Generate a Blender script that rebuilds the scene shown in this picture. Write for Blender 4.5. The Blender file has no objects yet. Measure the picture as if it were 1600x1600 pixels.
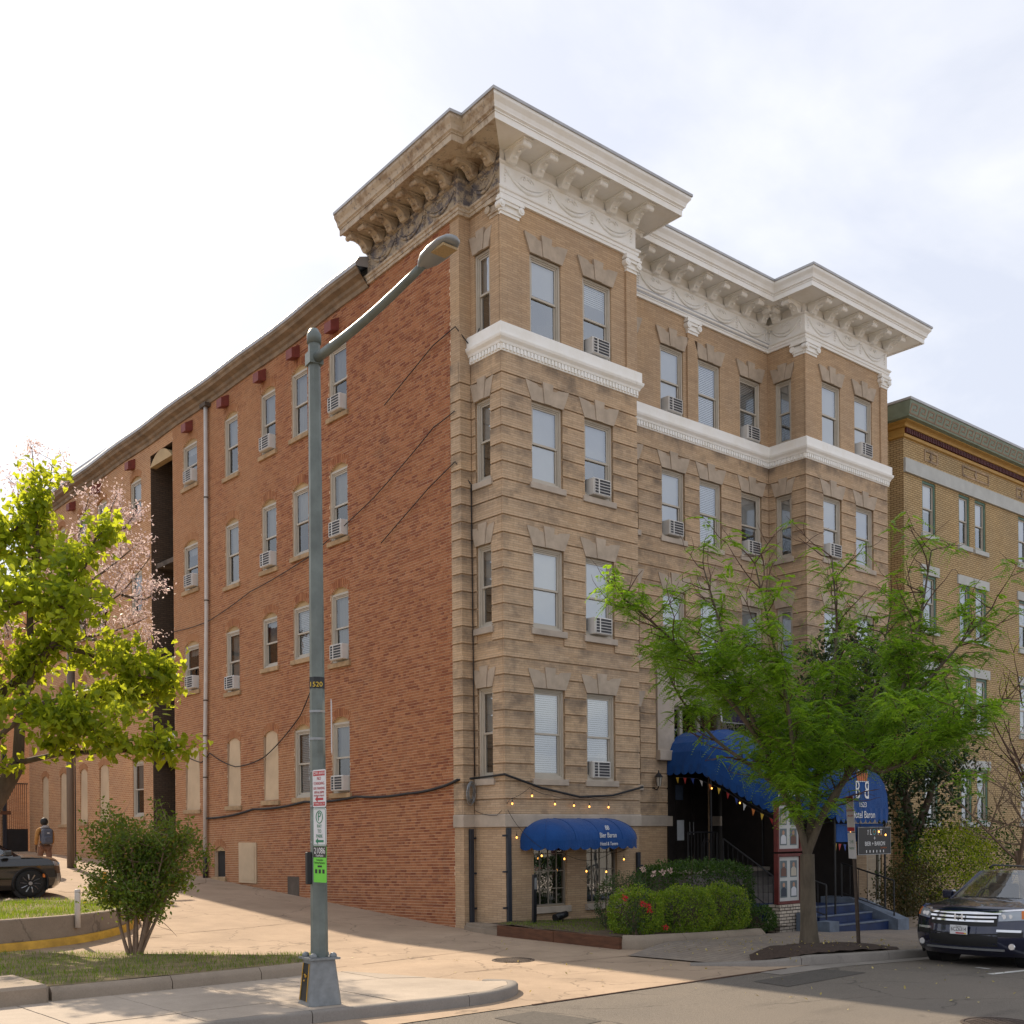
import bpy, math, random
import numpy as np
from mathutils import Matrix, Vector
R = math.radians
scene = bpy.context.scene
COL = scene.collection

# ------------------------------------------------------------------ camera
cam_data = bpy.data.cameras.new('camera')
cam_data.sensor_width = 36.0
cam_data.lens = 39.71
cam_data.shift_y = 0.3106
cam_data.clip_end = 3000.0
camera = bpy.data.objects.new('camera', cam_data)
COL.objects.link(camera)
_r = Vector((0.7578, -0.6525, 0.0)); _f = Vector((0.6525, 0.7578, 0.0)); _z = Vector((0, 0, 1))
_c, _s = math.cos(R(0.5)), math.sin(R(0.5))
_right = _c * _r - _s * _z
_up = _s * _r + _c * _z
_mat = Matrix((_right, _up, -_f)).transposed().to_4x4()
_mat.translation = Vector((-16.204, -19.038, 2.17))
camera.matrix_world = _mat
scene.camera = camera

# ------------------------------------------------------------------ sky, sun, exposure
SUN_TO = Vector((0.149, 1.2, 1.0)).normalized()
ELEV = math.asin(SUN_TO.z)
AZ = math.atan2(SUN_TO.x, SUN_TO.y)
world = bpy.data.worlds.new('World')
scene.world = world
world.use_nodes = True
wn = world.node_tree
wn.nodes.clear()
def wnode(t, **kw):
    n = wn.nodes.new(t)
    for a, b in kw.items():
        setattr(n, a, b)
    return n
w_out = wnode('ShaderNodeOutputWorld')
w_bg = wnode('ShaderNodeBackground')
w_bg.inputs['Strength'].default_value = 0.12
w_sky = wnode('ShaderNodeTexSky', sky_type='NISHITA', sun_disc=False, sun_elevation=ELEV, sun_rotation=AZ,
              air_density=1.0, dust_density=2.2, ozone_density=1.0)
w_tc = wnode('ShaderNodeTexCoord')
w_sep = wnode('ShaderNodeSeparateXYZ')
w_mx = wnode('ShaderNodeMath', operation='MAXIMUM'); w_mx.inputs[1].default_value = 0.0
w_ad = wnode('ShaderNodeMath', operation='ADD'); w_ad.inputs[1].default_value = 0.22
w_dx = wnode('ShaderNodeMath', operation='DIVIDE')
w_dy = wnode('ShaderNodeMath', operation='DIVIDE')
w_cmb = wnode('ShaderNodeCombineXYZ')
w_nz = wnode('ShaderNodeTexNoise'); w_nz.inputs['Scale'].default_value = 2.1; w_nz.inputs['Detail'].default_value = 9.0
w_nz.inputs['Roughness'].default_value = 0.56; w_nz.inputs['Distortion'].default_value = 0.35
w_rp = wnode('ShaderNodeValToRGB')
w_rp.color_ramp.elements[0].position = 0.40; w_rp.color_ramp.elements[0].color = (0.72, 0.75, 0.845, 1)
w_rp.color_ramp.elements[1].position = 0.68; w_rp.color_ramp.elements[1].color = (1.0, 0.995, 1.0, 1)
w_scl = wnode('ShaderNodeMix', data_type='RGBA', blend_type='MULTIPLY'); w_scl.inputs[0].default_value = 1.0
w_scl.inputs[7].default_value = (5.15, 5.15, 5.15, 1)
w_mix = wnode('ShaderNodeMix', data_type='RGBA'); w_mix.inputs[0].default_value = 0.86
L = wn.links.new
L(w_tc.outputs['Generated'], w_sep.inputs[0])
L(w_sep.outputs[2], w_mx.inputs[0]); L(w_mx.outputs[0], w_ad.inputs[0])
L(w_sep.outputs[0], w_dx.inputs[0]); L(w_ad.outputs[0], w_dx.inputs[1])
L(w_sep.outputs[1], w_dy.inputs[0]); L(w_ad.outputs[0], w_dy.inputs[1])
L(w_dx.outputs[0], w_cmb.inputs[0]); L(w_dy.outputs[0], w_cmb.inputs[1])
w_cmb.inputs[2].default_value = 4.3
L(w_cmb.outputs[0], w_nz.inputs['Vector']); L(w_nz.outputs['Fac'], w_rp.inputs[0])
L(w_rp.outputs[0], w_scl.inputs[6]); L(w_scl.outputs[2], w_mix.inputs[7]); L(w_sky.outputs[0], w_mix.inputs[6])
L(w_mix.outputs[2], w_bg.inputs['Color']); L(w_bg.outputs[0], w_out.inputs['Surface'])

sun_data = bpy.data.lights.new('sun', 'SUN')
sun_data.energy = 3.8
sun_data.angle = R(0.6)
sun_data.color = (1.0, 0.84, 0.64)
sun = bpy.data.objects.new('sun', sun_data)
COL.objects.link(sun)
sun.rotation_euler = SUN_TO.to_track_quat('Z', 'Y').to_euler()
vs = scene.view_settings
vs.view_transform = 'Standard'; vs.look = 'None'; vs.gamma = 1.0; vs.use_curve_mapping = False
vs.exposure = 0.85
scene.cycles.max_bounces = 6
scene.cycles.diffuse_bounces = 3
scene.cycles.glossy_bounces = 3
scene.cycles.transmission_bounces = 4
scene.cycles.transparent_max_bounces = 8
scene.cycles.caustics_reflective = False
scene.cycles.caustics_refractive = False
scene.cycles.use_denoising = True

# ------------------------------------------------------------------ helpers
rnd = random.Random(7)

def npmesh(name, V, F, mat, smooth=False, mats=None, fmat=None, uv=True):
    """V (n,3) array, F list/array of faces (constant or mixed length)"""
    me = bpy.data.meshes.new(name)
    V = np.asarray(V, dtype=np.float32)
    if isinstance(F, np.ndarray):
        k = F.shape[1]; nf = F.shape[0]
        loops = F.astype(np.int32).ravel()
        starts = np.arange(0, nf * k, k, dtype=np.int32)
        tot = np.full(nf, k, dtype=np.int32)
    else:
        nf = len(F)
        tot = np.array([len(f) for f in F], dtype=np.int32)
        loops = np.array([i for f in F for i in f], dtype=np.int32)
        starts = np.concatenate([[0], np.cumsum(tot)[:-1]]).astype(np.int32) if nf else np.zeros(0, np.int32)
    me.vertices.add(len(V)); me.vertices.foreach_set('co', V.ravel())
    me.loops.add(len(loops)); me.loops.foreach_set('vertex_index', loops)
    me.polygons.add(nf)
    me.polygons.foreach_set('loop_start', starts)
    me.polygons.foreach_set('loop_total', tot)
    me.polygons.foreach_set('use_smooth', np.full(nf, bool(smooth), dtype=bool))
    for m in (mats or [mat]):
        me.materials.append(m)
    if fmat is not None:
        me.polygons.foreach_set('material_index', np.asarray(fmat, dtype=np.int32))
    me.update(calc_edges=True)
    if uv and nf:
        nrm = np.zeros(nf * 3, dtype=np.float32)
        me.polygons.foreach_get('normal', nrm)
        nrm = np.abs(nrm.reshape(-1, 3))
        ln = np.repeat(nrm, tot, axis=0)
        co = V[loops]
        U = np.where(ln[:, 0] > ln[:, 1], co[:, 1], co[:, 0])
        W = co[:, 2].copy()
        flat = ln[:, 2] > 0.72
        U = np.where(flat, co[:, 0], U); W = np.where(flat, co[:, 1], W)
        lay = me.uv_layers.new(name='UVMap')
        lay.data.foreach_set('uv', np.stack([U, W], 1).astype(np.float32).ravel())
    me.validate()
    return me

def link(name, me, parent=None):
    o = bpy.data.objects.new(name, me)
    COL.objects.link(o)
    if parent is not None:
        o.parent = parent
    return o

class MB:
    """collects geometry for one mesh"""
    def __init__(s):
        s.v = []; s.f = []
    def add(s, vs_, fs):
        b = len(s.v)
        s.v.extend([tuple(p) for p in vs_])
        s.f.extend([tuple(b + i for i in f) for f in fs])
        return s
    def box(s, x0, x1, y0, y1, z0, z1):
        v = [(x0, y0, z0), (x1, y0, z0), (x1, y1, z0), (x0, y1, z0), (x0, y0, z1), (x1, y0, z1), (x1, y1, z1), (x0, y1, z1)]
        return s.add(v, [(0, 3, 2, 1), (4, 5, 6, 7), (0, 1, 5, 4), (1, 2, 6, 5), (2, 3, 7, 6), (3, 0, 4, 7)])
    def bbox(s, x0, x1, y0, y1, z0, z1, b=0.01):
        """box with chamfered vertical + horizontal edges (octagon prism along longest axis is enough here)"""
        m = MB(); m.box(x0, x1, y0, y1, z0, z1)
        return s.chamfer([(x0, y0, z0), (x1, y1, z1)], b)
    def chamfer(s, ext, b):
        (x0, y0, z0), (x1, y1, z1) = ext
        v = []; idx = {}
        def p(*c):
            if c not in idx:
                idx[c] = len(v); v.append(c)
            return idx[c]
        f = []
        X = (x0, x1); Y = (y0, y1); Z = (z0, z1)
        sg = (1, -1)
        # 6 faces
        for i in (0, 1):
            xx = X[i]
            q = [p(xx, Y[a] + sg[a] * b, Z[c] + sg[c] * b) for a, c in ((0, 0), (1, 0), (1, 1), (0, 1))]
            f.append(q if i else q[::-1])
            yy = Y[i]
            q = [p(X[a] + sg[a] * b, yy, Z[c] + sg[c] * b) for a, c in ((0, 0), (1, 0), (1, 1), (0, 1))]
            f.append(q[::-1] if i else q)
            zz = Z[i]
            q = [p(X[a] + sg[a] * b, Y[c] + sg[c] * b, zz) for a, c in ((0, 0), (1, 0), (1, 1), (0, 1))]
            f.append(q if i else q[::-1])
        # 12 edges
        for i in (0, 1):
            for j in (0, 1):
                e = [p(X[i], Y[j] + sg[j] * b, Z[0] + b), p(X[i], Y[j] + sg[j] * b, Z[1] - b), p(X[i] + sg[i] * b, Y[j], Z[1] - b), p(X[i] + sg[i] * b, Y[j], Z[0] + b)]
                f.append(e if i == j else e[::-1])
                e = [p(X[i], Y[0] + b, Z[j] + sg[j] * b), p(X[i], Y[1] - b, Z[j] + sg[j] * b), p(X[i] + sg[i] * b, Y[1] - b, Z[j]), p(X[i] + sg[i] * b, Y[0] + b, Z[j])]
                f.append(e[::-1] if i == j else e)
                e = [p(X[0] + b, Y[i], Z[j] + sg[j] * b), p(X[1] - b, Y[i], Z[j] + sg[j] * b), p(X[1] - b, Y[i] + sg[i] * b, Z[j]), p(X[0] + b, Y[i] + sg[i] * b, Z[j])]
                f.append(e if i == j else e[::-1])
                for k in (0, 1):
                    t = [p(X[i], Y[j] + sg[j] * b, Z[k] + sg[k] * b), p(X[i] + sg[i] * b, Y[j], Z[k] + sg[k] * b), p(X[i] + sg[i] * b, Y[j] + sg[j] * b, Z[k])]
                    f.append(t if (i + j + k) % 2 else t[::-1])
        return s.add(v, f)
    def prism(s, poly, a0, a1, plane='xz'):
        """extrude polygon (list of 2-tuples) between a0 and a1 along the remaining axis"""
        n = len(poly)
        def P(q, a):
            if plane == 'xz': return (q[0], a, q[1])
            if plane == 'yz': return (a, q[0], q[1])
            return (q[0], q[1], a)
        v = [P(q, a0) for q in poly] + [P(q, a1) for q in poly]
        f = [tuple(range(n)), tuple(range(2 * n - 1, n - 1, -1))]
        for i in range(n):
            j = (i + 1) % n
            f.append((i, i + n, j + n, j))
        return s.add(v, f)
    def tube(s, path, rad, n=6, cap=True):
        pts = [Vector(p) for p in path]
        if not isinstance(rad, (list, tuple)):
            rad = [rad] * len(pts)
        b = len(s.v)
        up = Vector((0, 0, 1))
        prev = None
        for i, p in enumerate(pts):
            d = (pts[min(i + 1, len(pts) - 1)] - pts[max(i - 1, 0)])
            if d.length < 1e-9: d = Vector((0, 0, 1))
            d.normalize()
            if prev is None:
                a = d.cross(up)
                if a.length < 1e-3: a = d.cross(Vector((1, 0, 0)))
            else:
                a = prev - d * prev.dot(d)
                if a.length < 1e-4: a = d.cross(up)
            a.normalize(); c = d.cross(a); prev = a
            for k in range(n):
                t = 2 * math.pi * k / n
                q = p + (a * math.cos(t) + c * math.sin(t)) * rad[i]
                s.v.append(tuple(q))
        for i in range(len(pts) - 1):
            for k in range(n):
                j = (k + 1) % n
                s.f.append((b + i * n + k, b + i * n + j, b + (i + 1) * n + j, b + (i + 1) * n + k))
        if cap:
            s.f.append(tuple(b + k for k in range(n))[::-1])
            e = b + (len(pts) - 1) * n
            s.f.append(tuple(e + k for k in range(n)))
        return s
    def lathe(s, prof, c=(0, 0, 0), n=16, axis='z'):
        """prof list of (r,h) from bottom to top"""
        b = len(s.v)
        for r_, h in prof:
            for k in range(n):
                t = 2 * math.pi * k / n
                x, y = r_ * math.cos(t), r_ * math.sin(t)
                if axis == 'z': q = (c[0] + x, c[1] + y, c[2] + h)
                elif axis == 'y': q = (c[0] + x, c[1] + h, c[2] + y)
                else: q = (c[0] + h, c[1] + x, c[2] + y)
                s.v.append(q)
        for i in range(len(prof) - 1):
            for k in range(n):
                j = (k + 1) % n
                s.f.append((b + i * n + k, b + i * n + j, b + (i + 1) * n + j, b + (i + 1) * n + k))
        s.f.append(tuple(b + k for k in range(n))[::-1])
        e = b + (len(prof) - 1) * n
        s.f.append(tuple(e + k for k in range(n)))
        return s
    def ball(s, c, r, n=8, m=6, sz=1.0):
        prof = []
        for i in range(m + 1):
            a = -math.pi / 2 + math.pi * i / m
            prof.append((max(1e-4, r * math.cos(a)), r * sz * math.sin(a)))
        return s.lathe(prof, c, n)
    def mesh(s, name, mat, smooth=False, **kw):
        return npmesh(name, np.array(s.v, dtype=np.float32).reshape(-1, 3), s.f, mat, smooth, **kw)
    def build(s, name, mat, parent=None, smooth=False, **kw):
        return link(name, s.mesh(name, mat, smooth, **kw), parent)

def autosmooth(o, ang=35):
    """smooth shading with sharp edges above the angle"""
    me = o.data
    me.polygons.foreach_set('use_smooth', np.ones(len(me.polygons), dtype=bool))
    me.set_sharp_from_angle(angle=R(ang))
    return o

def tag(o, label, cat, group=None, kind=None):
    o['label'] = label; o['category'] = cat
    if group: o['group'] = group
    if kind: o['kind'] = kind
    return o
def structure(o):
    o['kind'] = 'structure'; return o
def empty(name, loc=(0, 0, 0), rz=0.0):
    o = bpy.data.objects.new(name, None)
    COL.objects.link(o); o.location = loc; o.rotation_euler = (0, 0, rz)
    o.empty_display_size = 0.2
    return o
def copy_tree(o, parent=None):
    c = o.copy(); COL.objects.link(c); c.parent = parent
    for ch in o.children:
        copy_tree(ch, c)
    return c

# ------------------------------------------------------------------ materials
def mat_new(name, base=(0.5, 0.5, 0.5), rough=0.7, metal=0.0, spec=0.5):
    m = bpy.data.materials.new(name)
    m.use_nodes = True
    nt = m.node_tree
    b = nt.nodes['Principled BSDF']
    b.inputs['Base Color'].default_value = (*base, 1)
    b.inputs['Roughness'].default_value = rough
    b.inputs['Metallic'].default_value = metal
    b.inputs['Specular IOR Level'].default_value = spec
    return m, nt, b
def nd(nt, t, **kw):
    n = nt.nodes.new(t)
    for a, b in kw.items():
        setattr(n, a, b)
    return n
def pos_vec(nt, scale=(1, 1, 1)):
    g = nd(nt, 'ShaderNodeNewGeometry')
    mp = nd(nt, 'ShaderNodeVectorMath', operation='MULTIPLY')
    mp.inputs[1].default_value = scale
    nt.links.new(g.outputs['Position'], mp.inputs[0])
    return mp.outputs[0]
def uv_vec(nt):
    return nd(nt, 'ShaderNodeUVMap').outputs[0]
def noise(nt, vec, scale, detail=4.0, rough=0.55, dist=0.0):
    n = nd(nt, 'ShaderNodeTexNoise')
    n.inputs['Scale'].default_value = scale; n.inputs['Detail'].default_value = detail
    n.inputs['Roughness'].default_value = rough; n.inputs['Distortion'].default_value = dist
    nt.links.new(vec, n.inputs['Vector'])
    return n.outputs['Fac']
def ramp(nt, fac, p0, p1, c0=(0, 0, 0), c1=(1, 1, 1)):
    r = nd(nt, 'ShaderNodeValToRGB')
    e = r.color_ramp.elements
    e[0].position = p0; e[0].color = (*c0, 1); e[1].position = p1; e[1].color = (*c1, 1)
    nt.links.new(fac, r.inputs[0])
    return r.outputs[0]
def mixc(nt, fac, a, b, mode='MIX'):
    m = nd(nt, 'ShaderNodeMix', data_type='RGBA', blend_type=mode)
    m.clamp_factor = True
    def put(sock, val):
        if isinstance(val, (tuple, list)): sock.default_value = (*val, 1) if len(val) == 3 else val
        elif isinstance(val, (int, float)): sock.default_value = val
        else: nt.links.new(val, sock)
    put(m.inputs[0], fac); put(m.inputs[6], a); put(m.inputs[7], b)
    return m.outputs[2]
def math_n(nt, op, a, b=0.0):
    m = nd(nt, 'ShaderNodeMath', operation=op)
    for i, val in enumerate((a, b)):
        if isinstance(val, (int, float)): m.inputs[i].default_value = val
        else: nt.links.new(val, m.inputs[i])
    return m.outputs[0]
def bump(nt, b, height, strength=0.3, dist=0.02):
    n = nd(nt, 'ShaderNodeBump')
    n.inputs['Strength'].default_value = strength; n.inputs['Distance'].default_value = dist
    nt.links.new(height, n.inputs['Height'])
    nt.links.new(n.outputs[0], b.inputs['Normal'])
    return n
def basecol(nt, b, c):
    nt.links.new(c, b.inputs['Base Color'])

def simple(name, c, rough=0.6, var=0.25, scale=3.0, metal=0.0, bmp=0.0, bscale=40.0, spec=0.4, stretch=(1, 1, 1)):
    """plain painted / stone surface with mottling and fine relief"""
    m, nt, b = mat_new(name, c, rough, metal, spec)
    v = pos_vec(nt, stretch)
    f = ramp(nt, noise(nt, v, scale, 6.0, 0.6), 0.3, 0.7)
    d = tuple(x * (1 - var) for x in c)
    l = tuple(min(1, x * (1 + var * 0.6)) for x in c)
    basecol(nt, b, mixc(nt, f, d, l))
    if bmp:
        bump(nt, b, noise(nt, pos_vec(nt), bscale, 5.0, 0.6), bmp, 0.01)
    return m

def brick_tex(name, c1, c2, mortar, bw, rh, ms, soot=(0.09, 0.075, 0.06), soot_amt=0.6, rough=0.85, stretch=(0.9, 0.9, 2.3), smooth_soot=(0.52, 0.72), squash=1.0, ledge=0.0):
    m, nt, b = mat_new(name, c1, rough, 0.0, 0.25)
    t = nd(nt, 'ShaderNodeTexBrick')
    t.offset = 0.5; t.squash = squash
    t.inputs['Scale'].default_value = 1.0
    t.inputs['Brick Width'].default_value = bw; t.inputs['Row Height'].default_value = rh
    t.inputs['Mortar Size'].default_value = ms; t.inputs['Mortar Smooth'].default_value = 0.15
    t.inputs['Bias'].default_value = 0.0
    t.inputs['Color1'].default_value = (*c1, 1); t.inputs['Color2'].default_value = (*c2, 1); t.inputs['Mortar'].default_value = (*mortar, 1)
    nt.links.new(uv_vec(nt), t.inputs['Vector'])
    p = pos_vec(nt)
    f1 = noise(nt, p, 0.55, 6.0, 0.6)
    col = mixc(nt, ramp(nt, f1, 0.35, 0.7), t.outputs['Color'], (1.22, 1.16, 1.05), 'MULTIPLY')
    f2 = noise(nt, pos_vec(nt, stretch), 1.15, 8.0, 0.68, 0.3)
    fs = math_n(nt, 'MULTIPLY', ramp(nt, f2, *smooth_soot), soot_amt)
    col = mixc(nt, fs, col, soot)
    if ledge:
        # soot washed onto the top courses of each rusticated band
        sp = nd(nt, 'ShaderNodeSeparateXYZ'); nt.links.new(uv_vec(nt), sp.inputs[0])
        top = ramp(nt, sp.outputs[1], 0.16, 0.36)
        pt_ = ramp(nt, noise(nt, pos_vec(nt, (1, 1, 0.35)), 1.5, 6.0, 0.65), 0.42, 0.66)
        fl = math_n(nt, 'MULTIPLY', math_n(nt, 'MULTIPLY', top, pt_), ledge)
        col = mixc(nt, fl, col, soot)
    f3 = noise(nt, p, 14.0, 4.0, 0.7)
    col = mixc(nt, ramp(nt, f3, 0.25, 0.8), col, (0.80, 0.78, 0.76), 'MULTIPLY')
    basecol(nt, b, col)
    h = math_n(nt, 'SUBTRACT', 1.0, t.outputs['Fac'])
    h = math_n(nt, 'ADD', h, math_n(nt, 'MULTIPLY', noise(nt, p, 60.0, 3.0), 0.35))
    bump(nt, b, h, 0.55, 0.008)
    return m

MAT = {}
MAT['tan'] = brick_tex('tan_roman_brick', (0.57, 0.43, 0.30), (0.48, 0.35, 0.235), (0.39, 0.30, 0.22), 0.305, 0.052, 0.0052, soot=(0.13, 0.108, 0.09), soot_amt=0.7, stretch=(1.0, 1.0, 1.5), smooth_soot=(0.50, 0.72), ledge=0.8)
MAT['tan_clean'] = brick_tex('tan_upper_brick', (0.54, 0.395, 0.265), (0.45, 0.32, 0.21), (0.35, 0.255, 0.18), 0.305, 0.052, 0.0052, soot_amt=0.35, smooth_soot=(0.58, 0.8))
MAT['yellow'] = brick_tex('yellow_brick', (0.54, 0.41, 0.235), (0.46, 0.34, 0.185), (0.20, 0.135, 0.07), 0.215, 0.072, 0.0105, soot_amt=0.15)
MAT['red_far'] = brick_tex('faded_red_brick', (0.50, 0.275, 0.145), (0.41, 0.20, 0.10), (0.62, 0.45, 0.30), 0.215, 0.0677, 0.009, soot_amt=0.2)
MAT['white_brick'] = brick_tex('white_glazed_brick', (0.55, 0.50, 0.44), (0.47, 0.42, 0.37), (0.06, 0.05, 0.045), 0.215, 0.072, 0.010, soot_amt=0.25)
MAT['stone'] = simple('limestone_trim', (0.47, 0.40, 0.33), 0.8, 0.22, 2.0, bmp=0.15)
MAT['lintel'] = simple('lintel_stone', (0.46, 0.375, 0.29), 0.82, 0.20, 3.5, bmp=0.12)
MAT['frame'] = simple('window_frame_paint', (0.50, 0.455, 0.385), 0.5, 0.08, 3.0)
MAT['frame_dark'] = simple('old_frame_paint', (0.28, 0.24, 0.19), 0.55, 0.15, 3.0)
MAT['black'] = simple('black_iron', (0.018, 0.018, 0.02), 0.45, 0.3, 5.0)
MAT['steel'] = simple('grey_steel', (0.30, 0.31, 0.32), 0.4, 0.15, 6.0, metal=0.6)
MAT['roof'] = simple('grey_roof_metal', (0.42, 0.42, 0.43), 0.45, 0.15, 2.0, metal=0.3)

def white_paint():
    m, nt, b = mat_new('white_cornice_paint', (0.8, 0.77, 0.7), 0.55)
    p = pos_vec(nt)
    f = ramp(nt, noise(nt, p, 1.7, 7.0, 0.65), 0.45, 0.75)
    col = mixc(nt, f, (0.90, 0.89, 0.86), (0.82, 0.79, 0.72))
    f2 = ramp(nt, noise(nt, pos_vec(nt, (6, 6, 1.2)), 1.3, 6.0, 0.7), 0.62, 0.78)
    col = mixc(nt, math_n(nt, 'MULTIPLY', f2, 0.4), col, (0.42, 0.34, 0.25))
    basecol(nt, b, col)
    bump(nt, b, noise(nt, p, 30.0, 4.0), 0.1, 0.01)
    return m
MAT['white'] = white_paint()
def peel_paint():
    m, nt, b = mat_new('peeling_cornice_paint', (0.5, 0.42, 0.33), 0.75)
    p = pos_vec(nt)
    f = ramp(nt, noise(nt, p, 2.6, 8.0, 0.7, 0.4), 0.47, 0.60)
    col = mixc(nt, f, (0.55, 0.46, 0.35), (0.34, 0.25, 0.17))
    f2 = ramp(nt, noise(nt, p, 7.0, 8.0, 0.75), 0.56, 0.64)
    col = mixc(nt, math_n(nt, 'MULTIPLY', f2, 0.8), col, (0.13, 0.115, 0.12))
    basecol(nt, b, col)
    bump(nt, b, noise(nt, p, 12.0, 6.0, 0.7), 0.35, 0.02)
    return m
MAT['peel'] = peel_paint()
def frieze_side():
    m, nt, b = mat_new('weathered_frieze', (0.3, 0.27, 0.25), 0.85)
    p = pos_vec(nt)
    f = ramp(nt, noise(nt, p, 5.0, 9.0, 0.75, 0.3), 0.46, 0.56)
    col = mixc(nt, f, (0.46, 0.38, 0.28), (0.17, 0.155, 0.165))
    basecol(nt, b, col)
    bump(nt, b, noise(nt, p, 14.0, 6.0, 0.7), 0.5, 0.03)
    return m
MAT['frieze_side'] = frieze_side()

def red_brick():
    m, nt, b = mat_new('red_brick', (0.3, 0.1, 0.05), 0.88, 0.0, 0.2)
    g = nd(nt, 'ShaderNodeNewGeometry')
    rp = nd(nt, 'ShaderNodeValToRGB')
    e = rp.color_ramp.elements
    e[0].position = 0.0; e[0].color = (0.25, 0.085, 0.047, 1)
    e[1].position = 1.0; e[1].color = (0.45, 0.19, 0.095, 1)
    a = rp.color_ramp.elements.new(0.2); a.color = (0.33, 0.125, 0.062, 1)
    a = rp.color_ramp.elements.new(0.75); a.color = (0.43, 0.185, 0.088, 1)
    oi = nd(nt, 'ShaderNodeObjectInfo')
    nt.links.new(math_n(nt, 'FRACT', math_n(nt, 'ADD', g.outputs['Random Per Island'], oi.outputs['Random'])), rp.inputs[0])
    fade = fade_mask(nt)
    col = mixc(nt, fade, rp.outputs[0], (0.50, 0.275, 0.14))
    f3 = noise(nt, pos_vec(nt), 25.0, 3.0, 0.7)
    col = mixc(nt, ramp(nt, f3, 0.25, 0.8), col, (0.78, 0.76, 0.74), 'MULTIPLY')
    f4 = ramp(nt, noise(nt, pos_vec(nt, (1, 1, 0.8)), 0.9, 8.0, 0.7), 0.60, 0.75)
    col = mixc(nt, math_n(nt, 'MULTIPLY', f4, 0.45), col, (0.15, 0.085, 0.06))
    basecol(nt, b, col)
    bump(nt, b, noise(nt, pos_vec(nt), 90.0, 3.0), 0.3, 0.004)
    return m
def fade_mask(nt):
    """old ochre wash still clinging to the brick: more of it towards the rear of the wall, in patches"""
    g = nd(nt, 'ShaderNodeNewGeometry')
    sp = nd(nt, 'ShaderNodeSeparateXYZ')
    nt.links.new(g.outputs['Position'], sp.inputs[0])
    fy = nd(nt, 'ShaderNodeMapRange'); fy.inputs[1].default_value = 2.0; fy.inputs[2].default_value = 18.0
    fy.inputs[3].default_value = -0.22; fy.inputs[4].default_value = 0.40
    nt.links.new(sp.outputs[1], fy.inputs[0])
    n1 = noise(nt, pos_vec(nt, (1, 1, 0.75)), 0.42, 7.0, 0.62, 0.2)
    n2 = noise(nt, pos_vec(nt), 3.2, 6.0, 0.7)
    s = math_n(nt, 'ADD', n1, math_n(nt, 'MULTIPLY', math_n(nt, 'SUBTRACT', n2, 0.5), 0.5))
    s = math_n(nt, 'ADD', s, fy.outputs[0])
    return ramp(nt, s, 0.42, 0.86, (0, 0, 0), (0.68, 0.68, 0.68))
MAT['red'] = red_brick()
def mortar_mat():
    m, nt, b = mat_new('wall_mortar', (0.42, 0.25, 0.15), 0.95, 0.0, 0.1)
    f = ramp(nt, noise(nt, pos_vec(nt), 2.0, 6.0, 0.7), 0.3, 0.7)
    basecol(nt, b, mixc(nt, f, (0.58, 0.41, 0.28), (0.70, 0.52, 0.37)))
    return m
MAT['mortar'] = mortar_mat()

def glass(name, tint=(0.02, 0.022, 0.025), refl=0.12, rough=0.02):
    m = bpy.data.materials.new(name); m.use_nodes = True
    nt = m.node_tree; nt.nodes.clear()
    out = nd(nt, 'ShaderNodeOutputMaterial')
    tr = nd(nt, 'ShaderNodeBsdfTransparent'); tr.inputs[0].default_value = (0.80, 0.83, 0.84, 1)
    gl = nd(nt, 'ShaderNodeBsdfGlossy'); gl.inputs['Roughness'].default_value = rough
    gl.inputs['Color'].default_value = (0.92, 0.96, 1.0, 1)
    fr = nd(nt, 'ShaderNodeFresnel'); fr.inputs[0].default_value = 1.5
    mx = nd(nt, 'ShaderNodeMixShader')
    fac = math_n(nt, 'ADD', math_n(nt, 'MULTIPLY', fr.outputs[0], 1.0), refl)
    # slightly wavy old panes
    bp = nd(nt, 'ShaderNodeBump'); bp.inputs['Strength'].default_value = 0.04; bp.inputs['Distance'].default_value = 0.05
    nt.links.new(noise(nt, pos_vec(nt), 2.2, 2.0), bp.inputs['Height'])
    nt.links.new(bp.outputs[0], gl.inputs['Normal'])
    nt.links.new(fac, mx.inputs[0]); nt.links.new(tr.outputs[0], mx.inputs[1]); nt.links.new(gl.outputs[0], mx.inputs[2])
    nt.links.new(mx.outputs[0], out.inputs[0])
    return m
MAT['glass'] = glass('window_glass', refl=0.26)
MAT['glass_dim'] = glass('side_window_glass', refl=0.07)
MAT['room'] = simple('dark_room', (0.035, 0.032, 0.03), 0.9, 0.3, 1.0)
def blind_mat():
    m, nt, b = mat_new('slatted_blind', (0.70, 0.70, 0.69), 0.6)
    w = nd(nt, 'ShaderNodeTexWave'); w.wave_type = 'BANDS'; w.bands_direction = 'Z'
    w.inputs['Scale'].default_value = 9.0
    nt.links.new(pos_vec(nt), w.inputs['Vector'])
    basecol(nt, b, mixc(nt, w.outputs['Fac'], (0.56, 0.56, 0.55), (0.76, 0.76, 0.75)))
    return m
MAT['blind'] = blind_mat()
MAT['shade'] = simple('roller_shade', (0.84, 0.84, 0.84), 0.7, 0.06, 1.0)
MAT['curtain'] = simple('net_curtain', (0.36, 0.34, 0.31), 0.8, 0.25, 4.0, stretch=(8, 8, 0.3))
# ------------------------------------------------------------------ ground levels
def zg(x):
    return 0.0 if x < 0 else -0.04 * x
def zalley(y):
    t = y - 0.8
    if t < -1.5: return -0.10
    if t < 1.5: return -0.10 + 0.065 * (t + 1.5) ** 2 / 6.0
    if t < 18: return -0.10 + 0.065 * t
    return -0.10 + 0.065 * 18 + 0.03 * (t - 18)

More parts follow.
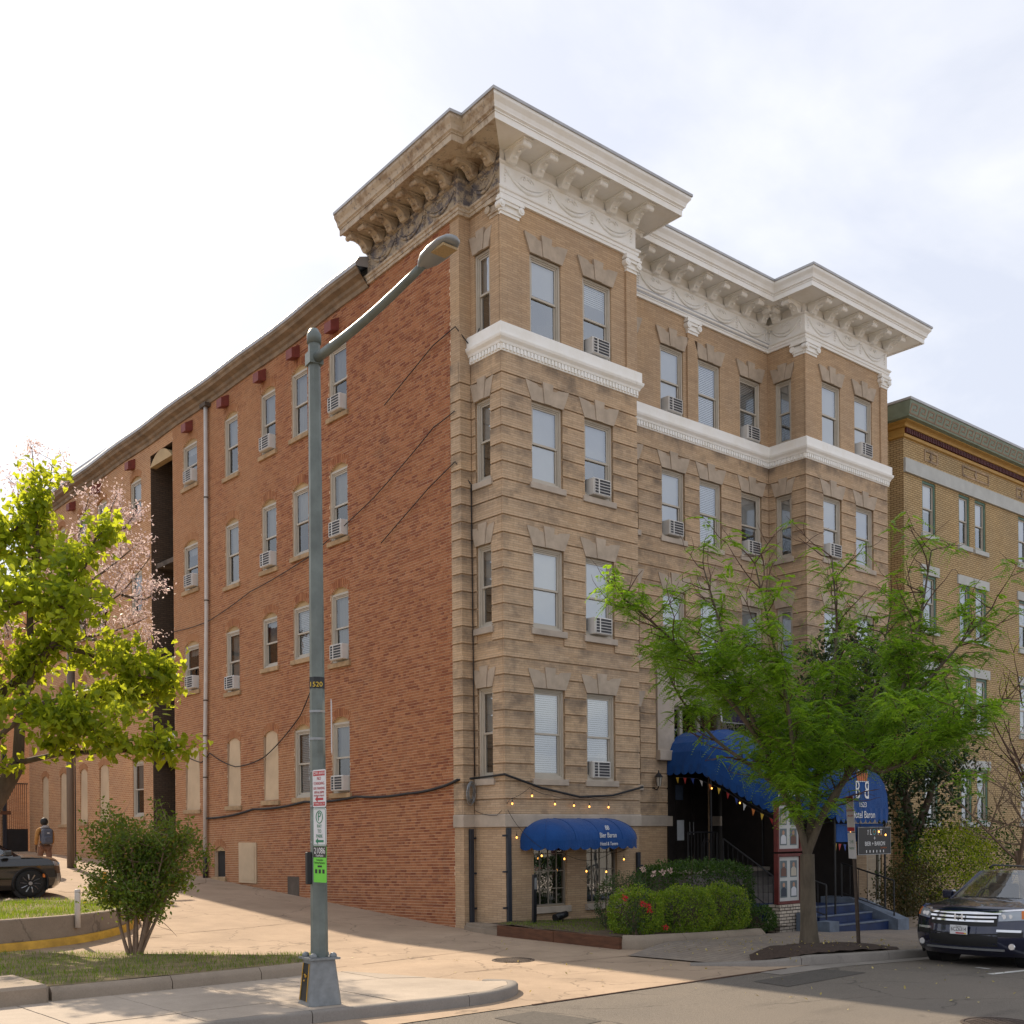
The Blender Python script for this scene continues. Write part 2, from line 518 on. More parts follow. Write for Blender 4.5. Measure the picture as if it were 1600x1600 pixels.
def clip_poly(poly, x0, x1, y0, y1):
    def cl(p, inside, inter):
        out = []
        for i in range(len(p)):
            a, b = p[i - 1], p[i]
            ia, ib = inside(a), inside(b)
            if ib:
                if not ia: out.append(inter(a, b))
                out.append(b)
            elif ia:
                out.append(inter(a, b))
        return out
    def ix(c): return lambda a, b: (c, a[1] + (b[1] - a[1]) * (c - a[0]) / (b[0] - a[0]))
    def iy(c): return lambda a, b: (a[0] + (b[0] - a[0]) * (c - a[1]) / (b[1] - a[1]), c)
    for ins, it in ((lambda q: q[0] >= x0, ix(x0)), (lambda q: q[0] <= x1, ix(x1)), (lambda q: q[1] >= y0, iy(y0)), (lambda q: q[1] <= y1, iy(y1))):
        poly = cl(poly, ins, it)
        if len(poly) < 3: return []
    return poly
def area2(p):
    return 0.5 * sum(p[i - 1][0] * p[i][1] - p[i][0] * p[i - 1][1] for i in range(len(p)))
def sheet(poly, step, zfun, mb=None):
    """polygon cut into a grid whose corners follow zfun(x, y)"""
    mb = mb or MB()
    if area2(poly) < 0: poly = poly[::-1]
    xs = [p[0] for p in poly]; ys = [p[1] for p in poly]
    sx, sy = step if isinstance(step, tuple) else (step, step)
    idx = {}
    def vi(p):
        k = (round(p[0], 4), round(p[1], 4))
        if k not in idx:
            idx[k] = len(mb.v); mb.v.append((k[0], k[1], zfun(*k)))
        return idx[k]
    x = min(xs)
    while x < max(xs) - 1e-6:
        y = min(ys)
        while y < max(ys) - 1e-6:
            c = clip_poly(poly, x, x + sx, y, y + sy)
            if len(c) >= 3 and abs(area2(c)) > 1e-5:
                q = []
                for p in c:
                    i = vi(p)
                    if not q or q[-1] != i: q.append(i)
                if q[0] == q[-1]: q.pop()
                if len(q) >= 3: mb.f.append(tuple(q))
            y += sy
        x += sx
    return mb
def hnoise(x, y, s=1.0):
    return (math.sin(x * 1.7 * s + 0.3) * math.cos(y * 2.1 * s + 1.1) + 0.5 * math.sin(x * 4.3 * s + y * 3.1 * s)) / 1.5

def asphalt():
    m, nt, b = mat_new('asphalt', (0.1, 0.09, 0.08), 0.9, 0.0, 0.3)
    p = pos_vec(nt)
    f = ramp(nt, noise(nt, p, 0.5, 7.0, 0.65), 0.3, 0.7)
    col = mixc(nt, f, (0.165, 0.14, 0.115), (0.23, 0.19, 0.15))
    g = noise(nt, p, 85.0, 3.0, 0.8)
    col = mixc(nt, ramp(nt, g, 0.36, 0.66), mixc(nt, 0.6, col, (0.04, 0.037, 0.035)), mixc(nt, 0.4, col, (0.30, 0.27, 0.23)))
    st = ramp(nt, noise(nt, pos_vec(nt, (0.25, 1.2, 1)), 1.1, 6.0, 0.7), 0.56, 0.7)
    col = mixc(nt, math_n(nt, 'MULTIPLY', st, 0.35), col, (0.055, 0.05, 0.047))
    v = nd(nt, 'ShaderNodeTexVoronoi', feature='DISTANCE_TO_EDGE'); v.inputs['Scale'].default_value = 0.5
    w = nd(nt, 'ShaderNodeVectorMath', operation='ADD')
    nz = nd(nt, 'ShaderNodeTexNoise'); nz.inputs['Scale'].default_value = 1.1; nz.inputs['Detail'].default_value = 6.0
    nt.links.new(p, nz.inputs['Vector']); nt.links.new(p, w.inputs[0]); nt.links.new(nz.outputs['Color'], w.inputs[1]); nt.links.new(w.outputs[0], v.inputs['Vector'])
    ck = ramp(nt, v.outputs['Distance'], 0.003, 0.012, (0.6, 0.6, 0.6), (0, 0, 0))
    gate = ramp(nt, noise(nt, p, 0.35, 2.0), 0.48, 0.56)
    col = mixc(nt, math_n(nt, 'MULTIPLY', ck, gate), col, (0.035, 0.032, 0.03))
    oil = ramp(nt, noise(nt, p, 2.3, 5.0, 0.6), 0.66, 0.76)
    col = mixc(nt, math_n(nt, 'MULTIPLY', oil, 0.4), col, (0.05, 0.045, 0.04))
    basecol(nt, b, col)
    bump(nt, b, g, 0.7, 0.016)
    return m
MAT['asphalt'] = asphalt()
def concrete(name, c, joints=None, stain=0.35, crack=True):
    m, nt, b = mat_new(name, c, 0.9, 0.0, 0.25)
    p = pos_vec(nt)
    f = ramp(nt, noise(nt, p, 0.7, 8.0, 0.68), 0.32, 0.7)
    col = mixc(nt, f, tuple(x * 0.78 for x in c), tuple(min(1, x * 1.12) for x in c))
    g = noise(nt, p, 55.0, 4.0, 0.75)
    col = mixc(nt, ramp(nt, g, 0.3, 0.75), col, (0.78, 0.76, 0.74), 'MULTIPLY')
    s2 = ramp(nt, noise(nt, pos_vec(nt, (1, 0.45, 1)), 1.6, 8.0, 0.72, 0.4), 0.58, 0.75)
    col = mixc(nt, math_n(nt, 'MULTIPLY', s2, stain), col, tuple(x * 0.35 for x in c))
    if crack:
        v = nd(nt, 'ShaderNodeTexVoronoi', feature='DISTANCE_TO_EDGE'); v.inputs['Scale'].default_value = 0.42
        w = nd(nt, 'ShaderNodeVectorMath', operation='ADD')
        nz = nd(nt, 'ShaderNodeTexNoise'); nz.inputs['Scale'].default_value = 1.4; nz.inputs['Detail'].default_value = 5.0
        nt.links.new(p, nz.inputs['Vector'])
        nt.links.new(p, w.inputs[0]); nt.links.new(nz.outputs['Color'], w.inputs[1]); nt.links.new(w.outputs[0], v.inputs['Vector'])
        ck = ramp(nt, v.outputs['Distance'], 0.002, 0.010, (0.55, 0.55, 0.55), (0, 0, 0))
        col = mixc(nt, ck, col, tuple(x * 0.25 for x in c))
    basecol(nt, b, col)
    bump(nt, b, g, 0.3, 0.008)
    return m
MAT['alley'] = concrete('alley_concrete', (0.43, 0.325, 0.235))
MAT['walk'] = concrete('walk_concrete', (0.44, 0.375, 0.31), crack=False)
MAT['kerb'] = concrete('granite_kerb', (0.27, 0.245, 0.22), crack=False, stain=0.5)
MAT['kerb_dark'] = concrete('rough_edging_stone', (0.33, 0.27, 0.21), crack=False, stain=0.6)
MAT['retaining'] = concrete('retaining_concrete', (0.33, 0.265, 0.205), crack=True, stain=0.75)
MAT['yellow_paint'] = simple('yellow_kerb_paint', (0.60, 0.34, 0.045), 0.6, 0.3, 5.0, bmp=0.1)
MAT['white_mark'] = simple('road_marking_paint', (0.62, 0.61, 0.58), 0.7, 0.25, 9.0)
MAT['pavers'] = brick_tex('paver_sidewalk', (0.27, 0.235, 0.205), (0.235, 0.20, 0.175), (0.12, 0.10, 0.09), 0.30, 0.15, 0.006, soot_amt=0.3)
MAT['mulch'] = simple('dark_mulch', (0.055, 0.034, 0.024), 0.95, 0.5, 22.0, bmp=0.9, bscale=35.0)
MAT['soil'] = simple('garden_soil', (0.10, 0.068, 0.042), 0.95, 0.45, 7.0, bmp=0.8, bscale=25.0)
MAT['turf'] = simple('turf_soil', (0.20, 0.15, 0.075), 0.95, 0.5, 3.0, bmp=0.8, bscale=30.0)
MAT['timber'] = simple('stained_timber', (0.12, 0.05, 0.025), 0.8, 0.4, 3.0, bmp=0.3, stretch=(1, 1, 6))
MAT['earth'] = simple('earth', (0.14, 0.12, 0.09), 0.95, 0.3, 0.4)

structure(sheet([(-400, -400), (400, -400), (400, 400), (-400, 400)], 100.0, lambda x, y: -4.0).build('ground', MAT['earth']))
structure(sheet([(-60, -22), (45, -22), (45, -7.6), (-60, -7.6)], (3.0, 4.8), lambda x, y: zg(x) - 0.12 - 0.02 * max(0, (-8 - y)) * (0.15 if y > -13 else 0.12)).build('road', MAT['asphalt']))
structure(sheet([(-60, -60), (45, -60), (45, -22), (-60, -22)], (15.0, 19.0), lambda x, y: zg(x) - 0.03).build('far_pavement', MAT['walk']))
# alley apron: concrete slab running up between the building and the lawns, meeting the asphalt at a seam
al = MB()
sheet([(-34, -8.02), (0.2, -8.02), (0.2, 0.0), (-0.31, 0.0), (-0.31, 48), (-34, 48)], (1.7, 1.0), lambda x, y: (zalley(y) if y > -3 else -0.10 - 0.012 * min(1, (-3 - y) / 5)) + max(0, 0.0), al)
structure(al.build('alley', MAT['alley'], smooth=True))
MAT['seam'] = simple('rusty_joint', (0.10, 0.055, 0.035), 0.9, 0.4, 8.0)
sm = MB()
for i in range(24):
    x0 = -6.4 + i * 0.23
    w = 0.014 + 0.012 * rnd.random()
    sm.box(x0, x0 + 0.23, -8.03 - w, -8.03 + w, -0.118, -0.106)
structure(sm.build('apron_seam', MAT['seam']))
for a, b_, nm in (((-5.6, -4.8), (-0.9, -5.1), 0), ((-6.6, -2.9), (-1.2, -2.2), 1), ((-7.6, 3.2), (-0.5, 4.0), 2), ((-7.0, 8.5), (-0.5, 9.2), 3)):
    j = MB(); n = 16
    for i in range(n):
        t0, t1 = i / n, (i + 1) / n
        xa, ya = a[0] + (b_[0] - a[0]) * t0, a[1] + (b_[1] - a[1]) * t0
        xb, yb = a[0] + (b_[0] - a[0]) * t1, a[1] + (b_[1] - a[1]) * t1
        if rnd.random() < 0.15: continue
        w = 0.006 + 0.006 * rnd.random()
        za, zb = zalley(ya) + 0.004, zalley(yb) + 0.004
        j.add([(xa, ya - w, za), (xb, yb - w, zb), (xb, yb + w, zb), (xa, ya + w, za)], [(0, 1, 2, 3)])
    structure(j.build('slab_joint', MAT['seam']))

# left pavement with slabs and granite kerb
walk_poly = [(-30, -7.0), (-12, -7.0), (-9.9, -7.05), (-7.37, -7.42), (-6.6, -7.38), (-6.05, -7.12), (-5.72, -6.7), (-5.72, -6.2), (-5.85, -5.45), (-6.35, -4.5), (-6.75, -3.95), (-7.2, -4.08), (-30, -4.08)]
def zwalk(x, y):
    # ramps down to the alley at its rounded end
    t = min(1, max(0, (x + 7.2) / 1.4)) * min(1, max(0, (y + 6.9) / 1.0))
    return 0.03 - 0.10 * t
walk = structure(sheet(walk_poly, 1.0, lambda x, y: zwalk(x, y) - 0.03).build('sidewalk', MAT['retaining']))
for ix in range(9):
    for iy in range(3):
        x0 = -5.6 - 1.22 * (ix + 1); y0 = -7.42 + iy * 1.13
        c = clip_poly(walk_poly, x0 + 0.007, x0 + 1.213, y0 + 0.007, y0 + 1.123)
        if len(c) < 3 or abs(area2(c)) < 0.02: continue
        if area2(c) < 0: c = c[::-1]
        mb = MB(); n = len(c); dz = rnd.uniform(-0.003, 0.003)
        top = [(p[0], p[1], zwalk(*p) + dz) for p in c]; bot = [(p[0], p[1], zwalk(*p) - 0.06) for p in c]
        mb.add(top + bot, [tuple(range(n))] + [(i, i + n, (i + 1) % n + n, (i + 1) % n)[::-1] for i in range(n)])
        mb.build('paving_slab', MAT['walk'], walk)
def kerb_run(path, w, h0, h1, name_struct, mat, seg=1.9, zf=None, r=0.03, inner=1):
    """row of kerb stones along a path (outer face on the path, inner side on its left)"""
    root = empty(name_struct)
    structure(root)
    pts = [Vector((p[0], p[1], 0)) for p in path]
    off = []
    for i, p in enumerate(pts):
        d = (pts[min(i + 1, len(pts) - 1)] - pts[max(0, i - 1)]).normalized()
        off.append(p + Vector((-d.y, d.x, 0)) * w * inner)
    # split into stones by accumulated length
    cur = []; acc = 0; stones = []
    for i in range(len(pts)):
        cur.append(i)
        if i + 1 < len(pts):
            acc += (pts[i + 1] - pts[i]).length
            if acc > seg:
                cur.append(i + 1); stones.append(cur); cur = []; acc = 0
    if len(cur) > 1: stones.append(cur)
    for st in stones:
        mb = MB(); n = len(st)
        rows = []
        for q, i in enumerate(st):
            a, b_ = pts[i].copy(), off[i].copy()
            if q in (0, n - 1):
                d = (pts[st[-1]] - pts[st[0]]).normalized() * (0.006 if q == 0 else -0.006)
                a += d; b_ += d
            z = zf(a.x, a.y) if zf else 0
            u = (b_ - a)
            rows.append([(a.x, a.y, z + h0), (a.x, a.y, z + h1 - r), (*(a + u * (r / w)).xy, z + h1), (*(a + u * (1 - r / w)).xy, z + h1), (b_.x, b_.y, z + h1 - r), (b_.x, b_.y, z + h0)])
        V = [p for r_ in rows for p in r_]
        F = []
        for q in range(n - 1):
            for k in range(5):
                F.append((q * 6 + k, (q + 1) * 6 + k, (q + 1) * 6 + k + 1, q * 6 + k + 1))
        F.append(tuple(range(6))); F.append(tuple((n - 1) * 6 + k for k in range(6))[::-1])
        autosmooth(mb.add(V, F).build('kerb_stone', mat, root), 50)
    return root
def dense(path, step=0.3):
    out = []
    for a, b_ in zip(path[:-1], path[1:]):
        n = max(1, int(math.dist(a, b_) / step))
        for i in range(n):
            out.append((a[0] + (b_[0] - a[0]) * i / n, a[1] + (b_[1] - a[1]) * i / n))
    out.append(path[-1]); return out
def smooth_path(path, it=2):
    for _ in range(it):
        q = [path[0]]
        for a, b_ in zip(path[:-1], path[1:]):
            q.append((a[0] * .75 + b_[0] * .25, a[1] * .75 + b_[1] * .25)); q.append((a[0] * .25 + b_[0] * .75, a[1] * .25 + b_[1] * .75))
        q.append(path[-1]); path = q
    return path
kp = dense(smooth_path([(-22, -7.16), (-12, -7.16), (-9.9, -7.2), (-7.37, -7.58), (-6.6, -7.56), (-5.95, -7.25), (-5.56, -6.75), (-5.58, -6.15)], 2), 0.3)
kerb_run(kp, 0.16, -0.2, 0.034, 'kerb', MAT['kerb'], 1.9, lambda x, y: -0.06 * min(1, max(0, (y + 7.0) / 0.9)) if x > -6 else 0)
# rounded stone edging of the near lawn
ep = dense(smooth_path([(-11.25, -4.22), (-9.4, -4.25), (-7.6, -4.22), (-7.0, -4.0), (-6.75, -3.55)], 2), 0.3)
kerb_run(ep, 0.22, -0.1, 0.20, 'lawn_edging', MAT['kerb_dark'], 1.25, None, 0.07)
autosmooth(MB().chamfer([(-14.5, -4.3, -0.1), (-11.3, -2.9, 0.26)], 0.04).build('edging_block', MAT['kerb_dark']), 40)['kind'] = 'structure'
# near lawn
def zlawn(x, y):
    d = (x + 6.8) + (y + 3.0) * 0.92            # >0 beyond the crest beside the alley
    e = max(0, min(1, (1.05 - d) / 1.05))
    return (-0.10 + 0.30 * e) + 0.012 * hnoise(x, y)
lawn_poly = [(-30, -4.1), (-7.15, -4.05), (-6.9, -3.6), (-6.6, -3.0), (-6.35, -2.6), (-7.5, -0.95), (-8.6, 0.3), (-10.0, 1.55), (-30, 2.2)]
near_lawn = structure(sheet(lawn_poly, 0.35, zlawn).build('lawn', MAT['turf'], smooth=True))
# retaining wall and yellow kerb of the upper lawn
rw = dense(smooth_path([(-24, 2.45), (-12, 2.55), (-9.8, 2.62), (-8.3, 2.95), (-7.0, 3.9), (-6.1, 5.3), (-5.75, 6.6)], 2), 0.35)
yk = kerb_run(rw, 0.10, -0.25, 0.15, 'yellow_kerb', MAT['yellow_paint'], 40.0, lambda x, y: zalley(y), 0.03)
wallm = MB(); rows = []
for i, p in enumerate(rw):
    a = Vector((p[0], p[1], 0))
    d = (Vector((*rw[min(i + 1, len(rw) - 1)], 0)) - Vector((*rw[max(0, i - 1)], 0))).normalized()
    nrm = Vector((-d.y, d.x, 0))
    a0 = a + nrm * 0.09; a1 = a + nrm * 0.32
    t = i / (len(rw) - 1)
    zt = 0.60 - 0.05 * max(0, (p[1] - 4.5) / 2.1)
    rows.append([(a0.x, a0.y, -0.3), (a0.x, a0.y, zt - 0.02), (a0.x + nrm.x * .02, a0.y + nrm.y * .02, zt), (a1.x, a1.y, zt), (a1.x, a1.y, 0.2)])
V = [q for r_ in rows for q in r_]; F = []
for i in range(len(rows) - 1):
    for k in range(4): F.append((i * 5 + k, (i + 1) * 5 + k, (i + 1) * 5 + k + 1, i * 5 + k + 1))
F.append(tuple((len(rows) - 1) * 5 + k for k in range(5))[::-1])
rwo = autosmooth(wallm.add(V, F).build('retaining_wall', MAT['retaining']), 40)
tag(rwo, 'low stained concrete retaining wall curving above the yellow kerb', 'wall')
up_poly = [(p[0], p[1] + 0.16) for p in rw[::2]] + [(-5.95, 7.5), (-7.2, 8.3), (-9.2, 9.2), (-24, 11.5)]
def zup(x, y): return 0.56 + 0.02 * hnoise(x, y) + 0.02 * max(0, y - 6)
upper_lawn = structure(sheet(up_poly, 0.4, zup).build('upper_lawn', MAT['turf'], smooth=True))

# right pavement, kerb, tree pit
def zright(x, y):
    return zg(x) + 0.03 - (0.115 * min(1, max(0, (-x + 0.2) / 1.3)))
structure(sheet([(-1.3, -6.95), (-0.9, -7.4), (-0.35, -7.85), (0.3, -8.0), (45, -8.05), (45, -2.6), (12, -2.6), (3.5, -4.1), (-0.6, -4.75), (-1.5, -5.1)], (0.8, 0.8), zright).build('brick_pavement', MAT['pavers'], smooth=True))
rk = dense(smooth_path([(-1.75, -6.75), (-1.15, -7.45), (-0.75, -7.88), (0.25, -8.14), (3.0, -8.2), (30, -8.2)], 2), 0.35)
kerb_run(rk, 0.16, -0.25, 0.035, 'kerb', MAT['kerb'], 1.8, lambda x, y: zg(x) - (0.10 * min(1, max(0, (-x - 0.2) / 1.4))))
pit = sheet([(-0.9, -7.35), (-0.3, -7.8), (0.4, -7.98), (2.6, -8.02), (2.95, -7.75), (2.6, -7.15), (1.6, -6.75), (0.4, -6.8), (-0.5, -7.0)], 0.18, lambda x, y: zright(x, y) + 0.012 + 0.10 * max(0, 1 - ((x - 1.2) / 2.0) ** 2 - ((y + 7.35) / 0.8) ** 2) + 0.015 * hnoise(x, y, 6))
structure(pit.build('mulch_bed', MAT['mulch'], smooth=True))
# garden bed beside the building
bed_poly = [(-0.55, -0.05), (-0.62, -4.15), (-0.2, -4.45), (3.6, -4.05), (6.6, -3.4), (6.6, 1.25), (4.2, 1.25), (4.2, -0.05)]
structure(sheet(bed_poly, 0.4, lambda x, y: 0.10 - 0.03 * max(0, x) + 0.05 * (y + 4.4) / 4.4 + 0.02 * hnoise(x, y, 2)).build('garden_bed', MAT['soil'], smooth=True))
bp = dense(smooth_path([(-0.72, -4.2), (-0.45, -4.62), (0.8, -4.62), (2.4, -4.42), (3.8, -4.15)], 2), 0.3)
kerb_run(bp, 0.26, -0.15, 0.155, 'bed_edging', MAT['kerb_dark'], 1.5, lambda x, y: zg(x), 0.10)
tb = empty('timber_edging', (0, 0, 0))
tag(tb, 'dark stained timber board edging the garden bed along the alley', 'edging')
for k, (a, b_) in enumerate((((-0.60, -0.45), (-0.68, -2.3)), ((-0.68, -2.32), (-0.74, -4.2)))):
    m_ = MB()
    m_.add([(a[0] - .05, a[1], -.14), (b_[0] - .05, b_[1], -.14), (b_[0] + .03, b_[1], -.14), (a[0] + .03, a[1], -.14), (a[0] - .05, a[1], .13), (b_[0] - .05, b_[1], .12), (b_[0] + .03, b_[1], .12), (a[0] + .03, a[1], .13)],
           [(0, 3, 2, 1), (4, 5, 6, 7), (0, 1, 5, 4), (1, 2, 6, 5), (2, 3, 7, 6), (3, 0, 4, 7)])
    m_.build('plank', MAT['timber'], tb)
# rounded concrete foot at the corner of the building
ft = MB(); n = 10
for i in range(n + 1):
    a = math.pi * 0.5 * i / n
    pass
ft.prism([(-0.62, -0.55), (0.05, -0.55), (0.05, 1.05), (-0.36, 1.05), (-0.55, 0.55)], -0.15, 0.02, 'xy')
ft.prism([(-0.52, -0.42), (0.05, -0.42), (0.05, 1.02), (-0.33, 1.02), (-0.47, 0.5)], 0.02, 0.08, 'xy')
structure(ft.build('corner_footing', MAT['kerb_dark']))

# darker repair patches in the asphalt and concrete
MAT['patch'] = simple('asphalt_repair', (0.085, 0.075, 0.065), 0.9, 0.35, 30.0, bmp=0.5, bscale=60.0)
def zroad(x, y): return zg(x) - 0.12 - 0.02 * max(0, (-8 - y)) * (0.15 if y > -13 else 0.12)
for poly in ([(-2.6, -9.3), (-0.4, -9.2), (-0.5, -8.5), (-2.5, -8.6)], [(-7.5, -9.6), (-6.6, -9.5), (-6.7, -8.4), (-7.4, -8.45)], [(-1.2, -12.9), (2.8, -12.7), (2.9, -11.9), (-1.1, -12.0)]):
    structure(sheet(poly, 0.5, lambda x, y: zroad(x, y) + 0.005).build('asphalt_patch', MAT['patch']))
gut = MB()
sheet([(-1.6, -8.45), (0.3, -8.5), (12, -8.5), (12, -8.22), (0.2, -8.17), (-0.9, -7.95), (-1.6, -8.04)], 0.6, lambda x, y: zroad(x, y) + 0.006, gut)
structure(gut.build('gutter', MAT['kerb']))
# road markings
def mark(x0, y0, x1, y1, w, nm='lane_marking'):
    d = Vector((x1 - x0, y1 - y0, 0)).normalized(); nn = Vector((-d.y, d.x, 0)) * w / 2
    zr = lambda x, y: zg(x) - 0.12 - 0.02 * max(0, (-8 - y)) * 0.15 + 0.006
    ps = [(x0 + nn.x, y0 + nn.y), (x0 - nn.x, y0 - nn.y), (x1 - nn.x, y1 - nn.y), (x1 + nn.x, y1 + nn.y)]
    structure(MB().add([(p[0], p[1], zr(*p)) for p in ps], [(0, 1, 2, 3)]).build(nm, MAT['white_mark']))
mark(1.1, -10.45, 7.0, -10.42, 0.11); mark(2.0, -10.0, 2.05, -9.75, 0.11)
mark(-30, -10.45, -13, -10.45, 0.11)
MAT['castiron'] = simple('cast_iron', (0.075, 0.055, 0.045), 0.7, 0.4, 14.0, metal=0.3)
def manhole(x, y, z, r, lbl):
    o = empty('manhole_cover', (x, y, z))
    tag(o, lbl, 'manhole cover', 'manhole covers')
    MB().lathe([(r * 1.14, -0.02), (r * 1.14, 0.006), (r * 1.04, 0.008), (r * 1.03, -0.01)], n=28).build('rim', MAT['castiron'], o)
    m_ = MB(); m_.lathe([(r, -0.02), (r, 0.004)], n=28)
    for i in range(-6, 7):
        for j in range(-6, 7):
            px, py = i * r / 6.6, j * r / 6.6
            if px * px + py * py < (r * 0.9) ** 2:
                m_.box(px - .02, px + .02, py - .02, py + .02, 0.003, 0.010)
    m_.build('plate', MAT['castiron'], o)
manhole(-3.34, -4.1, -0.10, 0.33, 'round iron manhole cover in the shaded alley apron')
manhole(-3.35, -12.75, -0.128, 0.36, 'round iron manhole cover in the sunlit asphalt at lower right')
# ------------------------------------------------------------------ main building
K = 0.026                      # the side wall's courses drop a little towards the rear
XL = -0.32
def zl(h, y): return h - K * y
bld = empty('apartment_building', (0, 0, 0))
tag(bld, 'four storey tan and red brick corner building with bracketed white cornice', 'building')

ROW = {4: (13.37, 15.23), 3: (10.04, 11.89), 2: (6.74, 8.61), 1: (3.33, 5.39)}
PAV1 = [(0.86, 1.82), (2.53, 3.49)]
SIDE1 = (0.38, 0.92)
CEN = [(4.82, 5.77), (6.70, 7.64), (8.27, 9.22), (10.12, 11.08)]
PAV2 = [(12.28, 13.22), (13.98, 14.94)]
SIDE2 = (0.48, 1.04)
BAS = (0.42, 2.02)

def wall_plane(mb, plane, c, u0, u1, z0, z1, holes, reveal=0.16, out=-1, zf=None):
    """rectangular wall skin with rectangular openings and their reveals; plane 'y' -> (u,c,z), 'x' -> (c,u,z)"""
    us = sorted({u0, u1, *[h for q in holes for h in q[:2]]}); zs = sorted({z0, z1, *[h for q in holes for h in q[2:]]})
    us = [u for u in us if u0 <= u <= u1]; zs = [z for z in zs if z0 <= z <= z1]
    zf = zf or (lambda u, z: z)
    P = (lambda u, d, z: (u, c + d, zf(u, z))) if plane == 'y' else (lambda u, d, z: (c + d, u, zf(u, z)))
    inn = -out
    flip = (plane == 'y') != (out < 0)
    def quad(q): mb.add(q, [(0, 1, 2, 3)] if not flip else [(3, 2, 1, 0)])
    for a, b_ in zip(us[:-1], us[1:]):
        for p, q in zip(zs[:-1], zs[1:]):
            mu, mz = (a + b_) / 2, (p + q) / 2
            if any(h[0] < mu < h[1] and h[2] < mz < h[3] for h in holes): continue
            quad([P(a, 0, p), P(b_, 0, p), P(b_, 0, q), P(a, 0, q)])
    for h in holes:
        a, b_, p, q = h
        r_ = inn * reveal
        quad([P(a, 0, p), P(a, 0, q), P(a, r_, q), P(a, r_, p)][::-1])
        quad([P(b_, 0, p), P(b_, r_, p), P(b_, r_, q), P(b_, 0, q)][::-1])
        quad([P(a, 0, q), P(b_, 0, q), P(b_, r_, q), P(a, r_, q)][::-1])
        quad([P(a, 0, p), P(a, r_, p), P(b_, r_, p), P(b_, 0, p)][::-1])
    return mb

PORTAL = (6.4, 9.9, 4.27, 6.5)
ENTR = (7.0, 8.6, 1.0, 4.05)
def holes_for(cols, rows=(1, 2, 3, 4)):
    return [(a, b_, *ROW[r]) for (a, b_) in cols for r in rows]
h_p1 = holes_for(PAV1) + [(a - .03, b_ + .05, *BAS) for a, b_ in PAV1]
h_c = holes_for(CEN, (2, 3, 4)) + [(CEN[0][0], CEN[0][1], *ROW[1]), (CEN[3][0], CEN[3][1], *ROW[1]), (7.06, 9.2, 4.5, 5.5), ENTR]
h_p2 = holes_for(PAV2) + [(12.1, 13.15, 0.42, 1.95), (14.45, 15.3, -0.4, 1.75)]
h_s1 = [(*SIDE1, *ROW[r]) for r in ROW]; h_s2 = [(*SIDE2, *ROW[r]) for r in ROW]
fw = MB()
wall_plane(fw, 'y', 0.0, 0.0, 4.31, -1.0, 16.5, h_p1)
wall_plane(fw, 'x', 0.0, 0.0, 1.08, -1.0, 16.5, h_s1)
wall_plane(fw, 'y', 1.08, XL, 0.0, -1.0, 16.5, [])
wall_plane(fw, 'x', XL, 1.08, 1.41, -1.0, 16.5, [])
wall_plane(fw, 'x', 4.31, 0.0, 1.3, -1.0, 16.5, [], out=1)
wall_plane(fw, 'y', 1.3, 4.31, 11.45, -1.0, 16.5, h_c)
wall_plane(fw, 'x', 11.45, 0.0, 1.3, -1.0, 16.5, h_s2)
wall_plane(fw, 'y', 0.0, 11.45, 15.75, -1.5, 16.5, h_p2)
wall_plane(fw, 'x', 15.75, 0.0, 14.0, -1.5, 16.5, [], out=1)
front = fw.build('front_wall', MAT['tan_clean'], bld)
# ---- rusticated bands
GZ = [12.32 - 0.394 * n for n in range(26)]
band_cache = {}
def bands(plane, c, u0, u1, holes, e0=0.0, e1=0.0, zmin=2.53, out=-1):
    rows = [(12.32 + 0.012, 12.80)] + [(GZ[i + 1] + 0.012, GZ[i] - 0.018) for i in range(25)]
    for zb, zt in rows:
        zb = max(zb, zmin)
        if zt - zb < 0.05: continue
        cuts = sorted([(h[0], h[1]) for h in holes if h[2] < zt - 0.01 and h[3] > zb + 0.01])
        segs = []; u = u0 - e0
        for a, b_ in cuts:
            if a - u > 0.02: segs.append((u, a))
            u = max(u, b_)
        if u1 + e1 - u > 0.02: segs.append((u, u1 + e1))
        for a, b_ in segs:
            key = (plane, out, round(b_ - a, 3), round(zt - zb, 3))
            if key not in band_cache:
                m_ = MB()
                d0, d1 = (-0.032, 0.0) if out < 0 else (0.0, 0.032)
                if plane == 'y': m_.chamfer([(0, d0, 0), (b_ - a, d1 + 0.02, zt - zb)], 0.006)
                else: m_.chamfer([(d0, 0, 0), (d1 + 0.02, b_ - a, zt - zb)], 0.006)
                band_cache[key] = m_.mesh('brick_band', MAT['tan'])
            o = link('brick_band', band_cache[key], front)
            o.location = (a, c, zb) if plane == 'y' else (c, a, zb)
bands('y', 0.0, 0.0, 4.31, h_p1, e0=0.032, e1=0.032)
bands('x', 0.0, 0.0, 1.045, h_s1)
bands('y', 1.08, XL, -0.035, [], e0=0.032)
bands('x', XL, 1.08, 1.41, [])
bands('y', 1.3, 4.31, 11.415, h_c + [(6.38, 9.95, 4.2, 6.9), (6.9, 8.7, 2.0, 4.3)])
bands('x', 11.45, 0.0, 1.265, h_s2)
bands('y', 0.0, 11.45, 15.75, h_p2, e0=0.032, e1=0.0)

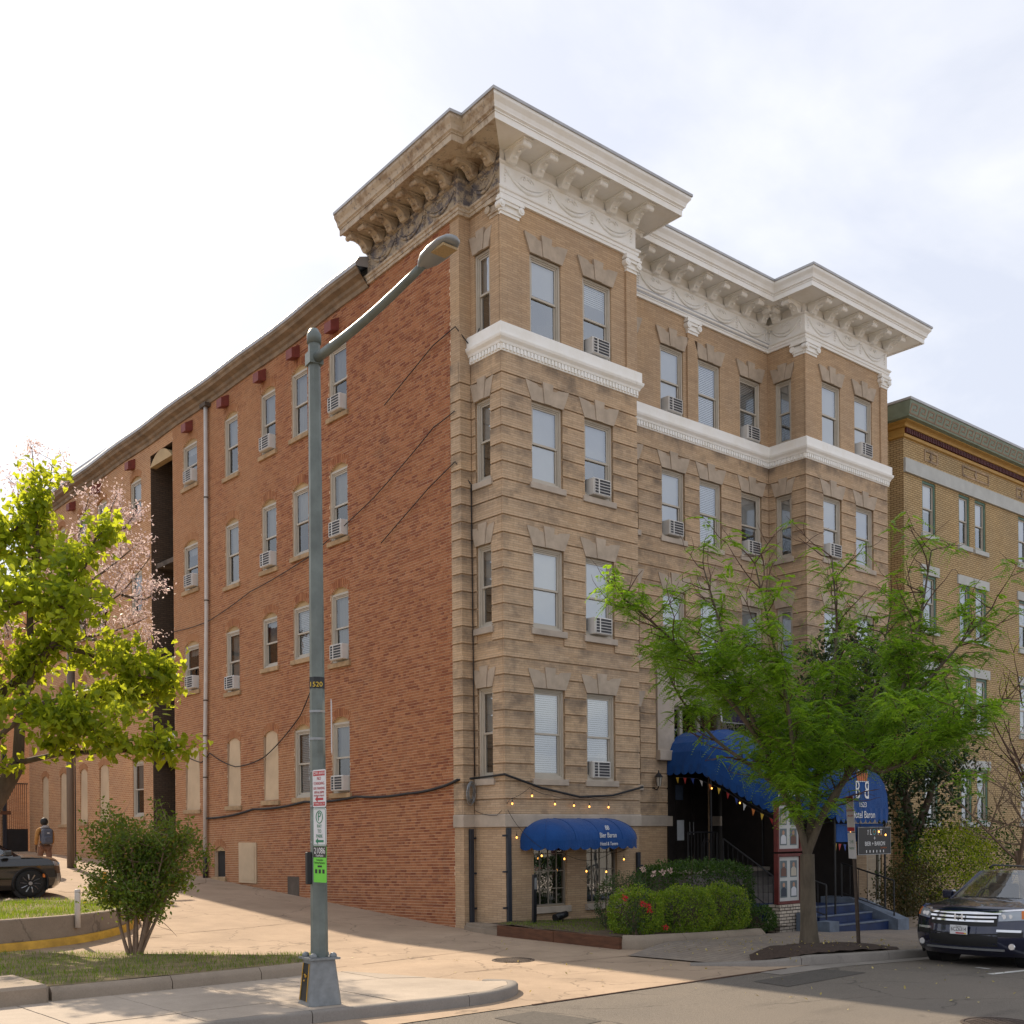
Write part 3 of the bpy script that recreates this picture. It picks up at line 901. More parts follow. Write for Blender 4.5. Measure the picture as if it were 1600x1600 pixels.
# ---- mitred mouldings
def offset_path(path, d):
    pts = [Vector((p[0], p[1])) for p in path]
    out = []
    n = len(pts)
    def nrm(a, b_):
        t = (b_ - a).normalized(); return Vector((t.y, -t.x))       # right-hand side of travel
    for i in range(n):
        if i == 0: out.append(pts[0] + nrm(pts[0], pts[1]) * d)
        elif i == n - 1: out.append(pts[-1] + nrm(pts[-2], pts[-1]) * d)
        else:
            n1, n2 = nrm(pts[i - 1], pts[i]), nrm(pts[i], pts[i + 1])
            out.append(pts[i] + (n1 + n2) / (1 + n1.dot(n2)) * d)
    return out
def sweep(path, prof, zf=None, cap=True):
    """path walked with the outside on its right hand; prof [(d,z)...] bottom to top"""
    mb = MB(); n = len(path); m = len(prof)
    zf = zf or (lambda x, y, z: z)
    for d, z in prof:
        for i, p in enumerate(offset_path(path, d)):
            mb.v.append((p.x, p.y, zf(p.x, p.y, z)))
    for j in range(m - 1):
        for i in range(n - 1):
            mb.f.append((j * n + i, j * n + i + 1, (j + 1) * n + i + 1, (j + 1) * n + i))
    if cap:
        mb.f.append(tuple(j * n for j in range(m))); mb.f.append(tuple(j * n + n - 1 for j in range(m))[::-1])
    return mb
WL = [(0.0, 1.075), (0, 0), (4.31, 0), (4.31, 1.3), (11.45, 1.3), (11.45, 0), (15.75, 0), (15.75, 1.2)]
BELT = [(0.0, 12.78), (0.05, 12.78), (0.055, 12.80), (0.055, 12.93), (0.085, 12.94), (0.10, 12.99), (0.15, 13.05), (0.165, 13.10), (0.165, 13.125), (0.125, 13.13), (0.125, 13.375), (0.115, 13.385), (0.0, 13.41)]
sweep(WL, BELT).build('belt_course', MAT['white'], bld)
dn = MB()
def dent(p, q, nrm, d0, d1, z0, z1, pitch, w):
    p, q = Vector(p), Vector(q); Lg = (q - p).length; t = (q - p) / Lg; nn = Vector(nrm)
    k = int(Lg / pitch)
    for i in range(k):
        s0 = (i + 0.5) * Lg / k - w / 2
        a = p + t * s0 + nn * d0; b_ = p + t * (s0 + w) + nn * d1
        dn.box(min(a.x, b_.x), max(a.x, b_.x), min(a.y, b_.y), max(a.y, b_.y), z0, z1)
for p, q, nrm in (((0, 1.02), (0, -.05), (-1, 0)), ((-.05, 0), (4.36, 0), (0, -1)), ((4.45, 1.3), (11.38, 1.3), (0, -1)), ((11.45, 1.22), (11.45, -.05), (-1, 0)), ((11.4, 0), (15.8, 0), (0, -1))):
    dent(p, q, nrm, 0.05, 0.088, 12.815, 12.925, 0.105, 0.06)
dno = dn.build('belt_dentils', MAT['white'], bld); dno['kind'] = 'stuff'
WT = [(XL, 1.41), (XL, 1.08), (0, 1.08), (0, 0), (4.31, 0), (4.31, 1.3), (7.0, 1.3)]
sweep(WT, [(0.0, 2.235), (0.045, 2.24), (0.05, 2.25), (0.05, 2.50), (0.035, 2.525), (0.0, 2.53)]).build('stone_band', MAT['stone'], bld)
sweep([(8.6, 1.3), (11.45, 1.3), (11.45, 0), (15.75, 0)], [(0.0, 2.235), (0.045, 2.24), (0.05, 2.25), (0.05, 2.50), (0.035, 2.525), (0.0, 2.53)]).build('stone_band', MAT['stone'], bld)

# ---- entablature: architrave, frieze, soffit and cornice
def zside(x, y, z):
    return z - 0.06 * max(0.0, y - x) if x < 0.05 else z
ENT_F = [(0.0, 1.075), (0, 0), (4.31, 0), (4.31, 1.3), (11.45, 1.3), (11.45, 0), (15.75, 0), (15.75, 2.5)]
ENT_S = [(XL, 4.75), (XL, 1.08), (-0.0, 1.08), (0.0, 0.0)]
ARC = [(0.0, 16.19), (0.06, 16.19), (0.065, 16.26), (0.085, 16.265), (0.09, 16.33), (0.12, 16.35), (0.13, 16.39), (0.03, 16.40)]
FRZ = [(0.03, 16.40), (0.03, 16.93), (0.05, 16.935), (0.08, 16.96), (0.085, 16.985), (0.02, 16.99), (0.02, 17.235)]
COR = [(0.02, 17.235), (0.80, 17.235), (0.80, 17.20), (0.84, 17.20), (0.84, 17.34), (0.86, 17.345), (0.86, 17.37), (0.90, 17.40), (0.905, 17.43), (0.93, 17.50), (0.99, 17.58), (1.00, 17.60), (1.00, 17.655)]
CAP = [(1.00, 17.655), (1.03, 17.66), (1.03, 17.72), (0.9, 17.76), (0.1, 17.85), (-0.6, 17.9)]
FF = [(0, 0.0)] + ENT_F[2:]
# split line of the cornice between the painted front and the weathered side runs along the mitre at the corner
def split_sweep(path, prof, mat, name, zf=None, first_mitre=None, last_mitre=None):
    full = path
    mb = MB(); m = len(prof); zf = zf or (lambda x, y, z: z)
    cols = None; rowsP = []
    for d, z in prof:
        pts = offset_path(full, d)
        if first_mitre: pts = pts[first_mitre:]
        if last_mitre: pts = pts[:last_mitre]
        rowsP.append([(p.x, p.y, zf(p.x, p.y, z)) for p in pts])
    n = len(rowsP[0])
    V = [q for r_ in rowsP for q in r_]; F = []
    for j in range(m - 1):
        for i in range(n - 1):
            F.append((j * n + i, j * n + i + 1, (j + 1) * n + i + 1, (j + 1) * n + i))
    F.append(tuple(j * n for j in range(m))); F.append(tuple(j * n + n - 1 for j in range(m))[::-1])
    return mb.add(V, F).build(name, mat, bld)
ALL = [(XL, 4.75), (XL, 1.08), (0.0, 1.08), (0, 0), (4.31, 0), (4.31, 1.3), (11.45, 1.3), (11.45, 0), (15.75, 0), (15.75, 2.5)]
split_sweep(ALL, COR, MAT['white'], 'cornice', zside, first_mitre=3)
split_sweep(ALL, COR, MAT['peel'], 'cornice', zside, last_mitre=4)
split_sweep(ALL, ARC, MAT['white'], 'architrave', zside, first_mitre=3); split_sweep(ALL, FRZ, MAT['white'], 'frieze', zside, first_mitre=3)
split_sweep(ALL, CAP, MAT['roof'], 'cornice_flashing', zside)
split_sweep(ALL, FRZ, MAT['frieze_side'], 'frieze', zside, last_mitre=4)
split_sweep(ALL, ARC, MAT['peel'], 'architrave', zside, last_mitre=4)
# brackets: scrolled modillions
def bracket_mesh(mat):
    prof = [(0.0, 0.0), (0.05, -0.25), (0.10, -0.30), (0.17, -0.29), (0.21, -0.24), (0.25, -0.17), (0.33, -0.115), (0.45, -0.10), (0.54, -0.115), (0.60, -0.15), (0.655, -0.145), (0.68, -0.105), (0.67, -0.06), (0.66, 0.0)]
    m_ = MB()
    q = [(-a, b_) for a, b_ in prof]
    m_.prism(q, -0.11, 0.11, 'yz')
    m_.chamfer([(-0.14, -0.72, -0.04), (0.14, 0.0, 0.0)], 0.008)
    # raised leaf on the face and rolled scroll ends
    for k in range(4):
        a = 0.14 + 0.13 * k
        z = -0.26 + 0.045 * k + (0.03 if k > 1 else 0)
        m_.ball((0.0, -a, z - 0.012), 0.045, 6, 4, 0.7)
    m_.lathe([(0.06, -0.125), (0.06, 0.125)], (0, -0.615, -0.10), 10, 'x')
    m_.lathe([(0.045, -0.125), (0.045, 0.125)], (0, -0.12, -0.245), 8, 'x')
    return m_.mesh('bracket', mat)
BR_W = bracket_mesh(MAT['white']); BR_P = bracket_mesh(MAT['peel'])
def put_bracket(x, y, rz, me, z=17.235):
    o = link('bracket', me, bld); o.location = (x, y, z); o.rotation_euler = (0, 0, rz)
for i in range(6): put_bracket(0.22 + i * 0.79, -0.02, 0, BR_W)
for i in range(9): put_bracket(4.62 + 0.28 + i * 0.765, 1.28, 0, BR_W)
for i in range(6): put_bracket(11.67 + i * 0.79, -0.02, 0, BR_W)
put_bracket(4.33, 0.45, R(90), BR_W)
for y in (0.18, 0.86): put_bracket(11.43, y, R(-90), BR_W)
for y in (0.18, 0.80): put_bracket(-0.02, y, R(-90), BR_P, zside(-.3, y - .3, 17.235))
for i in range(7): put_bracket(XL - 0.02, 1.36 + i * 0.54, R(-90), BR_P, zside(XL - .3, 1.36 + i * .54, 17.235))
# swags on the frieze
sw_cache = {}
def swag(x, y, z, rz, span, mat):
    key = (round(span, 2), mat.name)
    if key not in sw_cache:
        m_ = MB(); r2 = random.Random(3)
        for lay in range(2):
            path = []; rad = []
            for i in range(15):
                t = i / 14; x_ = (t - 0.5) * span * 0.94
                sag = (0.31 - lay * 0.09) * (1 - (2 * t - 1) ** 2)
                path.append((x_, -0.012, 0.42 - sag)); rad.append((0.02 + 0.022 * math.sin(math.pi * t)) * (0.8 + 0.45 * r2.random()) * (1 if lay == 0 else 0.45))
            m_.tube(path, rad, 6)
        for s in (-1, 1):
            xx = s * span * 0.485
            for k in range(5): m_.ball((xx + r2.uniform(-.012, .012), -0.010, 0.42 - k * 0.07), 0.033 - 0.003 * k, 6, 4)
        for k in range(5): m_.ball(((k - 2) * 0.05, -0.006, 0.40 + 0.03 * math.cos((k - 2) * 1.2)), 0.03, 6, 4)
        for s in (-1, 1):
            m_.tube([(0, -0.01, 0.41), (s * 0.10, -0.015, 0.45), (s * 0.17, -0.01, 0.41), (s * 0.2, -0.01, 0.36)], [0.016, 0.014, 0.012, 0.006], 5)
        sw_cache[key] = m_.mesh('garland', mat, True)
    o = link('garland', sw_cache[key], bld); o.location = (x, y, z); o.rotation_euler = (0, 0, rz)
FD = 0.03
for i in range(3): swag(0.1 + 4.1 / 3 * (i + 0.5), -FD, 16.42, 0, 4.1 / 3, MAT['white'])
for i in range(5): swag(4.45 + 6.9 / 5 * (i + 0.5), 1.3 - FD, 16.42, 0, 6.9 / 5, MAT['white'])
for i in range(3): swag(11.55 + 4.1 / 3 * (i + 0.5), -FD, 16.42, 0, 4.1 / 3, MAT['white'])
swag(11.45 - FD, 0.64, 16.42, R(-90), 1.1, MAT['white'])
swag(-FD, 0.52, zside(-FD, .52, 16.42), R(-90), 0.9, MAT['frieze_side'])
for i in range(3): swag(XL - FD, 1.15 + 3.5 / 3 * (i + 0.5), zside(XL - FD, 1.15 + 3.5 / 3 * (i + .5), 16.42), R(-90), 3.5 / 3, MAT['frieze_side'])

# ---- pilasters with Ionic capitals on the top storey
def pil(x0, x1, y, mat, side=None):
    m_ = MB(); m_.box(x0, x1, y - 0.05, y + 0.01, 13.41, 15.80); return m_.build('pilaster', mat, bld)
def capital(x0, x1, yf, yb, mat):
    """block capital: necking, echinus, volutes and abacus; x0..x1 width, yf front face"""
    m_ = MB(); w = x1 - x0; xc = (x0 + x1) / 2
    m_.box(x0 - .005, x1 + .005, yf - 0.02, yb, 15.79, 15.86)
    m_.box(x0 - .03, x1 + .03, yf - 0.05, yb, 15.86, 15.90)
    m_.box(x0 - .01, x1 + .01, yf - 0.03, yb, 15.90, 16.05)
    for s in (x0 - 0.015, x1 + 0.015):
        m_.lathe([(0.085, yf - 0.09), (0.085, yb)], (s, 0, 15.985), 14, 'y')
        m_.lathe([(0.045, yf - 0.105), (0.045, yf - 0.085)], (s, 0, 15.985), 10, 'y')
    m_.box(x0 + .05, x1 - .05, yf - 0.075, yb, 16.00, 16.07)
    m_.box(x0 - .09, x1 + .09, yf - 0.10, yb, 16.07, 16.12)
    m_.box(x0 - .06, x1 + .06, yf - 0.08, yb, 16.12, 16.188)
    o = m_.build('capital', mat, bld); autosmooth(o, 40); return o
for x0, x1, y in ((-0.04, 0.50, 0.0), (3.98, 4.345, 0.0), (7.78, 8.20, 1.3), (11.41, 11.95, 0.0), (15.37, 15.75, 0.0)):
    pil(x0, x1, y, MAT['tan_clean']); capital(x0, x1, y - 0.05, y + 0.02, MAT['white'])
def side_pilaster(x, y0, y1, matc):
    MB().box(x - 0.04, x + 0.005, y0, y1, 13.41, 15.80).build('pilaster', MAT['tan_clean'], bld)
    m_ = MB()
    m_.box(x - .06, x, y0 - .0, y1 + .005, 15.79, 15.86); m_.box(x - .09, x, y0, y1 + .03, 15.86, 15.90); m_.box(x - .07, x, y0, y1 + .01, 15.90, 16.05)
    m_.lathe([(0.085, x - 0.12), (0.085, x)], (0, y1 + 0.015, 15.985), 14, 'x')
    m_.box(x - .14, x, y0, y1 + .09, 16.07, 16.12); m_.box(x - .12, x, y0, y1 + .06, 16.12, 16.188)
    m_.build('capital', matc, bld)
side_pilaster(0.0, 0.0, 0.30, MAT['peel']); side_pilaster(11.45, 0.0, 0.34, MAT['white'])

# ---- windows
win_cache = {}
def win_parts(w, h, style, cover, kind):
    gl_ = MAT['glass_dim'] if style == 'side' else MAT['glass']
    """meshes of one sash window, local origin at the bottom centre of the opening, outside is -y"""
    key = (round(w, 2), round(h, 2), style, cover, kind)
    if key in win_cache: return win_cache[key]
    fm = MAT['frame'] if style != 'dark' else MAT['frame_dark']
    a = w / 2
    fr = MB()
    def ring(mb, x0, x1, z0, z1, t, y0, y1, tb=None):
        tb = tb or t
        mb.box(x0, x0 + t, y0, y1, z0, z1); mb.box(x1 - t, x1, y0, y1, z0, z1)
        mb.box(x0 + t, x1 - t, y0, y1, z1 - t, z1); mb.box(x0 + t, x1 - t, y0, y1, z0, z0 + tb)
    ring(fr, -a + .001, a - .001, 0.001, h - .001, 0.055, 0.035, 0.155)
    ring(fr, -a + .056, a - .056, 0.056, h - .056, 0.03, 0.060, 0.154)
    mid = h * 0.5
    up = MB(); ring(up, -a + .087, a - .087, mid - .02, h - .087, 0.042, 0.080, 0.108, 0.045)
    lo = MB(); ring(lo, -a + .087, a - .087, 0.087, mid + .02, 0.042, 0.111, 0.139, 0.06)
    pu = MB().add([(-a + .12, .094, mid), (a - .12, .094, mid), (a - .12, .094, h - .12), (-a + .12, .094, h - .12)], [(0, 1, 2, 3)])
    pl = MB().add([(-a + .12, .125, .13), (a - .12, .125, .13), (a - .12, .125, mid), (-a + .12, .125, mid)], [(0, 1, 2, 3)])
    room = MB().add([(-a - .2, .157, -.1), (a + .2, .157, -.1), (a + .2, .157, h + .1), (-a - .2, .157, h + .1), (-a - .2, .75, -.1), (a + .2, .75, -.1), (a + .2, .75, h + .1), (-a - .2, .75, h + .1)],
                    [(4, 5, 6, 7)[::-1], (0, 4, 7, 3), (1, 2, 6, 5), (0, 1, 5, 4), (3, 7, 6, 2)])
    out = {'window': fr.mesh('window', fm), 'sash_up': up.mesh('sash', fm), 'sash_lo': lo.mesh('sash', fm), 'pane_up': pu.mesh('pane', gl_), 'pane_lo': pl.mesh('pane', gl_), 'interior': room.mesh('interior', MAT['room'])}
    if cover > 0:
        zb = h - (h - 0.06) * cover
        bl = MB()
        if kind == 'blind':
            n = max(4, int((h - zb) / 0.05))
            for i in range(n):
                z = zb + (h - .06 - zb) * i / n
                bl.add([(-a + .09, .165, z), (a - .09, .165, z), (a - .09, .185, z + .044), (-a + .09, .185, z + .044)], [(0, 1, 2, 3)])
            bl.box(-a + .09, a - .09, .16, .19, h - .09, h - .03)
            out['blind'] = bl.mesh('blind', MAT['shade'])
        elif kind in ('curtain', 'net'):
            n = 18; V = []; F = []
            for i in range(n + 1):
                x_ = -a + .07 + (2 * a - .14) * i / n; y_ = .19 + .02 * math.sin(i * 1.9)
                V += [(x_, y_, zb), (x_, y_, h - .05)]
            for i in range(n): F.append((2 * i, 2 * i + 2, 2 * i + 3, 2 * i + 1))
            out['curtain'] = bl.add(V, F).mesh('curtain', MAT['curtain'], True)
        else:
            bl.box(-a + .085, a - .085, .170, .174, zb, h - .05); bl.box(-a + .085, a - .085, .166, .178, zb - .02, zb)
            out['shade'] = bl.mesh('roller_shade', MAT['shade'])
    win_cache[key] = out
    return out
sill_cache = {}
def put_window(x, y, z, rz, w, h, style='cream', cover=0.0, kind='shade', sill=True, parent=None, name='window'):
    P_ = win_parts(w, h, style, cover, kind)
    wo = link(name, P_['window'], parent or bld); wo.location = (x, y, z); wo.rotation_euler = (0, 0, rz)
    for k, me in P_.items():
        if k == 'window': continue
        nm = {'sash_up': 'sash', 'sash_lo': 'sash', 'pane_up': 'pane', 'pane_lo': 'pane', 'shade': 'roller_shade'}.get(k, k)
        link(nm, me, wo)
    if sill:
        key = (round(w, 2), style)
        if key not in sill_cache:
            a = w / 2 + 0.07
            sill_cache[key] = MB().chamfer([(-a, -0.075, -0.145), (a, 0.08, -0.002)], 0.008).mesh('sill', MAT['stone'])
        link('sill', sill_cache[key], wo)
    return wo
lint_cache = {}
def put_lintel(x, y, z, rz, w, yo=-0.05, sz=0.86):
    key = round(w, 2)
    if key not in lint_cache:
        a = w / 2; d0, d1 = -0.05, 0.04
        kw = 0.11 if w > 0.7 else 0.09
        fl = 0.17 if w > 0.7 else 0.12
        lint_cache[key] = [MB().prism(p, d0 - e, d1, 'xz').mesh('lintel_stone', MAT['lintel']) for p, e in (
            ([(-a - .015, 0), (-kw - .004, 0), (-kw - .05, .40), (-a * .55, .40), (-a * .72, .46), (-a - fl - .02, .50), (-a - fl, .42)], 0.0),
            ([(-kw, 0), (kw, 0), (kw + .055, .56), (-kw - .055, .56)], 0.018),
            ([(kw + .004, 0), (a + .015, 0), (a + fl, .42), (a + fl + .02, .50), (a * .72, .46), (a * .55, .40), (kw + .05, .40)], 0.0))]
    for me in lint_cache[key]:
        o = link('lintel_stone', me, bld); o.location = (x, y, z); o.rotation_euler = (0, 0, rz); o.scale = (1, 1, sz)
def ac_mesh():
    # body, grille bars; front is -y, bottom centre origin
    b_ = MB().chamfer([(-0.29, -0.30, 0.0), (0.29, 0.02, 0.40)], 0.012).mesh('casing', MAT['ac_white'])
    d_ = MB().box(-0.265, 0.265, -0.304, -0.301, 0.03, 0.375).mesh('coil', MAT['ac_dark'])
    g = MB()
    for i in range(6): g.box(-0.27, 0.27, -0.316, -0.305, 0.025 + i * 0.0685, 0.038 + i * 0.0685)
    for x_ in (-0.27, -0.135, 0.258): g.box(x_, x_ + (0.03 if x_ == -0.135 else 0.014), -0.318, -0.304, 0.025, 0.38)
    return b_, d_, g.mesh('grille', MAT['ac_white'])
MAT['ac_white'] = simple('ac_casing', (0.66, 0.65, 0.63), 0.45, 0.08, 5.0)
MAT['ac_dark'] = simple('ac_coil', (0.055, 0.055, 0.062), 0.6, 0.3, 40.0)
AC_ME = ac_mesh()
def put_ac(x, y, z, rz, label):
    o = empty('window_air_conditioner', (x, y, z), rz)
    tag(o, label, 'air conditioner', 'window air conditioners')
    link('casing', AC_ME[0], o); link('coil', AC_ME[1], o); link('grille', AC_ME[2], o)
ORD = {1: 'first', 2: 'second', 3: 'third', 4: 'top'}
covers = {('p1', 0): {4: (.45, 'shade'), 3: (.97, 'shade'), 2: (.97, 'shade'), 1: (.97, 'blind')},
          ('p1', 1): {4: (.30, 'blind'), 3: (.45, 'shade'), 2: (.98, 'shade'), 1: (.75, 'blind')},
          ('c', 0): {4: (.9, 'shade'), 3: (.9, 'shade'), 2: (.9, 'shade'), 1: (.9, 'blind')},
          ('c', 1): {4: (.8, 'shade'), 3: (.97, 'shade'), 2: (.97, 'shade')},
          ('c', 2): {4: (.97, 'blind'), 3: (.97, 'blind'), 2: (.6, 'shade')},
          ('c', 3): {4: (.97, 'blind'), 3: (.55, 'shade'), 2: (.5, 'shade'), 1: (.5, 'shade')},
          ('p2', 0): {4: (.97, 'shade'), 3: (.97, 'shade'), 2: (.6, 'shade'), 1: (.6, 'blind')},
          ('p2', 1): {4: (.97, 'shade'), 3: (.97, 'shade'), 2: (.6, 'shade'), 1: (.6, 'blind')}}
acs = {('p1', 1): (1, 2, 3, 4), ('c', 1): (2, 3, 4), ('c', 3): (3, 4), ('p2', 1): (4,), ('p2', 0): (3,)}
WHERE = {'p1': 'right-hand window of the left bay', 'c1': 'recessed wall, window left of the pilaster', 'c3': 'recessed wall, window beside the right bay', 'p20': 'left window of the right bay', 'p21': 'right window of the right bay'}
for grp, cols, y in (('p1', PAV1, 0.0), ('c', CEN, 1.3), ('p2', PAV2, 0.0)):
    for ci, (a, b_) in enumerate(cols):
        for r, (z0, z1) in ROW.items():
            if grp == 'c' and r == 1 and ci in (1, 2): continue
            cv = covers.get((grp, ci), {}).get(r, (.6, 'shade'))
            put_window((a + b_) / 2, y, z0, 0, b_ - a, z1 - z0, 'cream', cv[0], cv[1], sill=(r != 4))
            put_lintel((a + b_) / 2, y, z1, 0, b_ - a)
            if r in acs.get((grp, ci), ()):
                wh = WHERE.get('p1' if grp == 'p1' else grp + str(ci))
                put_ac((a + b_) / 2 + 0.0, y + 0.17 if r != 1 else y + 0.27, z0 + 0.06, 0, f'window air conditioner, {ORD[r]} floor, {wh}')
for (ya, yb), x, cv in ((SIDE1, 0.0, .5), (SIDE2, 11.45, .5)):
    for r, (z0, z1) in ROW.items():
        put_window(x, (ya + yb) / 2, z0, R(-90), yb - ya, z1 - z0, 'cream', cv, 'shade', sill=(r != 4))
        put_lintel(x, (ya + yb) / 2, z1, R(-90), yb - ya)
# basement windows: dark multi-pane casements behind the awning
def grid_window(x0, x1, z0, z1, y, nx, nz, mat, name='window', art=False):
    m_ = MB(); t = 0.045; yy0, yy1 = y + 0.07, y + 0.13
    m_.box(x0, x0 + t, yy0, yy1, z0, z1); m_.box(x1 - t, x1, yy0, yy1, z0, z1); m_.box(x0 + t, x1 - t, yy0, yy1, z1 - t, z1); m_.box(x0 + t, x1 - t, yy0, yy1, z0, z0 + t)
    wo = m_.build(name, mat, bld)
    mu = MB()
    for i in range(1, nx):
        x_ = x0 + (x1 - x0) * i / nx; mu.box(x_ - .011, x_ + .011, y + .085, y + .115, z0 + t, z1 - t)
    for i in range(1, nz):
        z_ = z0 + (z1 - z0) * i / nz; mu.box(x0 + t, x1 - t, y + .087, y + .113, z_ - .011, z_ + .011)
    mu.build('muntins', mat, wo)
    for i in range(nx):
        for j in range(nz):
            xa, xb = x0 + (x1 - x0) * i / nx + .012, x0 + (x1 - x0) * (i + 1) / nx - .012
            za, zb = z0 + (z1 - z0) * j / nz + .012, z0 + (z1 - z0) * (j + 1) / nz - .012
            MB().add([(xa, y + .1, za), (xb, y + .1, za), (xb, y + .1, zb), (xa, y + .1, zb)], [(0, 1, 2, 3)]).build('pane', MAT['glass'], wo)
    MB().add([(x0, y + .6, z0), (x1, y + .6, z0), (x1, y + .6, z1), (x0, y + .6, z1), (x0, y + .16, z0), (x1, y + .16, z0), (x1, y + .16, z1), (x0, y + .16, z1)], [(0, 3, 2, 1), (0, 4, 7, 3), (1, 2, 6, 5), (0, 1, 5, 4), (3, 7, 6, 2)]).build('interior', MAT['room'], wo)
    MB().chamfer([(x0 - .06, y - .08, z0 - .15), (x1 + .06, y + .10, z0 - .003)], 0.008).build('sill', MAT['stone'], wo)
    return wo
bw1 = grid_window(PAV1[0][0] - .03, PAV1[0][1] + .05, *BAS, 0.0, 4, 4, MAT['frame_dark'])
bw2 = grid_window(PAV1[1][0] - .03, PAV1[1][1] + .05, *BAS, 0.0, 4, 4, MAT['frame_dark'])
grid_window(12.1, 13.15, 0.42, 1.95, 0.0, 3, 4, MAT['frame_dark'])
# coloured neon art and pale curtain seen through the basement panes
def flatmat(name, c, emit=0.0):
    m, nt, b = mat_new(name, c, 0.6)
    if emit:
        b.inputs['Emission Color'].default_value = (*c, 1); b.inputs['Emission Strength'].default_value = emit
    return m
art_cols = [flatmat('art_magenta', (0.45, 0.03, 0.12)), flatmat('art_red', (0.7, 0.06, 0.05)), flatmat('art_yellow', (0.8, 0.65, 0.05)), flatmat('art_green', (0.10, 0.45, 0.10)), flatmat('art_white', (0.75, 0.70, 0.62)), flatmat('art_brown', (0.12, 0.07, 0.04))]
ra = random.Random(11)
art = empty('window_poster', (PAV1[0][0], 0.28, 1.15)); tag(art, 'colourful abstract poster inside the left basement window', 'poster')
MB().box(0.02, 0.95, 0.01, 0.02, 0.0, 0.74).build('backing', MAT['room'], art)
for k in range(26):
    cx_, cz_ = ra.uniform(0.08, 0.9), ra.uniform(0.06, 0.68)
    pts = sorted([(cx_ + ra.uniform(-.11, .11), cz_ + ra.uniform(-.10, .10)) for _ in range(3)], key=lambda q: math.atan2(q[1] - cz_, q[0] - cx_))
    MB().add([(p[0], 0.008 - 0.0002 * k, min(.74, max(0, p[1]))) for p in pts], [(0, 1, 2)]).build('patch', art_cols[ra.randrange(6) if cx_ < .7 else ra.choice((4, 5, 5))], art)
cur = MB(); V = []; F = []
for i in range(25):
    x_ = PAV1[1][0] + .05 + .9 * i / 24; y_ = .30 + .02 * math.sin(i * 1.7)
    V += [(x_, y_, .47), (x_, y_, 1.55 + .38 * math.sin(math.pi * i / 24))]
for i in range(24): F.append((2 * i, 2 * i + 2, 2 * i + 3, 2 * i + 1))
cur.add(V, F).build('curtain', MAT['curtain'], bw2, True)
# ------------------------------------------------------------------ red side wall along the alley
# columns: (front edge y, rear edge y)
LC = {'w5': (5.80, 6.66), 'w4': (7.76, 8.62), 'w3': (9.52, 10.38), 'w2': (11.80, 12.66), 'w1': (14.55, 15.58)}
HEAD = {4: 15.03, 3: 11.81, 2: 8.57, 1: 5.19}
SILL = {('w1', 4): 13.68, ('w1', 3): 10.35, ('w1', 2): 7.11, ('w2', 4): 13.25, ('w2', 3): 9.95, ('w2', 2): 6.73, ('w3', 4): 13.27, ('w3', 3): 9.95, ('w3', 2): 7.14,
        ('w4', 4): 13.25, ('w4', 3): 9.97, ('w4', 2): 7.13, ('w5', 4): 13.22, ('w5', 3): 9.96, ('w5', 2): 6.75, ('w1', 1): 3.3, ('w2', 1): 3.29, ('w3', 1): 3.33, ('w4', 1): 3.32, ('w5', 1): 3.34}
RISE = 0.16
lholes = []
for cn, (ya, yb) in LC.items():
    for r in (1, 2, 3, 4):
        lholes.append((ya, yb, SILL[(cn, r)], HEAD[r] + RISE))
SHAFT = (16.38, 18.15, 1.2, 15.5)
ARCHD = (12.85, 13.58, 1.15, 2.10)
far_cols = [(18.95, 19.9), (22.1, 23.05), (24.25, 25.05), (26.45, 27.25), (28.6, 29.4)]
fholes = []
for i, (ya, yb) in enumerate(far_cols):
    for r in (1, 2, 3, 4):
        z0 = {4: 13.63, 3: 10.3, 2: 7.1, 1: 3.25}[r]
        fholes.append((ya, yb, z0, HEAD[r] + RISE - .02))
YEND = 31.0
side = MB()
shz = lambda u, z: z - K * u
allholes = lholes + [ARCHD]
wall_plane(side, 'x', XL, 1.41, 16.38, -0.6, 16.25, allholes, 0.16, -1, shz)
side_wall = side.build('side_wall', MAT['mortar'], bld)
rear = MB()
wall_plane(rear, 'x', XL, 18.15, YEND, -0.6, 16.35, fholes, 0.16, -1, shz)
wall_plane(rear, 'x', XL, 16.38, 18.15, 15.5, 16.35, [], 0.16, -1, shz)
# light well: side and back faces
def q4(mb, a, b_, c_, d_): mb.add([a, b_, c_, d_], [(0, 1, 2, 3)])
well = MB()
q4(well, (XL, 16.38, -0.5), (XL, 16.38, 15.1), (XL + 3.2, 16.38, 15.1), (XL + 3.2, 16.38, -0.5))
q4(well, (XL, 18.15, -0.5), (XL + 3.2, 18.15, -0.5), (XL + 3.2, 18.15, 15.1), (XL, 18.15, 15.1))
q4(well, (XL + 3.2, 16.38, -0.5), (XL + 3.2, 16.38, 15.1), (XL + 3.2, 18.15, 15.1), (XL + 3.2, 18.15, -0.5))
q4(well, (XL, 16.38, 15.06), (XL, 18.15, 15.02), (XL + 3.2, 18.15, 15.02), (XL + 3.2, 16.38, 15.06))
q4(rear, (XL, YEND, -0.5), (14.0, YEND, -0.5), (14.0, YEND, 16.0), (XL, YEND, 16.0))
rear.build('rear_wall', MAT['red_far'], bld)
MAT['shaft_dark'] = brick_tex('darkened_shaft_brick', (0.13, 0.09, 0.065), (0.10, 0.07, 0.05), (0.07, 0.05, 0.04), 0.215, 0.0677, 0.009)  # darkness of the shaft is put into the brick colour
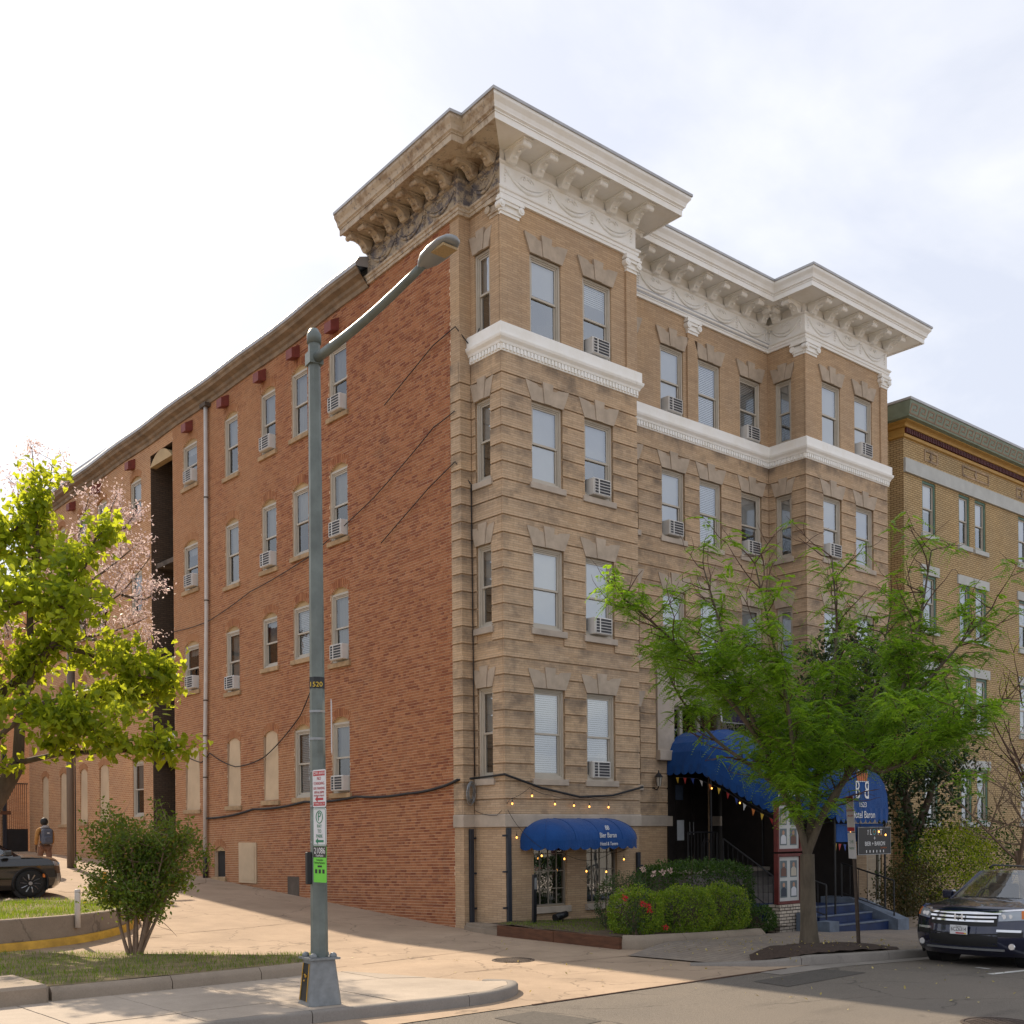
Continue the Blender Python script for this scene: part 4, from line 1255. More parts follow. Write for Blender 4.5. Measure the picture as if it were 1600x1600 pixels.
# bricks
def brick_rows():
    out = []
    r3 = random.Random(5)
    ch = 0.0677
    nrow = int((16.2 + 0.5) / ch)
    for i in range(nrow):
        h0 = -0.5 + i * ch; h1 = h0 + ch - 0.0120; hm = (h0 + h1) / 2
        Lb = 0.0985 if i % 6 == 0 else 0.2035
        y = 1.416 - (r3.random() * 0.1 if i % 6 else 0) - (0.107 if i % 2 else 0.0)
        cuts = sorted([(a, b_) for a, b_, p, q in allholes if p - .005 < hm < q + .005])
        zend = 16.37
        while y < zend:
            a, b_ = max(y, 1.416), min(y + Lb, zend)
            y += Lb + 0.0115
            if b_ - a < 0.03: continue
            segs = [(a, b_)]
            for ca, cb in cuts:
                ns = []
                for s, e in segs:
                    if e <= ca or s >= cb: ns.append((s, e))
                    else:
                        if ca - s > 0.03: ns.append((s, ca))
                        if e - cb > 0.03: ns.append((cb, e))
                segs = ns
            for s, e in segs:
                if h1 - K * s < zalley(s) - 0.06: continue
                out.append((s, e, h0, h1))
    return np.array(out, dtype=np.float64)
BK = brick_rows()
rng = np.random.default_rng(4)
mid = np.stack([np.full(len(BK), XL), (BK[:, 0] + BK[:, 1]) / 2, (BK[:, 2] + BK[:, 3]) / 2 - K * (BK[:, 0] + BK[:, 1]) / 2], 1)
dist = np.linalg.norm(mid - np.array([-16.2, -19.04, 2.17]), axis=1)
full = np.abs((BK[:, 1] - BK[:, 0]) - 0.2035) < 1e-4
cand = np.where(full & (mid[:, 2] > 0.05))[0]
near = cand[np.argsort(dist[cand])[:300]]
keep = np.ones(len(BK), bool); keep[near] = False
def brick_geo(B, proud):
    n = len(B)
    x0 = XL - proud; x1 = np.full(n, XL + 0.004)
    y0, y1, a, b_ = B[:, 0], B[:, 1], B[:, 2], B[:, 3]
    V = np.empty((n, 8, 3))
    for j, (xx, yy, zz) in enumerate(((x0, y0, a), (x0, y1, a), (x0, y1, b_), (x0, y0, b_), (x1, y0, a), (x1, y1, a), (x1, y1, b_), (x1, y0, b_))):
        V[:, j, 0] = xx; V[:, j, 1] = yy; V[:, j, 2] = zz - K * yy
    base = (np.arange(n) * 8)[:, None, None]
    F = np.array([(0, 3, 2, 1), (0, 1, 5, 4), (3, 7, 6, 2), (0, 4, 7, 3), (1, 2, 6, 5)])[None] + base
    return V.reshape(-1, 3), F.reshape(-1, 4)
B2 = BK[keep]
V, F = brick_geo(B2, 0.004 + 0.004 * rng.random(len(B2)))
bo = link('brickwork', npmesh('brickwork', V, F, MAT['red']), side_wall); bo['kind'] = 'stuff'
bm = MB().add([(-0.006, -.10175, 0), (-0.006, .10175, 0), (-0.006, .10175, .0557), (-0.006, -.10175, .0557), (.004, -.10175, 0), (.004, .10175, 0), (.004, .10175, .0557), (.004, -.10175, .0557)],
              [(0, 3, 2, 1), (0, 1, 5, 4), (3, 7, 6, 2), (0, 4, 7, 3), (1, 2, 6, 5)]).mesh('brick', MAT['red'])
for i in near:
    o = link('brick', bm, side_wall)
    yc = (BK[i, 0] + BK[i, 1]) / 2
    o.location = (XL - 0.003 * rnd.random(), yc, BK[i, 2] - K * yc); o.rotation_euler = (-K, 0, 0)
# windows of the side wall
MAT['board'] = simple('cream_board', (0.58, 0.44, 0.29), 0.75, 0.15, 1.5, bmp=0.08)
MAT['arch_board'] = simple('ochre_board', (0.50, 0.36, 0.19), 0.7, 0.15, 2.0)
MAT['sill_ochre'] = simple('ochre_sill_stone', (0.44, 0.30, 0.17), 0.85, 0.3, 4.0, bmp=0.2)
arch_cache = {}
def put_arch(y, z, w, far=False):
    key = (round(w, 2), far)
    if key not in arch_cache:
        a = w / 2; n = 10
        arc = [(-a + 2 * a * i / n, RISE * (1 - (2 * i / n - 1) ** 2) * 0.92) for i in range(n + 1)]
        pan = MB().prism([(-a, -0.001)] + arc[1:-1] + [(a, -0.001)], 0.055, 0.09, 'xz').mesh('arch_panel', MAT['arch_board'])
        sp1 = MB()
        sp1.prism([(-a - .001, -0.0)] + [p for p in arc[: n // 2 + 1]] + [(0, RISE + .002), (-a - .001, RISE + .002)], -0.008, 0.15, 'xz')
        sp1.prism([(0, RISE + .002)] + [p for p in arc[n // 2:]] + [(a + .001, 0.0), (a + .001, RISE + .002)], -0.0081, 0.15, 'xz')
        sp = sp1.mesh('brick_spandrel', MAT['red_far' if far else 'mortar'])
        vs_ = MB(); m = 11
        for i in range(m):
            t = (i + 0.5) / m; x_ = -a + 2 * a * t; zz = RISE * (1 - (2 * t - 1) ** 2) * 0.92
            sl = -RISE * 0.92 * 4 * (2 * t - 1) / (2 * a) * 0.5
            nx, nz = -sl / math.hypot(1, sl), 1 / math.hypot(1, sl)
            tx, tz = nz, -nx
            hw = a / m - 0.005; hl = 0.215
            p = [(x_ - tx * hw, zz - tz * hw), (x_ + tx * hw, zz + tz * hw), (x_ + tx * hw * 1.06 + nx * hl, zz + tz * hw + nz * hl), (x_ - tx * hw * 1.06 + nx * hl, zz - tz * hw + nz * hl)]
            vs_.prism(p, -0.0135, 0.02, 'xz')
        arch_cache[key] = (pan, sp, vs_.mesh('brick_arch', MAT['red']))
    pan, sp, va = arch_cache[key]
    for nm, me in (('arch_panel', pan), ('brick_spandrel', sp), ('brick_arch', va)):
        o = link(nm, me, bld); o.location = (XL, y, z); o.rotation_euler = (0, 0, R(-90))
ls_cache = {}
def put_sill(y, z, w):
    key = round(w, 2)
    if key not in ls_cache:
        a = w / 2 + 0.09
        ls_cache[key] = MB().chamfer([(-a, -0.07, -0.13), (a, 0.09, -0.002)], 0.008).mesh('sill', MAT['sill_ochre'])
    o = link('sill', ls_cache[key], bld); o.location = (XL, y, z); o.rotation_euler = (0, 0, R(-90))
boarded = {('w1', 1), ('w2', 1), ('w3', 1)}
side_ac = {('w1', 4), ('w1', 3), ('w1', 2), ('w2', 2), ('w3', 4), ('w3', 3), ('w5', 4), ('w5', 3), ('w5', 2), ('w5', 1)}
COLN = {'w1': 'column beyond the downpipe', 'w2': 'column in front of the downpipe', 'w3': 'second column from the downpipe', 'w4': 'third column', 'w5': 'column behind the street lamp'}
rk_ = random.Random(21)
def put_board(y, z0, z1, w, par=None):
    a = w / 2; n = 8
    arc = [(a - 2 * a * i / n, z1 - z0 - RISE + RISE * (1 - (2 * i / n - 1) ** 2) * 0.9) for i in range(n + 1)]
    o = MB().prism([(-a + .005, 0), (a - .005, 0)] + arc[1:-1], 0.03, 0.07, 'xz').build('window_board', MAT['board'], bld)
    o.location = (XL, y, z0); o.rotation_euler = (0, 0, R(-90))
for cn, (ya, yb) in LC.items():
    yc = (ya + yb) / 2; w = yb - ya
    for r in (1, 2, 3, 4):
        s = SILL[(cn, r)]; hd = HEAD[r]
        z0 = zl(s, yc); z1 = zl(hd, yc)
        put_sill(yc, z0, w)
        if (cn, r) in boarded:
            put_board(yc, z0, z1 + RISE, w)
            put_arch(yc, z1, w)
            continue
        cv = (rk_.choice((.45, .5, .5, .97)), rk_.choice(('curtain', 'curtain', 'net')))
        if cn in ('w1',): cv = (.22, 'curtain')
        if cn == 'w4' and r in (1, 2): cv = (.97, 'blind')
        put_window(XL, yc, z0, R(-90), w, z1 - z0, 'side', cv[0], cv[1], sill=False)
        put_arch(yc, z1, w)
        if (cn, r) in side_ac:
            put_ac(XL + 0.12, yc - (w / 2 - .36), z0 + 0.05, R(-90), f'side wall window air conditioner, {ORD[r]} floor, {COLN[cn]}')
for i, (ya, yb) in enumerate(far_cols):
    yc = (ya + yb) / 2; w = yb - ya
    for r in (1, 2, 3, 4):
        z0 = zl({4: 13.63, 3: 10.3, 2: 7.1, 1: 3.25}[r], yc); z1 = zl(HEAD[r] - .02, yc)
        put_sill(yc, z0, w)
        if r == 1 and i > 0: put_board(yc, z0, z1 + RISE, w)
        else: put_window(XL, yc, z0, R(-90), w, z1 - z0, 'side', .5, 'curtain', sill=False)
        put_arch(yc, z1, w, True)
well.build('light_well', MAT['shaft_dark'], bld)
# light well: landing slabs, arch lining, ducts
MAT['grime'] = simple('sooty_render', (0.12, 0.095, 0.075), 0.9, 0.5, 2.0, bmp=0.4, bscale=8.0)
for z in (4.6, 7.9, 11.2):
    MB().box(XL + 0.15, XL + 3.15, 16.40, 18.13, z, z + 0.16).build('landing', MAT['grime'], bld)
for y, x in ((16.9, 0.0), (17.5, 0.6)):
    MB().tube([(XL + 0.5 + x, y, 0.5), (XL + 0.5 + x, y, 14.9)], 0.05, 8).build('duct', MAT['black'], bld)
MB().box(XL + 0.1, XL + 0.6, 16.6, 17.2, 4.77, 5.5).build('duct', MAT['ac_white'], bld)
n = 12; a = 0.885
ob = MB().prism([(-a, 0)] + [(-a + 2 * a * i / n, 0.42 * (1 - (2 * i / n - 1) ** 2)) for i in range(1, n)] + [(a, 0)], -0.02, 0.2, 'xz').build('arch_panel', MAT['arch_board'], bld)
ob.location = (XL, 17.265, 14.62); ob.rotation_euler = (0, 0, R(-90))
# small doors, panels and patches low on the wall
def wallbox(name, ya, yb, h0, h1, d, mat, inset=0.0):
    return MB().chamfer([(XL - d, ya, zl(h0, ya)), (XL + 0.02, yb, zl(h1, ya))], min(0.01, d / 3)).build(name, mat, bld)
pn = wallbox('meter_panel', 10.82, 11.9, 0.95, 2.15, 0.05, MAT['board'])
MB().box(XL - 0.062, XL - 0.05, 10.90, 11.82, zl(1.05, 11), zl(2.05, 11)).build('meter_panel_door', MAT['board'], pn)
wallbox('blackened_patch', 8.42, 9.05, 0.62, 1.15, 0.016, MAT['grime'])
MB().box(XL + 0.12, XL + 0.15, 12.8, 13.62, zl(1.1, 13), zl(2.2, 13)).build('cellar_window', MAT['room'], bld)
put_sill(13.2, zl(1.15, 13.2), 0.72); put_arch(13.215, zl(1.95, 13.2), 0.73)
# vents under the eaves
MAT['vent_red'] = simple('red_vent_paint', (0.22, 0.055, 0.045), 0.6, 0.25, 6.0)
vm = MB(); vm.add([(-.16, 0, .0), (.16, 0, 0), (.16, -.26, -.06), (-.16, -.26, -.06), (-.16, 0, .34), (.16, 0, .34), (.16, -.26, .20), (-.16, -.26, .20)], [(0, 1, 2, 3), (4, 7, 6, 5), (3, 2, 6, 7), (0, 3, 7, 4), (1, 5, 6, 2)])
vme = vm.mesh('vent_hood', MAT['vent_red'])
for y, h in ((15.0, 15.40), (12.5, 15.40), (10.2, 15.40), (8.3, 15.40), (6.3, 15.40), (19.6, 15.45), (22.8, 15.45), (25.4, 15.45)):
    o = link('vent_hood', vme, bld); o.location = (XL, y, zl(h, y)); o.rotation_euler = (0, 0, R(-90))
# eaves cornice along the side
EAVE = [(0.0, 16.05), (0.05, 16.06), (0.07, 16.16), (0.13, 16.20), (0.16, 16.27), (0.30, 16.33), (0.33, 16.40), (0.38, 16.44), (0.38, 16.50)]
EAVT = [(0.38, 16.50), (0.40, 16.505), (0.40, 16.60), (0.30, 16.74), (-0.3, 16.95), (-4.0, 17.2)]
def zeave(x, y, z): return z - K * 0.75 * y - 0.14 - 0.14 * min(1.0, max(0.0, (y - 4.7) / 5.0)) + 0.02 * math.sin(y * 1.3)
EP = [(XL, YEND + 0.3)] + [(XL, y) for y in np.arange(30.0, 5.0, -1.0)] + [(XL, 4.72)]
EP = [(float(a), float(b_)) for a, b_ in EP]
MAT['eave'] = simple('weathered_eave', (0.27, 0.20, 0.135), 0.85, 0.4, 2.5, bmp=0.4, bscale=10.0)
sweep(EP, EAVE, zeave).build('eaves', MAT['eave'], bld)
sweep(EP, EAVT, zeave).build('roof_edge', MAT['roof'], bld)
MB().box(-0.2, 15.6, 1.2, YEND, 16.3, 16.45).build('roof', MAT['roof'], bld)
# downpipe
MAT['pipe_white'] = simple('white_downpipe', (0.60, 0.56, 0.52), 0.5, 0.15, 3.0)
dp = MB().tube([(XL - 0.10, 13.72, 15.45), (XL - 0.10, 13.78, 9.0), (XL - 0.10, 13.95, 5.0), (XL - 0.10, 14.02, 1.45)], 0.062, 10).build('downpipe', MAT['pipe_white'], bld, True)
for h, y in ((12.6, 13.75), (9.4, 13.78), (6.3, 13.9), (5.2, 13.95), (3.9, 13.98)):
    MB().tube([(XL - .10, y, h - .02), (XL - .10, y, h + .02)], 0.075, 10).build('pipe_strap', MAT['grime'], dp)
MB().tube([(XL - 0.10, 14.02, 1.45), (XL - 0.10, 14.03, 0.6)], 0.075, 10).build('iron_boot', MAT['black'], dp, True)
MB().box(XL - 0.2, XL, 13.55, 13.95, 15.4, 15.52).build('rain_head', MAT['grime'], dp)

# ------------------------------------------------------------------ entrance: stone portal, doors, landing
po = MB()
po.box(6.40, 7.06, 1.22, 1.32, 4.27, 6.35); po.box(9.2, 9.9, 1.22, 1.32, 4.27, 6.35); po.box(7.06, 9.2, 1.22, 1.32, 5.5, 6.35)
portal = po.build('stone_portal', MAT['stone'], bld)
po = MB()
for d, z0, z1 in ((.10, 6.35, 6.45), (.16, 6.45, 6.52), (.24, 6.52, 6.60)): po.box(6.40 - d * .4, 9.9 + d * .4, 1.3 - d, 1.33, z0, z1)
po.build('portal_cornice', MAT['stone'], bld)
MB().chamfer([(6.38, 1.12, 4.0), (7.3, 1.33, 4.27)], 0.01).build('stone_block', MAT['stone'], bld)
# transom window in the portal
tw = MB()
for x0, x1 in ((7.06, 7.14), (7.45, 7.56), (8.2, 8.31), (9.12, 9.2)): tw.box(x0, x1, 1.36, 1.44, 4.5, 5.5)
tw.box(7.14, 9.12, 1.36, 1.44, 5.42, 5.5)
tw = tw.build('window', MAT['frame'], bld)
for x0, x1 in ((7.14, 7.45), (7.56, 8.2), (8.31, 9.12)):
    MB().add([(x0, 1.41, 4.5), (x1, 1.41, 4.5), (x1, 1.41, 5.42), (x0, 1.41, 5.42)], [(0, 1, 2, 3)]).build('pane', MAT['glass'], tw)
MB().add([(7.0, 1.9, 4.4), (9.3, 1.9, 4.4), (9.3, 1.9, 5.6), (7.0, 1.9, 5.6)], [(3, 2, 1, 0)]).build('interior', MAT['room'], tw)
# double doors, dark, with paper notices
MAT['door_dark'] = simple('dark_door_paint', (0.022, 0.018, 0.017), 0.4, 0.3, 4.0)  # door paint, also colours the added shade panels and screen
MB().box(7.0, 8.6, 1.36, 1.46, 1.0, 4.05).build('door_frame', MAT['door_dark'], bld)
for x0, x1 in ((7.06, 7.78), (7.82, 8.54)):
    d = MB(); d.box(x0, x1, 1.31, 1.37, 1.02, 3.6)
    d = d.build('door', MAT['door_dark'], bld)
    for z0, z1 in ((1.25, 2.1), (2.3, 3.4)):
        MB().box(x0 + .12, x1 - .12, 1.295, 1.312, z0, z1).build('door_panel', MAT['door_dark'], d)
    MB().tube([(x1 - .06 if x0 < 7.5 else x0 + .06, 1.27, 2.0), (x1 - .06 if x0 < 7.5 else x0 + .06, 1.27, 2.35)], 0.015, 6).build('handle', MAT['steel'], d)
MB().box(8.6, 11.2, 1.255, 1.297, 1.0, 4.1).build('vestibule_panel', MAT['door_dark'], bld)  # added black panels standing in for deep shade under the canopy
MB().box(6.82, 7.0, 1.255, 1.297, 1.0, 4.0).build('vestibule_panel', MAT['door_dark'], bld)
MAT['paper'] = simple('paper_notice', (0.55, 0.58, 0.62), 0.7, 0.05, 5.0)
MAT['paper_dark'] = simple('dark_notice', (0.05, 0.07, 0.11), 0.6, 0.2, 9.0)
tag(MB().box(7.22, 7.5, 1.285, 1.292, 1.85, 2.4).build('paper_notice', MAT['paper']), 'white paper notice taped to the dark entrance door', 'notice')
tag(MB().box(7.16, 7.48, 1.285, 1.292, 2.95, 3.35).build('paper_notice', MAT['paper_dark']), 'dark blue notice high on the entrance door', 'notice')
# stoop: landing with steps down to the street under the canopy
MAT['stoop'] = simple('stoop_stone', (0.20, 0.18, 0.165), 0.8, 0.3, 3.0, bmp=0.2)
st = empty('entrance_stoop', (0, 0, 0)); tag(st, 'raised entrance landing and steps in shade under the blue canopy', 'steps')
MB().box(5.75, 9.3, -0.35, 1.29, -0.5, 1.02).build('landing', MAT['stoop'], st)
MB().chamfer([(5.68, -0.42, 1.02), (9.36, 1.285, 1.12)], 0.01).build('landing_slab', MAT['stone'], st)
for i in range(5):
    MB().chamfer([(6.95, -0.42 - 0.32 * (i + 1), -0.5), (8.95, -0.43 - 0.32 * i, 1.06 - 0.19 * (i + 1))], 0.01).build('step', MAT['stoop'], st)
# iron railing on the left of the landing
def railing(p0, p1, hgt, n, label, cat='railing', mat=None, arches=False):
    mat = mat or MAT['black']
    p0, p1 = Vector(p0), Vector(p1)
    o = empty('iron_railing', p0); tag(o, label, cat, 'iron railings')
    d = p1 - p0; up_ = Vector((0, 0, hgt))
    MB().tube([up_, d + up_], 0.022, 6).build('top_rail', mat, o)
    MB().tube([Vector((0, 0, .10)), d + Vector((0, 0, .10))], 0.014, 6).build('bottom_rail', mat, o)
    for i in range(n + 1):
        q = d * (i / n)
        MB().tube([q + Vector((0, 0, 0.0 if i in (0, n) else .1)), q + up_], 0.022 if i in (0, n) else 0.009, 5).build('post' if i in (0, n) else 'baluster', mat, o)
    if arches:
        c = d * 0.62; t = d.normalized()
        for rr in (0.16, 0.10):
            pts = [c + t * (-rr) + Vector((0, 0, .12))] + [c + t * (-rr * math.cos(math.pi * k / 8)) + Vector((0, 0, hgt * .62 + rr * 1.3 * math.sin(math.pi * k / 8))) for k in range(9)] + [c + t * rr + Vector((0, 0, .12))]
            MB().tube(pts, 0.008, 5).build('arch_bar', mat, o)
    return o
railing((5.80, -0.30, 1.12), (6.95, -0.30, 1.12), 0.95, 9, 'black iron railing with pointed arch motif on the landing', arches=True)
railing((6.95, -0.5, 0.95), (6.95, -2.05, 0.02), 0.95, 10, 'black iron stair railing sloping down under the canopy edge')
# lantern beside the door
lt = empty('wall_lantern', (6.28, 1.24, 3.30)); tag(lt, 'black wall lantern on the brick left of the entrance canopy', 'lantern')
m_ = MB(); m_.tube([(0, .05, -.05), (0, -.08, -.10), (0, -.14, .0)], .015, 6); m_.box(-.04, .04, .03, .06, -.15, .1); m_.build('bracket', MAT['black'], lt)
MB().lathe([(.05, .0), (.085, .22), (.085, .24)], (0, -.14, 0), 6).build('glass', MAT['frame'], lt)
MB().lathe([(.12, .24), (.06, .32), (.02, .36), (.015, .42)], (0, -.14, 0), 6).build('cap', MAT['black'], lt)
m_ = MB()
for k in range(6):
    t = math.pi * 2 * k / 6
    m_.tube([(.053 * math.cos(t), -.14 + .053 * math.sin(t), 0), (.089 * math.cos(t), -.14 + .089 * math.sin(t), .24)], .007, 4)
m_.build('cage', MAT['black'], lt)
# garden-level door under the sign on the right bay
MAT['white_door'] = simple('white_door_frame', (0.62, 0.57, 0.47), 0.5, 0.1, 3.0)
dm = MB(); dm.box(14.45, 14.55, 0.05, 0.15, -.4, 1.75); dm.box(15.2, 15.3, 0.05, 0.15, -.4, 1.75); dm.box(14.55, 15.2, 0.05, 0.15, 1.65, 1.75); dm.box(14.55, 15.2, .06, .14, -.4, -.1)
gd = dm.build('door', MAT['white_door'], bld)
MB().add([(14.55, .1, -.1), (15.2, .1, -.1), (15.2, .1, 1.65), (14.55, .1, 1.65)], [(0, 1, 2, 3)]).build('pane', MAT['glass'], gd)
MB().add([(14.4, .9, -.4), (15.3, .9, -.4), (15.3, .9, 1.75), (14.4, .9, 1.75)], [(3, 2, 1, 0)]).build('interior', MAT['room'], gd)

# black vertical guard bars with brackets on the corner walls
def guard(x, y, z0, z1, rz, lbl, side_br):
    o = empty('wall_guard_bar', (x, y, z0), rz); tag(o, lbl, 'guard bar', 'wall guard bars')
    MB().chamfer([(-.055, -.07, 0), (.055, .0, z1 - z0)], .006).build('bar', MAT['black_steel'], o)
    m2 = MB()
    for k, z in enumerate((.35, 1.15, 1.95)):
        if z < z1 - z0:
            m2.box(*((.055, .17) if side_br > 0 else (-.17, -.055)), -.045, -.005, z, z + .04)
    m2.build('brackets', MAT['black_steel'], o)
MAT['black_steel'] = simple('dark_blue_steel', (0.025, 0.03, 0.042), 0.45, 0.25, 4.0)
guard(-0.14, 1.07, 0.02, 2.2, 0, 'dark steel guard bar in the corner beside the red brick', 1)
guard(0.06, -0.005, 0.08, 2.22, 0, 'dark steel guard bar on the tan corner left of the blue awning', -1)
guard(4.24, -0.005, 0.1, 1.6, 0, 'dark steel guard bar right of the blue awning', 1)
# ------------------------------------------------------------------ lettering helper
def text(s, size, loc, rot, mat, parent=None, name='lettering', ext=0.0015, sx=1.0, align='CENTER', spacing=1.0):
    cu = bpy.data.curves.new(name, 'FONT'); cu.body = s; cu.size = size; cu.extrude = ext
    cu.align_x = align; cu.align_y = 'CENTER'; cu.resolution_u = 3; cu.space_character = spacing
    cu.materials.append(mat)
    o = bpy.data.objects.new(name, cu); COL.objects.link(o)
    o.location = loc; o.rotation_euler = rot; o.scale = (sx, 1, 1)
    if parent is not None: o.parent = parent
    return o
FRONT = (R(90), 0, 0)            # reads from the street, facing -Y
WESTF = (R(90), 0, R(-90))       # facing -X
def flat(name, c, rough=0.55):
    return simple(name, c, rough, 0.06, 6.0)
MAT['ink_white'] = flat('white_lettering', (0.78, 0.78, 0.78)); MAT['ink_red'] = flat('red_lettering', (0.45, 0.03, 0.04))
MAT['ink_green'] = flat('green_lettering', (0.02, 0.20, 0.10)); MAT['ink_black'] = flat('black_lettering', (0.02, 0.02, 0.02))
MAT['ink_orange'] = flat('orange_lettering', (0.55, 0.16, 0.05)); MAT['ink_teal'] = flat('teal_lettering', (0.08, 0.33, 0.36)); MAT['ink_yellow'] = flat('yellow_lettering', (0.70, 0.48, 0.05))

def cloth():
    m, nt, b = mat_new('blue_awning_cloth', (0.01, 0.06, 0.24), 0.75, 0.0, 0.25)
    p = pos_vec(nt)
    f = ramp(nt, noise(nt, p, 2.2, 5.0, 0.6), 0.3, 0.75)
    col = mixc(nt, f, (0.003, 0.048, 0.20), (0.006, 0.07, 0.27))
    basecol(nt, b, col)
    b.inputs['Sheen Weight'].default_value = 0.15
    bump(nt, b, math_n(nt, 'ADD', noise(nt, p, 150.0, 2.0), math_n(nt, 'MULTIPLY', noise(nt, pos_vec(nt, (1, 1, .5)), 3.2, 4.0), 9.0)), 0.35, 0.012)
    return m
MAT['cloth'] = cloth()

# ------------------------------------------------------------------ dome awning over the basement windows
aw = empty('window_awning', (0, 0, 0)); tag(aw, 'blue dome awning with white lettering over the basement windows', 'awning')
X0, X1, D, ZT, ZB = 0.42, 3.88, 0.78, 2.43, 1.93
m_ = MB(); nu, nv = 40, 9
grid = []
xc, hw, rr = (X0 + X1) / 2, (X1 - X0) / 2, 0.85
for j in range(nv + 1):
    t = j / nv; a = t * math.pi / 2
    out_, z = math.sin(a), math.cos(a)          # 0 at the wall top, 1 at the front edge
    row = []
    for i in range(nu + 1):
        s = i / nu                               # around the plan outline from left wall to right wall
        # plan outline: quarter round corners of radius rr at both ends
        Lq = rr * math.pi / 2 * 0.95; Ls = 2 * (hw - rr); T = 2 * Lq + Ls; d = s * T
        if d < Lq: b_ = d / Lq * math.pi / 2; px, py = -(hw - rr) - rr * math.cos(b_), -math.sin(b_)
        elif d < Lq + Ls: px, py = -(hw - rr) + (d - Lq), -1.0
        else: b_ = (d - Lq - Ls) / Lq * math.pi / 2; px, py = (hw - rr) + rr * math.sin(b_), -math.cos(b_)
        core = max(-(hw - rr), min(hw - rr, px))
        qx = core + (px - core) * out_
        row.append((xc + qx, py * D * out_ - 0.01, ZB + (ZT - ZB) * z))
    grid.append(row)
V = [p for r_ in grid for p in r_]; F = []
W_ = nu + 1
for j in range(nv):
    for i in range(nu): F.append((j * W_ + i, (j + 1) * W_ + i, (j + 1) * W_ + i + 1, j * W_ + i + 1))
cv = m_.add(V, F).build('canopy_cloth', MAT['cloth'], aw, True)
def valance(pts, drop, scal, parent, name='valance', mat=None, wob=0.01):
    """scalloped strip hanging from a polyline"""
    mb = MB(); P_ = [Vector(p) for p in pts]
    L_ = [0.0]
    for a, b_ in zip(P_[:-1], P_[1:]): L_.append(L_[-1] + (b_ - a).length)
    n = int(L_[-1] / scal); res = 8
    top = []; bot = []
    for k in range(n * res + 1):
        d = L_[-1] * k / (n * res)
        i = min(len(L_) - 2, max(j for j in range(len(L_)) if L_[j] <= d + 1e-9)) if k else 0
        t = (d - L_[i]) / max(1e-9, L_[i + 1] - L_[i]); p = P_[i].lerp(P_[i + 1], t)
        dirv = (P_[i + 1] - P_[i]).normalized(); nn = Vector((dirv.y, -dirv.x, 0))
        sc = abs(math.sin(math.pi * k / res)) ** 0.7
        top.append(tuple(p)); q = p - Vector((0, 0, drop * (0.72 + 0.28 * sc))) + nn * wob * math.sin(k * 0.7)
        bot.append(tuple(q))
    N = len(top)
    mb.add(top + bot, [(i, i + N, i + N + 1, i + 1) for i in range(N - 1)])
    return mb.build(name, mat or MAT['cloth'], parent, True)
sm_ = MB()
for i in (6, 13, 20, 27, 34): sm_.tube([(grid[j][i][0], grid[j][i][1] - .004, grid[j][i][2] + .004) for j in range(nv + 1)], .006, 4)
sm_.build('seams', MAT['cloth'], aw)
valance([(p[0], p[1], p[2]) for p in grid[-1]], 0.22, 0.30, aw)
text('BB', 0.15, (2.42, -0.765, 2.20), (R(72), 0, 0), MAT['ink_white'], aw, sx=0.8, ext=0.003)
text('Bier Baron', 0.165, (2.42, -0.80, 2.03), (R(86), 0, 0), MAT['ink_white'], aw, sx=0.78, ext=0.003)
text('Hotel & Tavern', 0.115, (2.42, -0.825, 1.835), FRONT, MAT['ink_white'], aw, sx=0.8, ext=0.003)

# ------------------------------------------------------------------ entrance canopy running from the door to the street
ca = empty('entrance_canopy', (0, 0, 0)); tag(ca, 'long blue barrel canopy stepping down from the entrance to the street', 'canopy')
CX0, CX1 = 6.80, 9.06
prof = []
hwc = (CX1 - CX0) / 2; xcc = (CX0 + CX1) / 2
for i in range(11):
    a = math.pi * i / 10
    c_, s_ = math.cos(a), math.sin(a)
    prof.append((xcc - hwc * math.copysign(abs(c_) ** 0.8, c_), 0.95 * s_ ** 0.85))
stn = [(1.28, 3.86), (0.12, 3.86), (-0.9, 3.36), (-2.02, 2.82), (-2.9, 2.68), (-3.95, 2.62)]
V = []; F = []
for y, ze in stn:
    for x, z in prof: V.append((x, y, ze + z))
n = len(prof)
for j in range(len(stn) - 1):
    for i in range(n - 1): F.append((j * n + i, j * n + i + 1, (j + 1) * n + i + 1, (j + 1) * n + i))
MB().add(V, F).build('canopy_cloth', MAT['cloth'], ca)
MB().add([(x, -3.95, 2.62 + z) for x, z in prof], [tuple(range(n))]).build('end_panel', MAT['cloth'], ca)
valance([(CX0, -3.955, 2.625), (CX1, -3.955, 2.625)], 0.36, 0.19, ca, wob=0.012)
valance([(CX0 - .004, y, z) for y, z in stn], 0.26, 0.24, ca); valance([(CX1 + .004, y, z) for y, z in stn], 0.26, 0.24, ca)
sm_ = MB()
for y_, z_ in ((1.2, 3.86), (.12, 3.86), (-.9, 3.36), (-2.02, 2.82), (-2.9, 2.68), (-3.94, 2.62)): sm_.tube([(x + (x - xcc) * .004, y_, z_ + z * 1.004) for x, z in prof], .011, 4)
sm_.build('seams', MAT['cloth'], ca)
fr = MB()
for x in (CX0 + .05, CX1 - .05):
    fr.tube([(x, -3.88, -0.3), (x, -3.88, 2.6)], 0.025, 8); fr.tube([(x, -0.2, 1.0), (x, -0.2, 3.8)], 0.025, 8)
    fr.tube([(x, y, z) for y, z in stn], 0.02, 6)
fr.build('frame', MAT['black'], ca)
